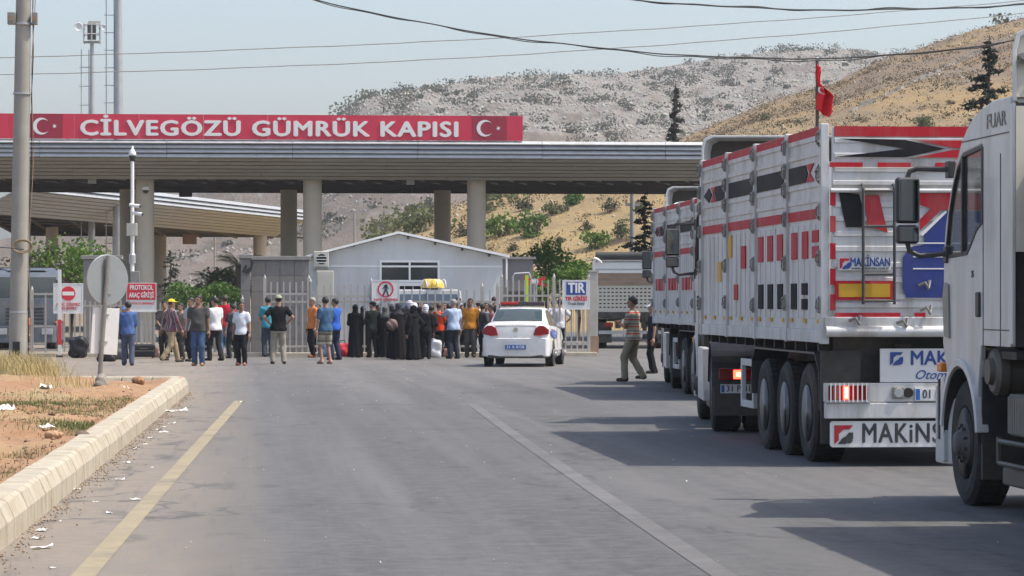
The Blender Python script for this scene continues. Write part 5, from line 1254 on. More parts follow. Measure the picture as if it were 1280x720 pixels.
    if near:
        x0, z0 = Rr(1102, 478); x1, z1_ = Rr(1280, 436); ub = MB().box(x0, .62, .04, .06, z0, z1_).build('upper_sign', M['signwhite'], T)
        logo(ub, x0 + .10, z0 + .17, .13, .03, 'logoblue'); text('lettering', 'MAKİNSAN', .20, M['logoblue'], ub, (x0 + .30, .036, z0 + .235), align='LEFT', width=.95, ext=.002, bold=.004); text('lettering', 'Otomotiv', .13, M['logoblue'], ub, (x0 + .34, .036, z0 + .07), align='LEFT', ext=.002, shear=.4)
        # bumper with caged lamps
        x0, z0 = Rr(1030, 502.5); _, z1_ = Rr(0, 479); MB().box(x0, -x0, -.02, .05, z0, z1_).build('lamp_carrier', wm, T, bevel=.008)
        for s in (-1, 1):
            lm = empty('lamp_cluster', (s * 1.02 if s > 0 else -1.02, -.03, z0 + .02), 0, T); w = .20; h = .145
            MB().box(-w, w, .0, .02, 0, h).build('lens', M['lamp_red'], lm); MB().box(-.045, .015, -.006, 0, .005, h - .005).build('lit_lens', M['lamp_on'], lm); MB().box(-.03, 0, -.008, -.006, .02, h - .02).build('lit_bulb', M['lamp_hot'], lm)
            MB().box(-.15, -.07, -.004, 0, .005, h - .005).build('clear_lens', mat('clear_lens', (.35, .12, .11), .25), lm)
            MB().prism(rect(-w - .03, w + .03, -.025, h + .025), XZ(-.035), 0, .035, [rect(-w, w, 0, h)]).build('frame', M['galv'], lm)
            for k in range(9): MB().box(-w + .045 * k + .018, -w + .045 * k + .028, -.05, -.036, -.02, h + .02).build('guard_bar', M['trim'], lm)
        x, z = Rr(1123, 491); MB().box(x - .06, x + .06, -.05, -.02, z - .06, z + .06).build('work_lamp', M['greymetal'], T, bevel=.01); MB().lathe([(.045, -.062), (.05, -.05)], 'y', (x, 0, z), 14).build('lamp_lens', M['galv'], T); MB().tube((x + .10, -.05, z), (x + .10, .0, z), .05, n=12).build('coupling', M['black'], T)
        x0, z0 = Rr(1144, 501); pl = MB().box(x0, x0 + .52, -.045, -.02, z0, z0 + .125).build('number_plate', M['plate'], T); MB().box(x0 + .008, x0 + .05, -.047, -.045, z0 + .008, z0 + .117).build('plate_band', M['plateblue'], pl); text('plate_number', '01 BV 724', .12, M['darkprint'], pl, (x0 + .285, -.047, z0 + .062), width=.42, ext=.001, bold=.002)
        x0, z0 = Rr(1031, 523); _, z1_ = Rr(0, 503.5); MB().box(x0, -x0, -.04, .06, z0, z1_).build('bumper_bar', wm, T, bevel=.008)
        x0, z0 = Rr(1037.5, 559); _, z1_ = Rr(0, 526.5); ls = MB().prism([(x0 + .02, z0), (.33, z0), (.35, z0 + .02), (.35, z1_ - .02), (.33, z1_), (x0 + .02, z1_), (x0, z1_ - .02), (x0, z0 + .02)], XZ(-.01), 0, .03).build('lower_sign', M['signwhite'], T)
        h = z1_ - z0; logo(ls, x0 + .04, z0 + .03, h - .07, -.018, 'red', 'charcoal'); text('lettering', 'MAKiNSAN', .27, M['charcoal'], ls, (x0 + .31, -.012, z0 + h / 2), align='LEFT', width=1.12, ext=.002, bold=.006, sp=1.1)
    else:
        MB().box(-1.2, 1.2, -.02, .05, .5, .85).build('bumper_bar', wm, T, bevel=.008)
        MB().box(-1.24, -1.12, -.016, -.002, 2.6, 3.38).build('red_edge', M['red'], tl)
    return T

def tractor(loc, rz, label, group, paint='white', dtop=3.85, emblem=True, plate='31 P 4127', scaleface=1):
    T = empty('tractor_unit', loc, rz); tag(T, label, 'truck', group); pm = M[paint]; ch = M['chassis']
    Y0, AC = 3.5, 1.62                              # cab back, front axle ahead of it
    cab = empty('cab', (0, Y0, 0), 0, T)
    outer = [(0, 1.30), (0, 3.20), (.58, 3.20), (.94, 3.16), (1.24, 3.10), (1.45, 3.02), (1.63, 2.92), (1.82, 2.75), (2.0, 2.54), (2.18, 2.27), (2.24, 2.06), (2.27, 1.57), (2.28, 1.30), (1.98, 1.28), (1.86, 1.10), (1.62, .98)]
    arch = [(AC + .62 * math.cos(t), .52 + .62 * math.sin(t)) for t in np.linspace(.75, 2.75, 14)]
    outer = outer[:13] + [(float(a), float(b)) for a, b in arch if b > .78] + [(.95, 1.30)]
    win = [(.98, 2.18), (1.16, 2.30), (1.32, 2.12), (2.06, 2.06), (2.02, 2.30), (1.84, 2.60), (1.70, 2.72), (.96, 2.76)]
    win = [(.90, 2.26), (1.10, 2.20), (1.30, 2.08), (1.42, 2.02), (2.14, 2.00), (2.17, 2.10), (2.07, 2.36), (1.92, 2.58), (1.76, 2.74), (1.55, 2.84), (.90, 2.88)]
    for s in (-1, 1):
        MB().prism(outer, YZ(s * 1.24), 0, -s * .05, [win]).build('side_wall', pm, cab, bevel=.012)
        MB().prism([(y * .998 + .003, z) for y, z in win], YZ(s * 1.225), 0, -s * .006).build('door_glass', M['cabglass'], cab)
        fr = MB(); fr.prism([(y, z) for y, z in win], YZ(s * 1.243), 0, -s * .03, [[(1.50 + (y - 1.50) * .94, 2.42 + (z - 2.42) * .93) for y, z in win]]); fr.build('window_seal', M['plastic'], cab)
        MB().box(*sorted((s * 1.246, s * 1.20)), 1.56, 1.61, 2.02, 2.82).build('glass_divider', M['plastic'], cab)
        # door seams and handle
        sm = MB(); fn = YZ(s * 1.2405)
        sm.prism(rect(.86, .872, 1.18, 2.86), fn, 0, s * .004); sm.prism([(.30, 1.3), (.312, 1.3), (.312, 2.78), (.30, 2.78)], fn, 0, s * .004); sm.prism(rect(.0, 1.60, 2.925, 2.935), fn, 0, s * .004); sm.prism(rect(.0, .86, 1.42, 1.43), fn, 0, s * .004)
        o = sm.build('door_seam', M['charcoal'], cab); o['kind'] = 'stuff'
        MB().box(*sorted((s * 1.238, s * 1.262)), .95, 1.06, 1.52, 1.72).build('door_handle', M['plastic'], cab, bevel=.012)
        MB().prism([(2.0, 1.34), (2.18, 1.36), (2.24, 1.68), (2.18, 1.80), (2.04, 1.78)], YZ(s * 1.243), 0, s * .012).build('corner_vent', M['greymetal'], cab)
        # wheel arch lip, fender and step
        lip = [(AC + r * math.cos(t), .52 + r * math.sin(t)) for r, ts in ((.66, np.linspace(.15, 3.0, 20)), (.60, np.linspace(3.0, .15, 20))) for t in ts]
        MB().prism([(float(a), float(b)) for a, b in lip], YZ(s * 1.27), 0, -s * .10).build('fender_lip', pm, cab, bevel=.01)
        inner = [(AC + r * math.cos(t), .52 + r * math.sin(t)) for r, ts in ((.60, np.linspace(0, PI, 20)), (.585, np.linspace(PI, 0, 20))) for t in ts]
        MB().prism([(float(a), float(b)) for a, b in inner], YZ(s * 1.25), 0, -s * .50).build('wheel_well', M['plastic'], cab)
        MB().box(*sorted((s * 1.272, s * 1.20)), 2.22, 2.38, 1.06, 1.14).build('turn_signal', M['orange'], cab, bevel=.015)
        # side deflector at the cab back
        MB().box(*sorted((s * 1.25, s * 1.225)), -.10, 0, 1.32, 3.14).build('side_fairing', pm, cab, bevel=.006); MB().box(*sorted((s * 1.224, s * 1.10)), -.105, -.002, 2.02, 3.12).build('fairing_back', M['cream'], cab)
        # mirror
        mr = empty('mirror', (s * 1.56, 2.14, 0), 0, cab)
        for zz0, zz1, w in ((2.29, 2.67, .10), (2.12, 2.275, .095)):
            o = MB().box(-w, w, 0, .10, zz0, zz1).build('housing', M['plastic'], mr, bevel=.03, seg=3); MB().box(-w + .02, w - .02, -.004, 0, zz0 + .02, zz1 - .02).build('mirror_glass', M['mirror'], mr, bevel=.012)
        MB().path([(0, .05, 2.66), (-s * .02, .05, 2.72), (-s * .08, .05, 2.74), (-s * .32, -.08, 2.73)], .022, 7).build('arm', M['plastic'], mr, True); MB().path([(0, .05, 2.13), (-s * .02, .05, 2.06), (-s * .1, .03, 2.02), (-s * .33, -.02, 2.04)], .022, 7).build('arm', M['plastic'], mr, True)
        MB().box(*sorted((-s * .30, -s * .36)), -.16, -.02, 2.66, 2.80).build('arm_foot', M['plastic'], mr, bevel=.01); MB().box(*sorted((-s * .30, -s * .36)), -.06, .06, 1.96, 2.10).build('arm_foot', M['plastic'], mr, bevel=.01)
    # front, roof, back
    roof = outer[1:7]; front = outer[6:13]
    for (a, b), nm in zip(zip(outer[1:12], outer[2:13]), range(20)):
        if 6 <= nm + 1 <= 9: continue                # windscreen
    rf = MB(); rf.loft([[(-1.2, y, z), (1.2, y, z), (1.2, y - .02, z - .05), (-1.2, y - .02, z - .05)] for y, z in roof]); rf.build('roof', pm, cab, bevel=.02)
    ws = MB(); ws.loft([[(-1.19, y + .0, z), (-.6, y + .06, z), (.6, y + .06, z), (1.19, y, z), (1.19, y - .01, z), (.6, y + .05, z), (-.6, y + .05, z), (-1.19, y - .01, z)] for y, z in outer[6:11]]); ws.build('windscreen', M['cabglass'], cab, True)
    fp = MB(); fp.loft([[(-1.2, y, z), (-.6, y + .08, z), (.6, y + .08, z), (1.2, y, z), (1.2, y - .06, z), (-1.2, y - .06, z)] for y, z in ((2.24, 2.06), (2.27, 1.57), (2.29, 1.20), (2.29, .95))]); fp.build('front_panel', pm, cab, bevel=.01)
    for k in range(5): MB().box(-.75, .75, 2.35, 2.375, 1.05 + .14 * k, 1.12 + .14 * k).build('grille_bar', M['plastic'], cab)
    bw = MB(); bw.box(-1.2, 1.2, 0, .05, 1.3, 3.18); bw.build('back_wall', M['charcoal'], cab)
    MB().box(-1.18, 1.18, .05, 2.1, 1.20, 1.26).build('floor', M['chassis'], cab)
    MB().box(-1.05, 1.05, 1.95, 2.2, 1.3, 1.93).build('dashboard', M['plastic'], cab, bevel=.03)
    for s in (-1, 1):
        st = empty('seat', (s * .6, 1.0, 1.26), 0, cab); MB().box(-.25, .25, 0, .5, 0, .42).build('cushion', M['charcoal'], st, bevel=.04); MB().box(-.24, .24, -.12, .03, .4, 1.1).build('backrest', M['charcoal'], st, bevel=.05); MB().box(-.13, .13, -.1, 0, 1.1, 1.3).build('headrest', M['charcoal'], st, bevel=.04)
    bp = MB(); bp.loft([[(-1.25, 2.30, z), (-1.24, 2.56, z), (-1.1, 2.68, z), (1.1, 2.68, z), (1.24, 2.56, z), (1.25, 2.30, z), (1.18, 2.10, z), (-1.18, 2.10, z)] for z in (.30, .42, .95)]); bp.build('bumper', pm, cab, bevel=.015)
    for s in (-1, 1):
        MB().box(*sorted((s * 1.252, s * 1.20)), 2.20, 2.32, .32, 1.02).build('bumper_corner', pm, cab, bevel=.01); MB().box(*sorted((s * 1.258, s * 1.24)), 2.34, 2.40, .5, 1.0).build('black_trim', M['plastic'], cab)
        MB().box(s * .9 - .22, s * .9 + .22, 2.64, 2.70, .62, .86).build('headlight', M['galv'], cab, bevel=.02)
    # roof wind deflector, hollow behind
    yb = -.10; dz = dtop
    sh = MB(); n = 9; outr = [(-1.25, 3.16), (-1.25, dz - .16), (-1.22, dz - .05), (-1.12, dz), (1.12, dz), (1.22, dz - .05), (1.25, dz - .16), (1.25, 3.16)]
    inn = [(x * .975, z - (.03 if z > 3.2 else 0)) for x, z in outr]
    rings = []
    for t, k, kx in ((0, 1, 1), (.06, .99, .985), (.5, .92, .86), (.9, .6, .72), (1.25, .2, .6)):
        rings.append([(x * kx, yb + t, 3.16 + (z - 3.16) * k) for x, z in outr] + [(x * kx, yb + t, 3.16 + max(z - 3.16, 0) * k) for x, z in inn[::-1]])
    sh.loft(rings); sh.build('roof_deflector', pm, cab, bevel=.006)
    ib = MB(); ib.prism([(x * .965, 3.19 + (z - 3.16) * .93) for x, z in outr], XZ(yb + (.05 if emblem else .32)), 0, .02); ib.build('deflector_inside', M['cream' if emblem else 'truss'], cab)
    for s in (-1, 1):
        br = MB(); br.box(s * 1.0 - .03, s * 1.0 + .03, yb - .03, yb + .04, 3.40, 3.47); br.tube((s * 1.20, yb - .02, 3.46), (s * 1.0, yb - .02, 3.44), .022); br.tube((s * 1.17, yb - .06, 3.49), (s * 1.17, yb + .04, 3.49), .03); br.tube((s * 1.10, yb - .06, 3.47), (s * 1.10, yb + .04, 3.47), .03); br.build('deflector_strut', M['greymetal'], cab)
    # air intake stack, exhaust and kit behind the cab
    MB().box(-1.08, -.72, -.42, -.06, 1.55, 2.75).build('air_intake', M['plastic'], cab, bevel=.02); 
    for k in range(11): MB().box(-1.09, -.72, -.44, -.42, 2.05 + .045 * k, 2.072 + .045 * k).build('louvre', M['greymetal'], cab)
    MB().tube((-.9, -.25, 1.1), (-.9, -.25, 1.6), .12, n=12).build('intake_pipe', M['plastic'], cab, True)
    MB().box(-1.06, .9, -.05, -.005, 2.05, 3.1).build('cab_back_lining', M['cream'], cab)
    for s in (-1, 1):
        # filter drum lying across behind the wheel
        fd = MB().lathe([(.02, -1.26), (.10, -1.26), (.105, -1.22), (.16, -1.22), (.19, -1.19), (.19, -1.12), (.165, -1.11), (.165, -.6), (.19, -.6), (.19, -.5), (.02, -.5)], 'x', (0, 0, 0), 22).build('filter_drum', M['grimy'], T, True, loc=(0, Y0 + .66, 1.10), rot=(0, 0, 0 if s < 0 else PI))
        bx_ = empty('battery_box', (s * .95, Y0 - .05, .62), 0, T); MB().box(-.24, .24, -.3, .3, 0, .32).build('casing', M['grimy'], bx_, bevel=.015)
        for k in range(11): MB().box(-.235 + .042 * k, -.215 + .042 * k, -.325, -.30, .02, .30).build('rib', M['greymetal'], bx_)
        for k in range(10): MB().box(*sorted((s * .24, s * .262)), -.28 + .056 * k, -.26 + .056 * k, .02, .30).build('rib', M['greymetal'], bx_)
        stp = empty('step', (s * 1.12, Y0 + .15, .40), 0, T)
        for z in (0, .17): MB().path([(s * .08, .32, z + .01), (s * .10, .28, z), (s * .10, -.55, z), (s * .06, -.6, z)], .02, 6).build('step_rail', M['grimy'], stp, True)
        MB().path([(s * .1, .3, .0), (s * .1, .3, .2)], .02, 6).build('step_upright', M['grimy'], stp)
        MB().box(*sorted((s * 1.15, s * .75)), Y0 - .55, Y0 + .62, .22, .36).build('lower_skirt', M['grimy'], T, bevel=.02)
        MB().box(*sorted((s * 1.22, s * .86)), Y0 + .98, Y0 + 1.01, .24, 1.05).build('front_mud_flap', M['plastic'], T)
        wheel(T, s * 1.22, Y0 + AC, .5, s, .5, .31, 'front', 'rimdark')
        wheel(T, s * 1.22, 1.1, .5, s, .5, .36, 'rear', 'rimdark'); wheel(T, s * .82, 1.1, .5, s, .5, .30, 'rear', 'rimdark')
        # rear side panel and mudguard
        if not emblem: MB().box(*sorted((s * 1.30, s * 1.19)), 1.72, 3.3, .36, 1.04).build('side_skirt', pm, T, bevel=.015)
        MB().box(*sorted((s * 1.18, s * .7)), 1.95, 2.9, .45, 1.0).build('fuel_tank', M['greymetal'], T, bevel=.06)
        mg = [(1.1 + r * math.cos(t), .52 + r * math.sin(t)) for r, ts in ((.62, np.linspace(.15, PI - .1, 18)), (.60, np.linspace(PI - .1, .15, 18))) for t in ts]
        MB().prism([(float(a), float(b)) for a, b in mg], lambda u, v, t: (t, u, v), *sorted((s * 1.24, s * .62))).build('mudguard', M['plastic'], T)
        MB().box(*sorted((s * 1.22, s * .62)), .42, .45, .22, .80).build('mud_flap', M['plastic'], T)
        rl = empty('tail_lamp', (s * .92, .36, .66), 0, T); MB().box(-.24, .24, 0, .06, 0, .15).build('lens', M['lamp_red'], rl, bevel=.01); MB().box(-.06, .08, -.006, 0, .02, .13).build('lit_lens', M['lamp_on'], rl); MB().box(-.02, .04, -.009, -.006, .05, .10).build('lit_bulb', M['lamp_hot'], rl)
        if s < 0:
            pl = MB().box(-1.14, -.62, .385, .40, .50, .61).build('number_plate', M['plate'], T); MB().box(-1.13, -1.09, .383, .385, .51, .60).build('plate_band', M['plateblue'], pl); text('plate_number', plate, .11, M['darkprint'], pl, (-.86, .383, .555), width=.42, ext=.001, bold=.002)
        MB().box(s * .38 - .06, s * .38 + .06, .35, Y0 + 2.2, .70, 1.0).build('frame_beam', ch, T)
    MB().tube((-1.0, 1.1, .5), (1.0, 1.1, .5), .09, n=10).build('rear_axle', ch, T); MB().tube((-1.0, Y0 + AC, .5), (1.0, Y0 + AC, .5), .07, n=10).build('front_axle', ch, T)
    MB().lathe([(.5, 1.02), (.55, 1.1), (.5, 1.16)], 'z', (0, 1.2, 0), 20).build('fifth_wheel', M['chassis'], T)
    MB().box(-.55, .55, Y0 + .1, Y0 + 2.0, .55, 1.1).build('engine', ch, T, bevel=.05)
    if emblem:
        for s in (-1,):
            text('door_lettering', 'FUAR', .16, M['greymetal'], cab, (-1.2425, .44, 3.04), rot=(PI / 2, 0, -PI / 2), ext=.001, bold=.003, width=.62)
            text('door_lettering', '25', .075, M['darkprint'], cab, (-1.2425, 1.22, 1.86), rot=(PI / 2, 0, -PI / 2), ext=.001, bold=.003)
    return T

GQ = 'trucks queueing on the right of the road'; GT = 'tipper trailers in the queue'
T1 = tractor((7.05, 19.70, 0), 0, 'white truck cab nearest the camera, cut by the right picture edge', GQ, plate='31 S 2093', dtop=3.72)
trailer((7.05, 13.9, 0), 0, 'trailer behind the nearest truck cab, showing only by its shadow at the lower right', GT, near=False)
trailer((7.03, 30.6, 0), 0, 'big white tipper trailer with red and black markings and maker lettering on its tail', GT)
tractor((7.05, 37.95, 0), math.radians(-6), 'white truck cab pulling the big marked trailer, only its mirror and skirt in sight', GQ, plate='31 P 4127', dtop=3.87, emblem=False)
trailer((8.98, 51.0, 0), math.radians(-1), 'farther white tipper trailer with a row of small red marks', GT, near=False, L=8.0)
tractor((9.22, 57.3, 0), math.radians(-6), 'farthest white truck cab of the queue behind the walking striped shirt man', GQ, plate='31 D 0638', dtop=3.9, emblem=False)
M['bluegrey'] = mat('blue_grey_paint', (.09, .11, .135), .45, var=.08, dirt=DUST, damt=.35)
q = P(30, 376, 104); BG = tractor((q.x, q.y + 5.3, 0), PI, 'parked blue-grey truck facing the camera behind the left gate leaf', 'trucks parked behind the gate', 'bluegrey', 3.3, False); BG.scale = (.84, .84, .84)

# ---- parked truck with mesh body behind the gate
def mesh_truck():
    Y = 107.0; x0, D = XatY(741, Y); k = D / F; q = XatY(788, Y)[0]; T = empty('cargo_truck', (q, Y, 0), math.radians(-7.5)); x0 -= q; w = -x0
    z = lambda py: PY(760, py, Y).z
    zb, zm, zw, zt_ = z(390), z(357), z(342), z(328)
    holes = []; nx, nz = 16, 6; W_ = 2 * w - .36
    for i in range(nx):
        for j in range(nz):
            a = -w + .2 + W_ * i / nx; b = zb + .1 + (zm - zb - .14) * j / nz; holes.append(rect(a + .03, a + W_ / nx - .03, b + .04, b + (zm - zb - .14) / nz - .04))
    MB().prism(rect(-w + .1, w - .1, zb, zm), XZ(0), 0, .05, holes).build('mesh_tailboard', M['box'], T); MB().box(-w + .12, w - .12, .25, .3, zb, zm).build('inner_board', M['truss'], T)
    for i in range(3): MB().box(-w + .1, w - .1, -.03, 0.02, zm + .02 + (zw - zm) * i / 3, zm + (zw - zm) * (i + 1) / 3).build('board', M['rustwood'], T)
    MB().box(-w + .1, w - .1, -.05, .02, zw + .02, zt_).build('white_header', M['trim'], T, bevel=.02); MB().box(-w + .1, w - .1, -.07, -.05, zw + .12, zw + .17).build('header_rib', M['galv'], T)
    for s in (-1, 1): MB().box(s * w - (.12 if s > 0 else 0), s * w + (0 if s > 0 else .12), -.06, .1, zb - .3, zt_ + .04).build('corner_post', M['trim'], T, bevel=.01)
    MB().box(-w + .05, w - .05, -.08, 6, zb - .22, zb).build('bed', M['chassis'], T)
    for s in (-1, 1): MB().box(*sorted((s * w, s * (w - .05))), .1, 6, zb, zt_).build('side_board', M['steel'], T)
    rl = MB(); rl.tube((-w + .1, -.15, zt_ + .22), (w, -.15, zt_ + .22), .14, n=14); rl.build('tarp_roll', M['tarp'], T, True)
    MB().path([(-w + .05, -.2, zt_ - .05), (-w + .1, -.3, zt_ + .15), (-w + .2, -.38, zt_ + .1), (-w + .3, -.3, zt_ - .02)], .05, 6).build('tie_strap', M['trim'], T)
    for y in (.9, 2.1):
        for s in (-1, 1): wheel(T, s * (w - .12), y, .5, s, .5, .34, 'rear')
    for s in (-1, 1): MB().box(s * .45 - .08, s * .45 + .08, 0, 7, .7, 1.1).build('frame_beam', M['chassis'], T); MB().box(s * .9 - .25, s * .9 + .25, .3, .33, .2, .9).build('mud_flap', M['plastic'], T); MB().box(s * .75 - .15, s * .75 + .15, -.02, .05, .75, .9).build('tail_lamp', M['lamp_red'], T)
    MB().box(-.3, .3, .0, .04, .82, 1.02).build('number_plate', M['plate'], T); MB().box(-1.1, 1.1, .1, .2, .5, .62).build('bumper_bar', M['galv'], T)
    cb_ = MB(); cb_.box(-w, w, 6.1, 8.2, .9, 3.2); cb_.build('cab', M['greymetal'], T, bevel=.08)
    return tag(T, 'parked truck with perforated tailboard and rolled tarp beyond the truck entrance', 'truck')
mesh_truck()

# ---- white saloon car seen from behind
def car():
    q = G(648, 459.5); T = empty('police_car', (q.x, q.y + .75, 0), math.radians(-11)); tag(T, 'white saloon car with red and dark roof light bar stopped before the gate', 'car')
    W = .865; pm = M['carwhite']
    # body: half sections (x,z) ring, mirrored, along y (0 = rear)
    def ring(y, w, zlo, zbelt, zdeck, crown=.03, tuck=.06):
        h = [(0, zlo), (w - .14, zlo), (w - .05, zlo + .04), (w - .012, zlo + .14), (w, .48), (w - .008, .62), (w - .03, zbelt - .05), (w - tuck - .02, zbelt), (w - .16, zdeck), (w * .5, zdeck + crown * .8), (0, zdeck + crown)]
        return [(x, y, z) for x, z in h] + [(-x, y, z) for x, z in h[-2:0:-1]]
    S = [ring(0.0, .72, .36, .98, .99), ring(.03, .78, .30, 1.02, 1.05), ring(.09, .83, .26, 1.04, 1.085), ring(.25, .855, .24, 1.04, 1.10), ring(.55, .862, .22, 1.03, 1.09), ring(1.0, .865, .20, 1.0, 1.03), ring(2.0, .865, .20, .96, .97), ring(3.0, .865, .20, .94, .96), ring(3.5, .86, .20, .92, .96), ring(4.1, .83, .22, .80, .84), ring(4.45, .74, .28, .68, .70), ring(4.56, .60, .36, .58, .60)]
    MB().loft(S).build('body', pm, T, True, bevel=0)
    # greenhouse
    def gr_(y, wb, wt, zb, zt): return [(-wb, y, zb), (wb, y, zb), (wb - .02, y, zb + .02), (wt + .02, y, zt - .05), (wt - .06, y, zt), (0, y, zt + .015), (-wt + .06, y, zt), (-wt - .02, y, zt - .05), (-wb + .02, y, zb + .02)]
    gl = [(.36, .70, .66, 1.06, 1.10), (.58, .735, .66, 1.05, 1.20), (1.0, .76, .60, 1.0, 1.41), (1.35, .775, .575, .97, 1.475), (1.9, .785, .58, .96, 1.495), (2.5, .785, .575, .95, 1.465), (2.9, .775, .58, .945, 1.36), (3.4, .74, .64, .94, 1.08), (3.62, .70, .66, .94, .97)]
    MB().loft([gr_(*g) for g in gl]).build('cabin', pm, T, True)
    # glazing set proud of the cabin shell
    def gpt(y, t, side): 
        a = np.array([(g[0], g[1], g[2], g[3], g[4]) for g in gl]); wb, wt, zb, zt = (float(np.interp(y, a[:, 0], a[:, k])) for k in range(1, 5))
        return (side * (wb + (wt + .02 - wb) * t + .004), y, zb + (zt - .05 - zb) * t)
    for side in (-1, 1):
        for nm, poly in (('front_window', [(1.95, .12), (2.5, .12), (3.05, .12), (2.92, .5), (2.6, .92), (1.98, .95)]), ('rear_window', [(1.12, .14), (1.5, .12), (1.88, .12), (1.90, .95), (1.40, .94), (1.15, .72)])):
            vs = [gpt(y, t, side) for y, t in poly]; vs2 = [(v[0] - side * .012, v[1], v[2]) for v in vs]; n = len(vs)
            MB().add(vs + vs2, [tuple(range(n)), tuple(range(n, 2 * n))[::-1]] + [(i, (i + 1) % n, n + (i + 1) % n, n + i) for i in range(n)]).build(nm, M['carglass'], T)
    rw = []
    for y, z, w in ((.46, 1.135, .62), (.70, 1.255, .60), (.96, 1.385, .575), (1.08, 1.415, .55)): rw.append([(-w, y - .012, z + .01), (0, y - .028, z + .022), (w, y - .012, z + .01), (w, y + .01, z - .006), (0, y + .004, z - .006), (-w, y + .01, z - .006)])
    glp = MB().loft(rw).build('rear_screen', M['carglass'], T, True); glp.location = (0, -.015, .012)
    # boot lid seam and bumper
    MB().prism([(-.50, 1.03), (.50, 1.03), (.46, .70), (-.46, .70)], XZ(-.002), 0, .10, [[(-.494, 1.024), (.494, 1.024), (.454, .706), (-.454, .706)]]).build('boot_seam', M['greymetal'], T, loc=(0, -.006, 0))
    bz = [[(x, y - .012, z) for x, y in ((-.80, .35), (-.845, .12), (-.76, .0), (-.3, -.03), (.3, -.03), (.76, .0), (.845, .12), (.80, .35))] + [(x, y + .1, z) for x, y in ((.7, .30), (-.7, .30))] for z in (.26, .34, .66, .72)]
    MB().loft(bz).build('bumper', pm, T, True, bevel=.02)
    MB().box(-.70, .70, -.03, .1, .22, .30).build('bumper_underside', M['plastic'], T, bevel=.02)
    for s in (-1, 1):
        poly = [(s * .50, .97), (s * .60, 1.03), (s * .72, 1.025), (s * .83, .93), (s * .83, .82), (s * .62, .775), (s * .44, .79)]
        vs = [(x, float(np.interp(abs(x), [.4, .70, .78, .83], [-.04, -.045, -.025, .025])), z) for x, z in poly]; vs2 = [(x * .97, y + .20, z) for x, y, z in vs]; n = 7
        lm = MB().add(vs + vs2, [tuple(range(n)), tuple(range(n, 2 * n))[::-1]] + [(i, (i + 1) % n, n + (i + 1) % n, n + i) for i in range(n)]).build('tail_lamp', mat('car_tail_lamp', (.33, .012, .02), .15), T, bevel=.008)
        MB().box(s * .88 - .06, s * .88 + .06, 2.75, 2.86, 1.0, 1.10).build('wing_mirror', pm, T, bevel=.03)
        for y in (.92, 3.52):
            MB().lathe([(.345, 0), (.345, .012)], 'x', (s * .862 - .006, y, .31), 28).build('wheel_arch', M['dark'], T)
            wheel(T, s * .878, y, .305, s, .305, .21, 'front', 'rim')
        for y0, z0 in ((1.92, .3), (2.98, .3), (1.12, .62)): MB().box(*sorted((s * .868, s * .85)), y0, y0 + .012, z0, .93).build('door_seam', M['greymetal'], T)
        MB().box(*sorted((s * .872, s * .85)), .9, 3.2, .40, .44).build('rubbing_strip', pm, T)
        MB().prism([(.30, .80), (.36, .95), (1.75, .86), (1.75, .70), (1.1, .70)], YZ(s * .8665), 0, s * .004).build('blue_stripe', M['logoblue'] if False else mat('police_blue', (.08, .12, .42), .4), T)
        for y0 in (1.98, 1.16): MB().box(*sorted((s * .885, s * .85)), y0, y0 + .14, .80, .83).build('door_handle', pm, T, bevel=.008)
    pl = MB().box(-.26, .26, -.085, -.055, .44, .55).build('number_plate', mat('plate_official', (.04, .13, .38), .4), T); text('plate_number', '31 A 8158', .10, M['letter'], pl, (0, -.087, .495), width=.44, ext=.001, bold=.002)
    MB().lathe([(.058, -.02), (.058, -.004)], 'y', (0, -.01, .93), 20).build('badge', M['chrome'], T); MB().prism(circ(0, .93, .042, 16), XZ(-.034), 0, .004, [circ(0, .93, .03, 16)]).build('badge_ring', M['greymetal'], T); MB().lathe([(.014, -.02), (.014, 0)], 'y', (0, 0, .77), 8).build('boot_lock', M['greymetal'], T)
    lb = empty('light_bar', (0, 1.75, 1.515), 0, T); MB().box(-.56, .56, -.13, .13, 0, .03).build('base', M['plastic'], lb)
    MB().box(-.56, -.10, -.12, .12, .03, .11).build('red_dome', mat('red_dome', (.38, .03, .02), .25), lb, bevel=.02); MB().box(-.10, .12, -.12, .12, .03, .12).build('speaker', M['charcoal'], lb, bevel=.015); MB().box(.12, .56, -.12, .12, .03, .11).build('dark_dome', mat('dark_dome', (.06, .035, .05), .25), lb, bevel=.02)
    MB().tube((0, 1.3, 1.49), (0, 1.22, 1.58), .006, n=5).build('aerial', M['black'], T)
    # inside
    for s in (-1, 1):
        MB().box(s * .36 - .2, s * .36 + .2, 1.15, 1.3, .7, 1.12).build('rear_seat', M['charcoal'], T, bevel=.04)
    return T
car()

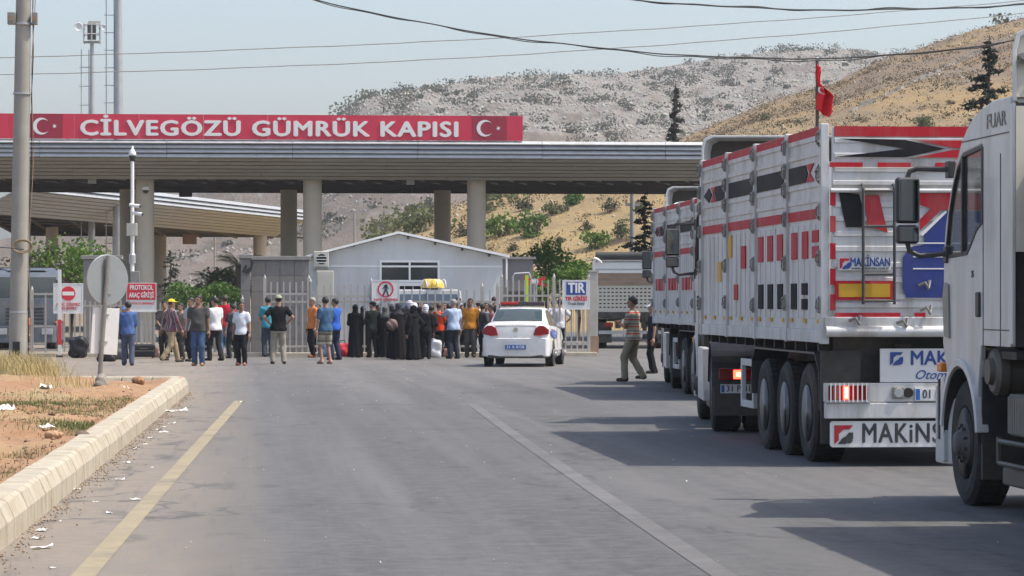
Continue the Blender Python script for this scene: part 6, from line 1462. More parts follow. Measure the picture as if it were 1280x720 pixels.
# ---- van with a yellow load on its roof behind the fence
def van():
    q = XatY(533, 98.5); T = empty('loaded_van', (q[0], 98.5, 0)); k = q[1] / F; W = 46 * k
    pb = mat('van_blue', (.13, .18, .24), .4, var=.05)
    prof = [(-W, .35), (W, .35), (W, 1.2), (W * .94, PY(533, 362, 98.5).z - .06), (W * .86, PY(533, 362, 98.5).z), (-W * .86, PY(533, 362, 98.5).z), (-W * .94, PY(533, 362, 98.5).z - .06), (-W, 1.2)]
    zt2 = PY(533, 362, 98.5).z
    MB().prism(prof, XZ(0), 0, 4.2).build('body', M['carwhite'], T, bevel=.03); MB().box(-W * .85, W * .85, -.02, 0, 1.15, zt2 - .14).build('rear_screen', pb, T, bevel=.01)
    for s in (-1, 1):
        MB().box(s * W * .9 - .06, s * W * .9 + .06, -.03, 0, .8, 1.1).build('tail_lamp', M['lamp_red'], T)
        for y in (.8, 3.3): wheel(T, s * (W - .01), y, .33, s, .33, .2, 'front', 'rim')
        MB().tube((s * W * .8, .3, zt2), (s * W * .8, 3.6, zt2 + .06), .02, n=6).build('roof_rack', M['galv'], T)
    MB().box(-.012, .012, -.026, -.02, .5, zt2 - .1).build('door_split', M['charcoal'], T)
    MB().box(-W, W, -.06, .02, .35, .55).build('bumper', M['plastic'], T, bevel=.02)
    tag(T, 'white van with blue rear glass behind the fence under the roof load', 'van')
    ld = empty('roof_load', (q[0] + 10 * k, 99.2, zt2 + .05)); hw = 14 * k; r = np.random.default_rng(5)
    u, v = np.meshgrid(np.linspace(0, 2 * PI, 26, endpoint=False), np.linspace(0, PI / 2, 9), indexing='ij')
    R_ = 1 + .10 * np.sin(5 * u) * np.cos(3 * v) + .05 * np.sin(11 * u + 2 * v)
    V = np.stack([hw * R_ * np.cos(u) * np.cos(v) ** .6, .8 * R_ * np.sin(u) * np.cos(v) ** .6, 11 * k * R_ * np.sin(v)], -1).reshape(-1, 3); i = np.arange(26 * 9).reshape(26, 9); j = np.roll(i, -1, 0)
    f = np.stack([i[:, :-1], j[:, :-1], j[:, 1:], i[:, 1:]], -1).reshape(-1, 4)
    m, n, l, b = nodes_mat('yellow_checked_cloth'); tc = n.new('ShaderNodeTexCoord').outputs['Object']
    vo = n.new('ShaderNodeTexVoronoi'); vo.inputs['Scale'].default_value = 9; l.new(tc, vo.inputs['Vector']); sp_ = n.new('ShaderNodeSeparateColor'); l.new(vo.outputs['Color'], sp_.inputs[0])
    l.new(mixc(n, l, ramp(n, l, sp_.outputs[0], .6, .65), (.62, .40, .05), (.62, .56, .45)), b.inputs['Base Color']); b.inputs['Roughness'].default_value = .8
    inst(npmesh('bundle', V, f, m, True), 'bundle', ld); mb = MB()
    for x in (-.3, 0.05, .3): mb.path([(x + .02 * a, .82 * math.cos(a), 11.3 * k * max(0.02, math.sin(a)) ** .6) for a in np.linspace(0, PI, 13)], .012, 5)
    mb.build('rope', M['trim'], ld)
    tag(ld, 'yellow patterned bundle tied on the roof of the van', 'bundle')
van()
# ------------------------------------------------------------ people: smooth bodies from distance fields
def surface_net(f, lo, res):
    """closed quad mesh of the zero level of a sampled field"""
    s = f < 0; nx, ny, nz = f.shape
    c = np.zeros((nx - 1, ny - 1, nz - 1), np.int8); corners = [(i, j, k) for i in (0, 1) for j in (0, 1) for k in (0, 1)]
    for i, j, k in corners: c += s[i:nx - 1 + i, j:ny - 1 + j, k:nz - 1 + k]
    act = (c > 0) & (c < 8); idx = -np.ones(act.shape, np.int64); A = np.argwhere(act); idx[act] = np.arange(len(A))
    acc = np.zeros((len(A), 3)); cnt = np.zeros(len(A))
    for a in corners:
        for ax in range(3):
            if a[ax]: continue
            b = list(a); b[ax] = 1
            fa = f[A[:, 0] + a[0], A[:, 1] + a[1], A[:, 2] + a[2]]; fb = f[A[:, 0] + b[0], A[:, 1] + b[1], A[:, 2] + b[2]]
            k = (fa < 0) != (fb < 0); t = np.where(k, fa / np.where(fa == fb, 1, fa - fb), 0)
            p = np.array(a, float)[None, :] + np.eye(3)[ax][None, :] * t[:, None]; acc[k] += p[k]; cnt[k] += 1
    v = np.asarray(lo) + (A + acc / np.maximum(cnt, 1)[:, None]) * res; Fq = []
    for ax in range(3):
        sl0 = [slice(None)] * 3; sl1 = [slice(None)] * 3; sl0[ax] = slice(0, -1); sl1[ax] = slice(1, None)
        d = s[tuple(sl0)] != s[tuple(sl1)]; E = np.argwhere(d); o = [q for q in range(3) if q != ax]
        E = E[(E[:, o[0]] > 0) & (E[:, o[1]] > 0) & (E[:, o[0]] < f.shape[o[0]] - 1) & (E[:, o[1]] < f.shape[o[1]] - 1)]
        if not len(E): continue
        q = []
        for du, dv in ((-1, -1), (0, -1), (0, 0), (-1, 0)):
            e = E.copy(); e[:, o[0]] += du; e[:, o[1]] += dv; q.append(idx[e[:, 0], e[:, 1], e[:, 2]])
        q = np.stack(q, 1); flip = s[E[:, 0], E[:, 1], E[:, 2]]
        if ax == 1: flip = ~flip
        q[~flip] = q[~flip][:, ::-1]; Fq.append(q)
    return v, np.concatenate(Fq)
def field(fn, lo, hi, res):
    ax = [np.arange(a, b + res, res) for a, b in zip(lo, hi)]; X, Y, Z = np.meshgrid(*ax, indexing='ij')
    return surface_net(fn(X, Y, Z), lo, res)
def capf(P_, a, b, ra, rb):
    X, Y, Z = P_; ax, ay, az = a; bx, by, bz = b[0] - ax, b[1] - ay, b[2] - az; L2 = bx * bx + by * by + bz * bz
    t = np.clip(((X - ax) * bx + (Y - ay) * by + (Z - az) * bz) / L2, 0, 1)
    return np.sqrt((X - ax - t * bx) ** 2 + (Y - ay - t * by) ** 2 + (Z - az - t * bz) ** 2) - (ra + (rb - ra) * t)
def elf(P_, c, r):
    X, Y, Z = P_; k = np.sqrt(((X - c[0]) / r[0]) ** 2 + ((Y - c[1]) / r[1]) ** 2 + ((Z - c[2]) / r[2]) ** 2)
    return (k - 1) * min(r)
def smin(a, b, k=.03):
    h = np.clip(.5 + .5 * (b - a) / k, 0, 1); return b + (a - b) * h - k * h * (1 - h)
def column_f(P_, lev, z0, z1):
    X, Y, Z = P_; z = [l[0] for l in lev]; w = np.interp(Z, z, [l[1] for l in lev]); d = np.interp(Z, z, [l[2] for l in lev]); yo = np.interp(Z, z, [l[3] if len(l) > 3 else 0 for l in lev])
    return np.maximum((np.sqrt((X / w) ** 2 + ((Y - yo) / d) ** 2) - 1) * np.minimum(w, d), np.maximum(z0 - Z, Z - z1))
HEAD = {}
def head_parts():
    sk = lambda P_, o=0: elf(P_, (0, -.012, .03), (.078 + o, .098 + o, .088 + o))
    def head(X, Y, Z):
        P_ = (X, Y, Z); d = smin(sk(P_), elf(P_, (0, .020, -.048), (.056, .068, .074)), .03)
        d = smin(d, capf(P_, (0, .086, .012), (0, .108, -.022), .008, .015), .012); d = smin(d, elf(P_, (0, .074, .034), (.055, .02, .012)), .015)
        for s in (-1, 1):
            d = np.maximum(d, -(elf(P_, (s * .031, .098, .012), (.016, .016, .011)))); d = smin(d, elf(P_, (s * .079, -.006, -.006), (.011, .022, .033)), .006); d = smin(d, elf(P_, (s * .031, .077, .012), (.013, .013, .010)), .004)
        d = smin(d, elf(P_, (0, .083, -.062), (.024, .012, .010)), .006)
        return smin(d, capf(P_, (0, -.02, -.05), (0, -.03, -.19), .056, .060), .025)
    v, f = field(head, (-.12, -.14, -.20), (.12, .15, .14), .0095); c = v[f].mean(1); mi = np.zeros(len(f), int)
    for s in (-1, 1): mi[np.linalg.norm((c - np.array([s * .031, .088, .012])) / np.array([1, 1, .8]), axis=1) < .011] = 1
    mi[(np.abs(c[:, 0]) < .024) & (c[:, 1] > .075) & (np.abs(c[:, 2] + .062) < .008)] = 2
    HEAD['head'] = (v, f, mi)
    HEAD['short'] = field(lambda X, Y, Z: np.maximum(sk((X, Y, Z), .013) + .004 * np.sin(X * 170) * np.sin(Y * 150) * np.sin(Z * 160), (.8 * Y + .013 - Z) / 1.28), (-.12, -.15, -.1), (.12, .15, .16), .0095)
    HEAD['thin'] = field(lambda X, Y, Z: np.maximum(sk((X, Y, Z), .006), np.maximum((.8 * Y + .013 - Z) / 1.28, (Z - .07) * .8 + Y * .3)), (-.12, -.15, -.1), (.12, .15, .16), .0095)
    HEAD['cap'] = field(lambda X, Y, Z: np.minimum(np.maximum(sk((X, Y, Z), .018), .042 - Z), elf((X, Y, Z), (0, .115, .048), (.068, .075, .010))), (-.13, -.15, 0), (.13, .22, .17), .0095)
    def scarf(X, Y, Z):
        P_ = (X, Y, Z); d = smin(sk(P_, .020), elf(P_, (0, .01, -.05), (.085, .095, .09)), .03); d = smin(d, capf(P_, (0, -.02, -.08), (0, -.02, -.17), .088, .12), .03); d = smin(d, elf(P_, (0, -.02, -.23), (.19, .13, .08)), .05)
        d = np.maximum(d, -elf(P_, (0, .11, -.01), (.050, .07, .070))); return d + .004 * np.sin(Z * 70 + X * 30)
    HEAD['scarf'] = field(scarf, (-.23, -.19, -.33), (.23, .16, .16), .0125)
    HEAD['wrap'] = field(lambda X, Y, Z: np.maximum(np.maximum(smin(sk((X, Y, Z), .024), elf((X, Y, Z), (0, -.05, -.06), (.08, .075, .10)), .03), -elf((X, Y, Z), (0, .11, -.02), (.06, .075, .08))), -.15 - Z) + .004 * np.sin(Z * 90), (-.13, -.17, -.19), (.13, .16, .17), .0110)
head_parts()
def hand_arrays():
    """x along the fingers, y towards the thumb, z out of the back of the hand"""
    mb = MB(); mb.loft([[(x, y, z) for y, z in ((-w, -t), (w, -t), (w * 1.02, 0), (w, t), (-w, t), (-w * 1.02, 0))] for x, w, t in ((-.02, .026, .016), (.02, .036, .015), (.06, .042, .014), (.088, .040, .011))])
    for y, L, x0 in ((.031, .068, .082), (.011, .078, .088), (-.010, .072, .086), (-.030, .056, .080)):
        mb.path([(x0 - .012, y, 0), (x0 + L * .45, y * 1.05, -.006), (x0 + L * .78, y * 1.08, -.020), (x0 + L, y * 1.08, -.038)], [.0095, .009, .008, .006], 6)
    mb.path([(.012, .030, -.004), (.040, .056, -.012), (.066, .064, -.022), (.084, .060, -.032)], [.012, .011, .0095, .007], 6)
    v = np.array(mb.v); tri = [];
    for f in mb.f: tri += [(f[0], f[i], f[i + 1], f[i + 1]) if False else (f[0], f[i], f[i + 1]) for i in range(1, len(f) - 1)]
    return v, np.array(tri)
HAND = hand_arrays()
SKIN = {k: mat('skin_' + k, c, .55, var=.06, vscale=8) for k, c in dict(a=(.33, .18, .115), b=(.26, .135, .085), c=(.40, .24, .165)).items()}
M['eye'] = mat('eye', (.03, .022, .02), .3); M['lip'] = mat('lip', (.26, .09, .075), .5)
HAIRC = dict(black=mat('hair_black', (.016, .014, .013), .6, var=.2, vscale=30), brown=mat('hair_brown', (.05, .032, .022), .6, var=.2, vscale=30), grey=mat('hair_grey', (.28, .26, .25), .7, var=.2, vscale=30))
CL = {}
def cloth(c):
    if isinstance(c, str): return M[c]
    if c not in CL: CL[c] = mat('cloth_%d' % len(CL), c, .95, var=.14, vscale=7, bump=.15, bscale=60, spec=.12)
    return CL[c]
def band_cloth(name, base, bands, axis, freq, thr=.55):
    m, n, l, b = nodes_mat(name); s = n.new('ShaderNodeSeparateXYZ'); l.new(n.new('ShaderNodeTexCoord').outputs['Object'], s.inputs[0]); cur = base
    for k, (c, ph) in enumerate(bands):
        w = mathn(n, l, 'SINE', mathn(n, l, 'ADD', mathn(n, l, 'MULTIPLY', s.outputs[axis], freq), ph), 0.0); cur = mixc(n, l, ramp(n, l, w, thr, thr + .15), cur, c)
    l.new(cur, b.inputs['Base Color']); b.inputs['Roughness'].default_value = .9; M[name] = m
band_cloth('stripe_shirt', (.36, .33, .25), [((.17, .17, .14), 0.0), ((.42, .06, .05), 2.4)], 2, 44, .72)
band_cloth('plaid_shirt', (.34, .26, .26), [((.16, .05, .07), 0.0), ((.10, .07, .10), 2.0)], 0, 75, .35)
band_cloth('camo_shorts', (.27, .24, .18), [((.14, .13, .10), 0.0), ((.36, .33, .27), 2.0)], 2, 34, .5)

def ik(a, t, l1, l2, pole):
    a, t, pole = (np.array(q, float) for q in (a, t, pole)); d = t - a; L = np.linalg.norm(d); m = (l1 + l2) * .998
    if L > m: t = a + d * m / L; d = t - a; L = m
    x = (l1 * l1 - l2 * l2 + L * L) / (2 * L); h = math.sqrt(max(l1 * l1 - x * x, 1e-6)); u = d / L
    p = pole - pole.dot(u) * u; p /= np.linalg.norm(p) + 1e-9
    return a + u * x + p * h, t
ARM = dict(down=((.255, .04, .86), (.4, -1, 0)), hip=((.19, .03, 1.01), (1, -.5, 0)), cross=((-.07, .20, 1.17), (.6, -.2, -.6)), back=((.04, -.17, 1.0), (1, -.2, 0)), fwd=((.13, .42, 1.14), (.3, -.3, -1)), phone=((.06, .27, 1.18), (.5, -.3, -1)), front=((.06, .22, .98), (.8, -.4, 0)), swingf=((.24, .20, .90), (.3, -1, 0)), swingb=((.25, -.20, .90), (.3, -1, 0)), point=((.20, .48, 1.30), (.5, -.2, -1)), bag=((.27, .03, .85), (.3, -1, 0)))
NP = [0]
def person(px, foot, headtop, face, label, top, bot, hair='black', arms=('down', 'down'), sleeve='short', legs='trousers', stride=0.05, head='short', headm=None, skin='a', look=0, belly=0.0, shoe=(.05, .045, .04), D=None, build=1.0, group='people waiting at the gate', gap=.0):
    q = G(px, foot) if D is None else P(px, HZ, D); Dd = q.x * ST + q.y * CT; h = (foot - headtop) / F * Dd if D is None else foot
    S = h / 1.745; root = empty('person', (q.x, q.y, 0), math.radians(face) - TH); tag(root, label, 'person', group); NP[0] += 1; rs = np.random.default_rng(NP[0] * 7)
    bw = build; hx = .088
    feet = {-1: (-.10 - gap, stride), 1: (.10 + gap, -stride)}; drop = .02 + .10 * abs(stride) ** 1.0 * (1 if stride > .12 else .4)
    J = {}
    for s in (-1, 1):
        hp = np.array([s * hx, 0, .91 - drop * .5]); fx, fy = feet[s]; an = np.array([fx, fy - .03, .085 + (.05 if fy < -.15 else 0)])
        kn, an = ik(hp, an, .42, .415, (s * .05, 1, 0)); J['hip', s], J['knee', s], J['ank', s] = hp, kn, an
        sh = np.array([s * .178 * bw, -.005, 1.395]); tgt, pole = ARM[arms[0 if s < 0 else 1]]
        el, wr = ik(sh, (s * tgt[0] * (bw if tgt[0] > .1 else 1), tgt[1], tgt[2]), .285, .255, (s * pole[0], pole[1], pole[2])); J['sh', s], J['el', s], J['wr', s] = sh, el, wr
    lev = [(.80, .150 * bw, .105), (.92, .168 * bw, .118), (1.05, .148 * bw, .102 + belly * .9, belly * .6), (1.18, .152 * bw, .106 + belly * .5, belly * .3), (1.30, .172 * bw, .108), (1.39, .165 * bw, .092, -.01), (1.46, .075, .065, -.01)]
    grow = lambda o: [(l[0], l[1] + o, l[2] + o) + tuple(l[3:]) for l in lev]
    ext = .62
    ys = [J[k, s][1] for k in ('knee', 'ank', 'el', 'wr') for s in (-1, 1)]; ylo, yhi = min(min(ys) - .16, -.30), max(max(ys) + .25, .30); xs_ = [abs(J[k, s][0]) for k in ('el', 'wr', 'ank') for s in (-1, 1)]; xx = max(max(xs_) + .14, .34)
    # body
    def body(X, Y, Z):
        P_ = (X, Y, Z); d = column_f(P_, lev, .80, 1.47)
        for s in (-1, 1):
            d = smin(d, capf(P_, J['hip', s], J['knee', s], .086, .056), .04); d = smin(d, capf(P_, J['knee', s], J['ank', s], .054, .038), .02); d = smin(d, capf(P_, J['ank', s], J['ank', s] + np.array([s * .02, .14, -.045]), .040, .028), .02)
            d = smin(d, capf(P_, J['sh', s], J['el', s], .056, .041), .04); d = smin(d, capf(P_, J['el', s], J['wr', s], .040, .027), .015)
        return smin(d, capf(P_, (0, -.01, 1.42), (0, 0, 1.52), .058, .056), .03)
    v, f = field(body, (-xx, ylo, -.02), (xx, yhi, 1.56), .027)
    hv, hf, hm = HEAD['head']; a = math.radians(look); Rz = np.array([[math.cos(a), -math.sin(a), 0], [math.sin(a), math.cos(a), 0], [0, 0, 1]]); hc = np.array([0, .018, 1.625])
    parts_v = [v, hv @ Rz.T + hc]; tris = []; mi = [np.zeros(len(f), int), hm]; quads = [f, hf + len(v)]; off = len(v) + len(hv)
    for s in (-1, 1):
        fd = J['wr', s] - J['el', s]; fd /= np.linalg.norm(fd); fwd = np.array([0, 1.0, 0]) if abs(fd[1]) < .7 else np.array([0, 0, 1.0]); yy = fwd - fwd.dot(fd) * fd; yy /= np.linalg.norm(yy); zz = np.cross(fd, yy)
        k = -1 if (zz[0] * s) > 0 else 1
        zz = zz * (1 if zz[0] * s > 0 else -1); B = np.stack([fd, yy, zz], 0); hvv = HAND[0] @ B + J['wr', s] + fd * .015
        parts_v.append(hvv); t = HAND[1]; t = t if np.linalg.det(B) > 0 else t[:, ::-1]; tris.append(t + off); off += len(hvv)
    vv = np.concatenate(parts_v) * S; qd = np.concatenate(quads); tr = np.concatenate(tris)
    me = bpy.data.meshes.new('body'); me.from_pydata(vv.tolist(), [], qd.tolist() + tr.tolist())
    for m_ in (SKIN[skin], M['eye'], M['lip']): me.materials.append(m_)
    me.polygons.foreach_set('material_index', np.concatenate(mi + [np.zeros(len(tr), int)]).astype(np.int32)); me.polygons.foreach_set('use_smooth', np.ones(len(me.polygons), bool)); me.update(); inst(me, 'body', root)
    ph = rs.uniform(0, 6.3, 4)
    wrk = lambda X, Y, Z, a=.006: a * np.sin(Z * 17 + X * 16 + ph[0]) * np.sin(X * 25 + Y * 21 + ph[1]) + a * .6 * np.sin(Z * 28 + Y * 24 - X * 26 + ph[2]) * np.sin(X * 12 + ph[3])
    def garment(name, fn, lo, hi, m_, res=.024):
        v, f = field(fn, lo, hi, res); inst(npmesh(name, v * S, f, m_, True), name, root)
    if legs != 'robe':
        tm = cloth(bot); zcut = .50 if legs == 'shorts' else .045
        def trous(X, Y, Z):
            P_ = (X, Y, Z); d = np.maximum(column_f(P_, grow(.016), .78, 1.03), -1)
            for s in (-1, 1):
                d = smin(d, capf(P_, J['hip', s], J['knee', s], .104, .082 if legs != 'shorts' else .098), .03)
                if legs != 'shorts': d = smin(d, capf(P_, J['knee', s], J['ank', s] - np.array([0, 0, .03]), .080, .070), .02)
            return np.maximum(np.maximum(d, Z - 1.0), zcut - Z) + wrk(X, Y, Z)
        garment('shorts' if legs == 'shorts' else 'trousers', trous, (-.34, ylo, 0), (.34, yhi, 1.06), tm)
        hem = .84
        def shirt(X, Y, Z):
            P_ = (X, Y, Z); g = [(.80, .205 * bw, .158), (.92, .203 * bw, .152)] + grow(.022)[2:]; d = column_f(P_, g, .80, 1.475)
            for s in (-1, 1):
                sh, el, wr = J['sh', s], J['el', s], J['wr', s]
                if sleeve == 'long': d = smin(d, capf(P_, sh, el, .072, .060), .04); d = smin(d, capf(P_, el, el + (wr - el) * .95, .058, .044), .02)
                else: d = smin(d, capf(P_, sh, sh + (el - sh) * .62, .072, .070), .04)
            d = np.maximum(d, -capf(P_, (0, .02, 1.44), (0, .03, 1.6), .062, .09))
            return np.maximum(d, hem - Z) + wrk(X, Y, Z, .007)
        garment('shirt', shirt, (-xx, ylo, .78), (xx, yhi, 1.52), cloth(top))
    else:
        def robe(X, Y, Z):
            P_ = (X, Y, Z); g = [(.0, .27, .25), (.35, .235, .21), (.75, .215, .18), (1.0, .20, .155), (1.2, .19, .14), (1.33, .185, .125), (1.42, .16, .10), (1.48, .09, .08)]; d = column_f(P_, g, .03, 1.48)
            for s in (-1, 1): d = smin(d, capf(P_, J['sh', s], J['el', s], .080, .082), .05); d = smin(d, capf(P_, J['el', s], J['wr', s], .080, .070), .03)
            return d + .012 * np.sin(np.arctan2(Y, X) * 9 + ph[0] + Z * 2) * np.clip(1.25 - Z, 0, 1) + wrk(X, Y, Z, .003)
        garment('robe', robe, (-xx, min(ylo, -.33), 0), (xx, max(yhi, .33), 1.53), cloth(top))
    for s in (-1, 1):
        an = J['ank', s]
        def shoef(X, Y, Z):
            P_ = (X, Y, Z); b0 = an[2] - .085; d = smin(capf(P_, (an[0], an[1] - .035, b0 + .045), (an[0] + s * .02, an[1] + .15, b0 + .035), .044, .040), capf(P_, (an[0], an[1], b0 + .05), (an[0], an[1], b0 + .09), .046, .046), .03); return np.maximum(d, b0 + .004 - Z)
        v, f = field(shoef, (an[0] - .1, an[1] - .12, -.01), (an[0] + .1, an[1] + .25, .22), .016); inst(npmesh('shoe', v * S, f, cloth(shoe), True), 'shoe', root)
    hd_m = HAIRC[hair] if headm is None else cloth(headm)
    def headgear(kind, m_, nm): v, f = HEAD[kind]; inst(npmesh(nm, (v @ Rz.T + hc) * S, f, m_, True), nm, root)
    if head in ('cap', 'wrap', 'scarf'):
        headgear(head, hd_m, {'cap': 'cap', 'wrap': 'head_wrap', 'scarf': 'headscarf'}[head])
        if head == 'cap': headgear('thin', HAIRC[hair], 'hair')
    else: headgear(head, hd_m, 'hair')
    return root

BLK = (.014, .014, .016); DK = (.035, .036, .040); WHT = (.66, .66, .67); JEAN = (.06, .10, .19); KH = (.31, .25, .16)
person(160, 457, 377, 8, 'man in blue long-sleeved shirt and slate trousers under the protocol sign, back turned', (.075, .13, .30), (.085, .10, .145), arms=('front', 'front'), sleeve='long', stride=.12, look=15)
person(147, 448, 383, 200, 'person in orange and black clothes half hidden behind the round sign plate', (.62, .14, .03), BLK, arms=('down', 'front'), skin='b')
person(156, 449, 384, 150, 'person in a blue cap hidden behind the blue shirt man', (.05, .06, .09), BLK, head='cap', headm=(.10, .18, .42))
person(214, 453, 374, -62, 'man in yellow cap, striped shirt and khaki trousers walking to the right', 'plaid_shirt', KH, head='cap', headm=(.72, .55, .04), sleeve='long', stride=.27, arms=('swingb', 'swingf'), skin='b')
person(226, 450, 379, 150, 'man in dull brown shirt just behind the yellow cap man', (.17, .13, .10), (.06, .055, .05))
person(248, 457.5, 369, 172, 'heavy man in dark grey polo shirt and blue jeans facing the camera', (.075, .072, .068), JEAN, belly=.045, build=1.1, arms=('down', 'bag'), stride=.04, skin='b', look=-15, shoe=(.30, .18, .09))
person(239, 452, 372, 140, 'man in pale shirt and dark trousers behind the heavy man in grey', (.42, .43, .45), (.03, .03, .035))
person(269, 451, 372, 45, 'man in white t-shirt and black trousers turned left beside the heavy man', WHT, (.030, .030, .032), stride=.14, arms=('front', 'down'), look=20)
person(281, 446, 369, 20, 'man in red long-sleeved shirt and light blue jeans', (.33, .015, .03), (.12, .21, .38), sleeve='long', arms=('down', 'hip'), hair='brown')
person(302, 457, 377, 168, 'boy in white polo shirt and black trousers standing alone', (.62, .65, .70), (.022, .022, .024), arms=('down', 'down'), stride=.05, look=25, build=.92, shoe=(.34, .14, .09), skin='b')
person(335, 446, 371, 15, 'man in turquoise t-shirt close to the gate leaf', (.06, .28, .36), (.06, .075, .10), arms=('front', 'down'))
person(348, 455, 369, 8, 'man in black shirt, patterned cap and beige trousers with hand on hip, back turned', (.016, .016, .017), (.30, .27, .22), head='cap', headm=(.34, .35, .25), arms=('hip', 'hip'), sleeve='short', stride=.04, gap=.04, build=1.06, look=190 - 180)
person(391, 447, 372, 120, 'grey-haired man in orange polo shirt and black trousers', (.62, .20, .06), (.016, .016, .018), hair='grey', head='short', arms=('down', 'down'), look=15, shoe=(.25, .08, .05))
person(407, 455, 371, 35, 'man in slate blue t-shirt and patterned shorts', (.055, .11, .19), 'camo_shorts', legs='shorts', arms=('down', 'front'), look=-20, shoe=(.35, .22, .17))
person(419, 450, 373, 55, 'man in bright blue t-shirt and dark jeans with folded arms', (.035, .11, .42), (.028, .036, .065), arms=('cross', 'cross'), look=10)
person(444, 447, 381, -10, 'woman in black robe and headscarf left of the round pedestrian sign', BLK, BLK, legs='robe', head='scarf', headm=BLK, arms=('front', 'front'))
person(466, 447, 377, 30, 'man in dark jacket and cap under the pedestrian sign', (.025, .032, .030), (.03, .032, .034), head='cap', headm=BLK, sleeve='long', arms=('front', 'down'), look=40)
person(481, 447, 383, 0, 'woman in black robe and grey headscarf right of the dark jacket man', BLK, BLK, legs='robe', head='scarf', headm=(.10, .11, .10))
person(498, 449.5, 379, 15, 'woman in black robe carrying a brown shoulder bag', (.018, .016, .018), BLK, legs='robe', head='scarf', headm=(.05, .05, .055), arms=('front', 'front'))
person(512, 449, 376, 25, 'tall woman in black robe with lilac white headscarf', (.020, .018, .026), BLK, legs='robe', head='wrap', headm=(.52, .50, .56))
person(518, 446, 379, 160, 'woman with white headscarf half hidden behind the tall woman', BLK, BLK, legs='robe', head='wrap', headm=(.70, .70, .72))
person(524, 447, 384, 20, 'short woman all in black between the white headscarves', BLK, BLK, legs='robe', head='scarf', headm=BLK)
person(532, 449, 381, 5, 'woman in black tunic and trousers with white headscarf, back turned', BLK, (.02, .02, .022), head='wrap', headm=(.66, .65, .72), sleeve='long', stride=.10)
person(505, 446, 385, 40, 'woman in black mostly hidden behind the bag carrier', BLK, BLK, legs='robe', head='scarf', headm=(.04, .04, .045))
person(549, 446, 379, -35, 'man in bright red-orange t-shirt beside the white headscarf woman', (.68, .075, .03), (.03, .03, .032), arms=('fwd', 'front'), stride=.1, hair='brown')
person(556, 443, 378, 170, 'dark-haired man in red behind the red-orange t-shirt man', (.30, .03, .03), DK)
person(567, 448.5, 374, 38, 'man in pale blue shirt and navy trousers reaching out his left arm', (.36, .44, .58), (.026, .032, .045), hair='grey', arms=('point', 'down'), build=1.08, belly=.02)
person(578, 444, 381, 175, 'man in pink-white robe behind the pale blue shirt man', (.50, .44, .45), (.45, .38, .40), legs='robe')
person(588, 447, 373, 178, 'man in ochre orange shirt and grey trousers facing the camera', (.46, .19, .03), (.075, .070, .066), arms=('down', 'down'), build=1.05, skin='b')
person(598, 443, 376, 20, 'man in white shirt right behind the ochre shirt man', (.62, .61, .63), DK, arms=('down', 'down'))
person(608, 445, 378, 172, 'man in light blue shirt left of the white car', (.22, .32, .54), (.035, .036, .04), arms=('down', 'down'), sleeve='long')
person(618, 443, 371, -20, 'tall dark-haired man in black shirt at the rear of the crowd by the car', (.022, .022, .024), DK, sleeve='long')
person(626, 442, 380, 170, 'man in white shirt between crowd and car roof', (.62, .61, .62), DK)
person(573, 442, 372, 165, 'dark-haired man at the back of the crowd behind the pale blue shirt', (.10, .10, .12), DK)
person(635, 441, 379, 180, 'person in white cap hidden behind the car light bar, red end', (.5, .5, .5), DK, head='cap', headm=(.72, .72, .70))
person(657, 441, 379, 180, 'person in white cap hidden behind the car light bar, dark end', (.5, .5, .52), DK, head='cap', headm=(.72, .72, .70))
person(692, 443, 374, 20, 'balding man in lilac shirt at the right fence', (.50, .47, .56), DK, head='thin', hair='grey', look=-30)
person(700, 444, 374, 10, 'man in white shirt with hands on hips behind the car', (.64, .63, .66), (.03, .045, .04), arms=('hip', 'hip'))
person(791, 477, 371, 62, 'man in striped shirt and khaki trousers walking beside the trucks', 'stripe_shirt', (.28, .245, .17), arms=('phone', 'phone'), stride=.16, look=20, group='people waiting at the gate', skin='b', shoe=(.09, .06, .04))
person(816, 467, 379, 100, 'person in dark clothes and white cap behind the striped shirt man', (.03, .03, .035), BLK, head='cap', headm=(.70, .70, .68))
person(20, 448, 386, 160, 'person in pale clothes half hidden behind the concrete pole', (.48, .40, .36), DK)
person(31, 447, 388, 150, 'person in orange beside the concrete pole', (.55, .20, .10), DK)

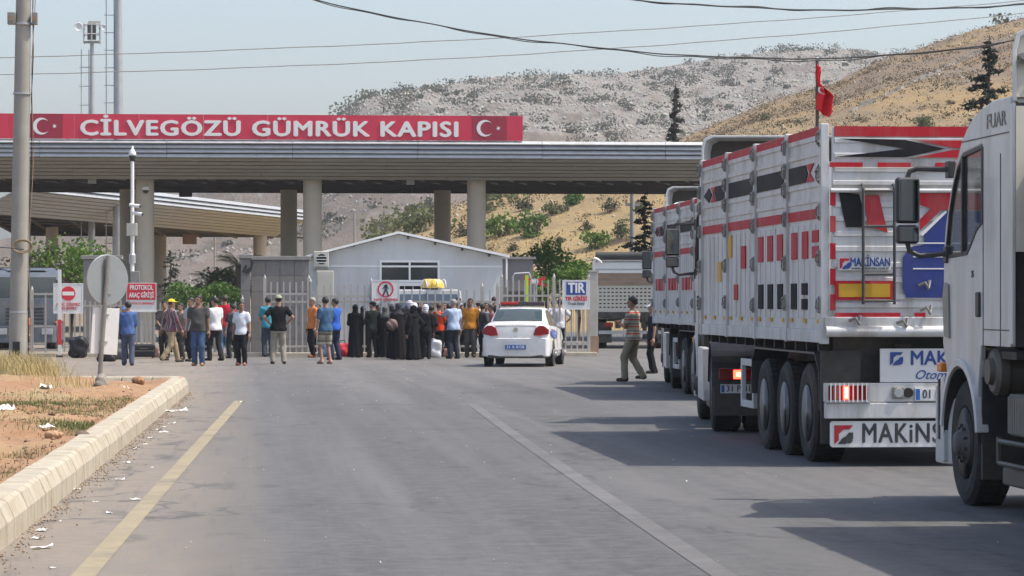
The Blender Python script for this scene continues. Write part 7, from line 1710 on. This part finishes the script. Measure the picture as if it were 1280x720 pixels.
# more of the dense huddle before the pedestrian sign
for i, (px, ft, hd_, fc, lg, hc_, tc, lb) in enumerate([
    (454, 445, 383, 20, 'robe', (.03, .03, .034), BLK, 'woman in black behind the left edge of the huddle'),
    (473, 445, 381, 200, 'trousers', None, (.05, .055, .05), 'man in dark olive shirt deep in the huddle facing the camera'),
    (489, 445, 380, -30, 'robe', (.07, .07, .075), BLK, 'woman in charcoal headscarf between the robe wearers'),
    (492, 448, 386, 60, 'robe', BLK, BLK, 'short woman in black stooping before the huddle'),
    (507, 449, 383, -40, 'robe', (.09, .085, .095), (.022, .02, .024), 'woman with dull violet headscarf before the tall woman'),
    (517, 450, 382, 50, 'robe', BLK, BLK, 'woman in black at the front of the huddle'),
    (526, 445, 377, 190, 'trousers', None, (.04, .04, .05), 'dark-haired man rising behind the white headscarves'),
    (539, 446, 382, -60, 'trousers', None, (.03, .03, .034), 'man in black turned right beside the white plastic bag'),
    (543, 443, 377, 160, 'trousers', None, (.22, .20, .19), 'man in grey-brown shirt behind the red-orange t-shirt'),
    (561, 446, 380, -20, 'trousers', None, (.06, .07, .10), 'man in dark blue at the elbow of the pale blue shirt man'),
    (583, 445, 378, 30, 'trousers', None, (.58, .56, .58), 'man in off-white shirt squeezed behind the ochre shirt'),
    (603, 447, 380, -50, 'trousers', None, (.05, .05, .055), 'man in dark shirt between ochre and light blue shirts'),
    (614, 446, 381, 120, 'trousers', None, (.30, .10, .09), 'man in dull red shirt close to the car tail')]):
    person(px, ft, hd_, fc, lb, tc, (.03, .03, .034), legs=lg, head='scarf' if hc_ else 'short', headm=hc_, arms=(('front', 'down'), ('cross', 'front'), ('down', 'hip'))[i % 3], build=.94 + .04 * (i % 4), look=(-30, 20, 0, 40)[i % 4], sleeve='long' if i % 2 else 'short', skin='abc'[i % 3])
for px, ft, hd_, fc, tc, bc, lb in ((398, 445, 380, 150, (.30, .28, .27), DK, 'man in beige-grey behind the orange polo man'), (206, 448, 377, 170, (.12, .10, .09), DK, 'man in dark brown at the fence left of the yellow cap'), (291, 448, 380, 40, (.05, .05, .06), DK, 'youth in black between red shirt and white polo')):
    person(px, ft, hd_, fc, lb, tc, bc, arms=('down', 'front'), look=15)

# ------------------------------------------------------------ luggage and litter
def soft(name, fn, lo, hi, res, m, parent): v, f = field(fn, lo, hi, res); return inst(npmesh(name, v, f, m, True), name, parent)
def bag(px, py, w, d, h, m, label, strap=True, cat='bag', sd=0, name='bag'):
    q = G(px, py); root = empty(name, (q.x, q.y, 0), random.uniform(-.3, .3)); r = np.random.default_rng(sd); p = r.uniform(0, 6, 3)
    def fn(X, Y, Z):
        k = ((np.abs(X) / (w / 2)) ** 4 + (np.abs(Y) / (d / 2)) ** 4 + (np.abs(Z - h / 2) / (h / 2)) ** 4) ** .25
        return np.maximum((k - 1) * min(w, d, h) / 2 + .02 * np.sin(X * 17 + p[0]) * np.sin(Z * 15 + p[1]) + .01 * np.sin(Y * 30 + Z * 20), .004 - Z)
    soft('sack', fn, (-w * .6, -d * .65, -.03), (w * .6, d * .65, h * 1.15), min(w, d, h) / 14, m, root)
    if strap: MB().path([(-w * .25, 0, h * .93), (-w * .2, -.02, h * 1.2), (w * .2, -.02, h * 1.22), (w * .25, 0, h * .93)], .016, 5).build('strap', M['plastic'], root)
    return tag(root, label, cat)
M['blackbag'] = mat('black_bag', (.016, .016, .018), .45, var=.2)
bag(98, 447.5, .52, .4, .62, M['blackbag'], 'black full rubbish sack beneath the no entry sign', False, 'sack', 1)
bag(133, 452, .5, .35, .32, M['blackbag'], 'black travel bag on the ground left of the blue shirt man', True, 'bag', 2)
bag(145, 450, .45, .35, .55, mat('grey_bag', (.10, .10, .11), .7, var=.3), 'dark grey bag stacked behind the round sign pole', True, 'bag', 3)
bag(408, 446, .4, .3, .38, mat('blue_bag', (.12, .20, .32), .7, var=.2), 'faded blue bag on the ground behind the shorts wearer', True, 'bag', 4)
bag(428, 446, .34, .3, .40, mat('red_bag', (.45, .02, .04), .7, var=.2), 'red bag standing beside the bright blue t-shirt man', True, 'bag', 5)
bag(545, 447, .32, .28, .52, mat('white_bag', (.62, .62, .64), .7, var=.1), 'white plastic bag on the ground before the red-orange t-shirt man', True, 'bag', 6)
bag(558, 446, .3, .3, .25, mat('brown_bag', (.25, .13, .10), .7, var=.2), 'small brown bag at the feet of the pale blue shirt man', True, 'bag', 7)
bag(195, 447, .25, .22, .30, mat('dusty_bag', (.33, .22, .17), .8, var=.2), 'small dusty pink bag right of the black suitcase', False, 'bag', 8)
q = G(178, 447.5); sc_ = empty('suitcase', (q.x, q.y, 0), .1); MB().box(-.36, .36, -.22, .22, .03, .40).build('shell', M['blackbag'], sc_, bevel=.05); MB().box(-.365, .365, -.225, .225, .20, .215).build('zip', M['greymetal'], sc_)
MB().path([(-.12, -.23, .28), (-.1, -.27, .28), (.1, -.27, .28), (.12, -.23, .28)], .015, 6).build('handle', M['plastic'], sc_)
for s in (-1, 1): MB().lathe([(.03, -.02), (.03, .02)], 'x', (s * .28, -.15, .03), 10).build('castor', M['plastic'], sc_)
tag(sc_, 'black suitcase lying flat beneath the protocol sign', 'suitcase')
q = G(497, 449.4) + Vector((0, -.22, 0)); hb = empty('shoulder_bag', (q.x - .12, q.y, .82), .4)
soft('sack', lambda X, Y, Z: elf((X, Y, Z), (0, 0, .16), (.22, .09, .17)) + .008 * np.sin(X * 30 + Z * 24), (-.3, -.15, -.05), (.3, .15, .4), .018, mat('brown_leather', (.14, .085, .08), .6, var=.2), hb); MB().path([(-.18, 0, .2), (-.06, .1, .48), (.1, .14, .56), (.18, .1, .22)], .014, 5).build('strap', M['plastic'], hb)
tag(hb, 'brown shoulder bag hanging on the woman in black robe', 'bag')

# a low barrier table leg stand near the red bag, litter along the kerb
def scrap(seed, s):
    r = np.random.default_rng(seed); n = 5; u = np.linspace(-1, 1, n); X, Y = np.meshgrid(u * s, u * s * r.uniform(.4, .8), indexing='ij')
    Z = np.abs(r.normal(0, s * .22, (n, n))) + .006; X = X + r.normal(0, s * .12, (n, n)); Y = Y + r.normal(0, s * .1, (n, n)); i = np.arange(n * n).reshape(n, n)
    f = np.stack([i[:-1, :-1], i[1:, :-1], i[1:, 1:], i[:-1, 1:]], -1).reshape(-1, 4); return npmesh('paper_scrap', np.stack([X, Y, Z], -1).reshape(-1, 3), f, M['paper'])
scr = [scrap(i, .07) for i in range(6)]
LIT = [(52, 664, 1.0), (47, 674, .9), (52, 686, 1.3), (75, 652, .3), (96, 612, .5), (213, 515, 1.6), (205, 541, 1.0), (198, 538, .9), (215, 530, 1.1), (170, 562, 1.1), (160, 579, .8), (191, 585, .5), (170, 625, .7), (137, 642, .6), (65, 711, .6), (228, 514, 1.8), (302, 503, .8), (205, 534, .6), (182, 556, .7), (150, 600, .8), (120, 628, .5), (225, 500, .9), (188, 548, .7)]
for i, (px, py, s) in enumerate(LIT):
    o = inst(scr[i % 6], 'paper_scrap', None, G(px, py) + Vector((0, 0, .003)), (0, 0, random.uniform(0, 6)), (s * .75, s * .75, s * .6)); tag(o, 'white scrap of paper lying in the gutter beside the kerb', 'litter', 'paper litter in the gutter')
for px, py, s, lb in ((58, 483, 1.6, 'crumpled white paper near the dry grass on the soil island'), (155, 482, 1.1, 'pale blue-white scrap on the soil near the island tip'), (60, 530, 1.0, 'small white scrap on the soil above the orange stone'), (5, 514, 2.4, 'white flattened sheet at the left picture edge on the soil')):
    q = G(px, py, .34); o = inst(scr[int(px) % 6], 'paper_scrap', None, (q.x, q.y, float(soil_z(q.x, q.y)) + .01), (0, 0, px), (s, s, s * 1.5)); tag(o, lb, 'litter', 'litter on the soil island')
def boulder(px, py, s, m, label, sd):
    q = G(px, py, .33); ph = np.random.default_rng(sd).uniform(0, 6, 3)
    v, f = field(lambda X, Y, Z: elf((X, Y, Z), (0, 0, .2), (.55, .4, .38)) + .09 * np.abs(np.sin(X * 7 + ph[0] + Z * 3)) * np.sin(Z * 8 + ph[1]) + .06 * np.abs(np.sin(Y * 11 + X * 9 + ph[2])), (-.75, -.6, -.3), (.75, .6, .75), .06)
    o = inst(npmesh('stone', v * s, f, m, False), 'stone', None, (q.x, q.y, float(soil_z(q.x, q.y)) - .02), (0, 0, sd)); tag(o, label, 'stone')
boulder(127, 479, .30, M['limestone'], 'white angular stone at the foot of the leaning sign pole', 1)
boulder(173, 478, .26, mat('orange_stone', (.33, .19, .10), .95, var=.2), 'big orange-brown stone near the island tip', 2)
boulder(67, 540, .17, mat('pink_stone', (.42, .26, .15), .95, var=.2), 'rounded orange stone in the middle of the soil island', 3)
boulder(103, 537, .15, mat('dark_stone', (.16, .12, .09), .95, var=.2), 'dark brown clod right of the rounded orange stone', 4)
boulder(226, 469, .12, mat('red_brick', (.40, .19, .13), .95, var=.2), 'reddish broken brick on the kerb end', 5)
# ------------------------------------------------------------ air
hz = MB().box(-1700, 1700, -120, 2400, -3, 170).build('haze', MATS['white_paint']); hz.data.materials.clear()
hm = bpy.data.materials.new('haze_air'); hm.use_nodes = True; hn = hm.node_tree.nodes; hl = hm.node_tree.links
hn.remove(hn['Principled BSDF']); pv = hn.new('ShaderNodeVolumePrincipled'); pv.inputs['Color'].default_value = (.86, .91, 1, 1); pv.inputs['Density'].default_value = 0.00020; pv.inputs['Anisotropy'].default_value = 0.2
hl.new(pv.outputs[0], hn['Material Output'].inputs['Volume']); hz.data.materials.append(hm)
tag(hz, kind='stuff', label='thin pale summer haze over the whole place', cat='haze')
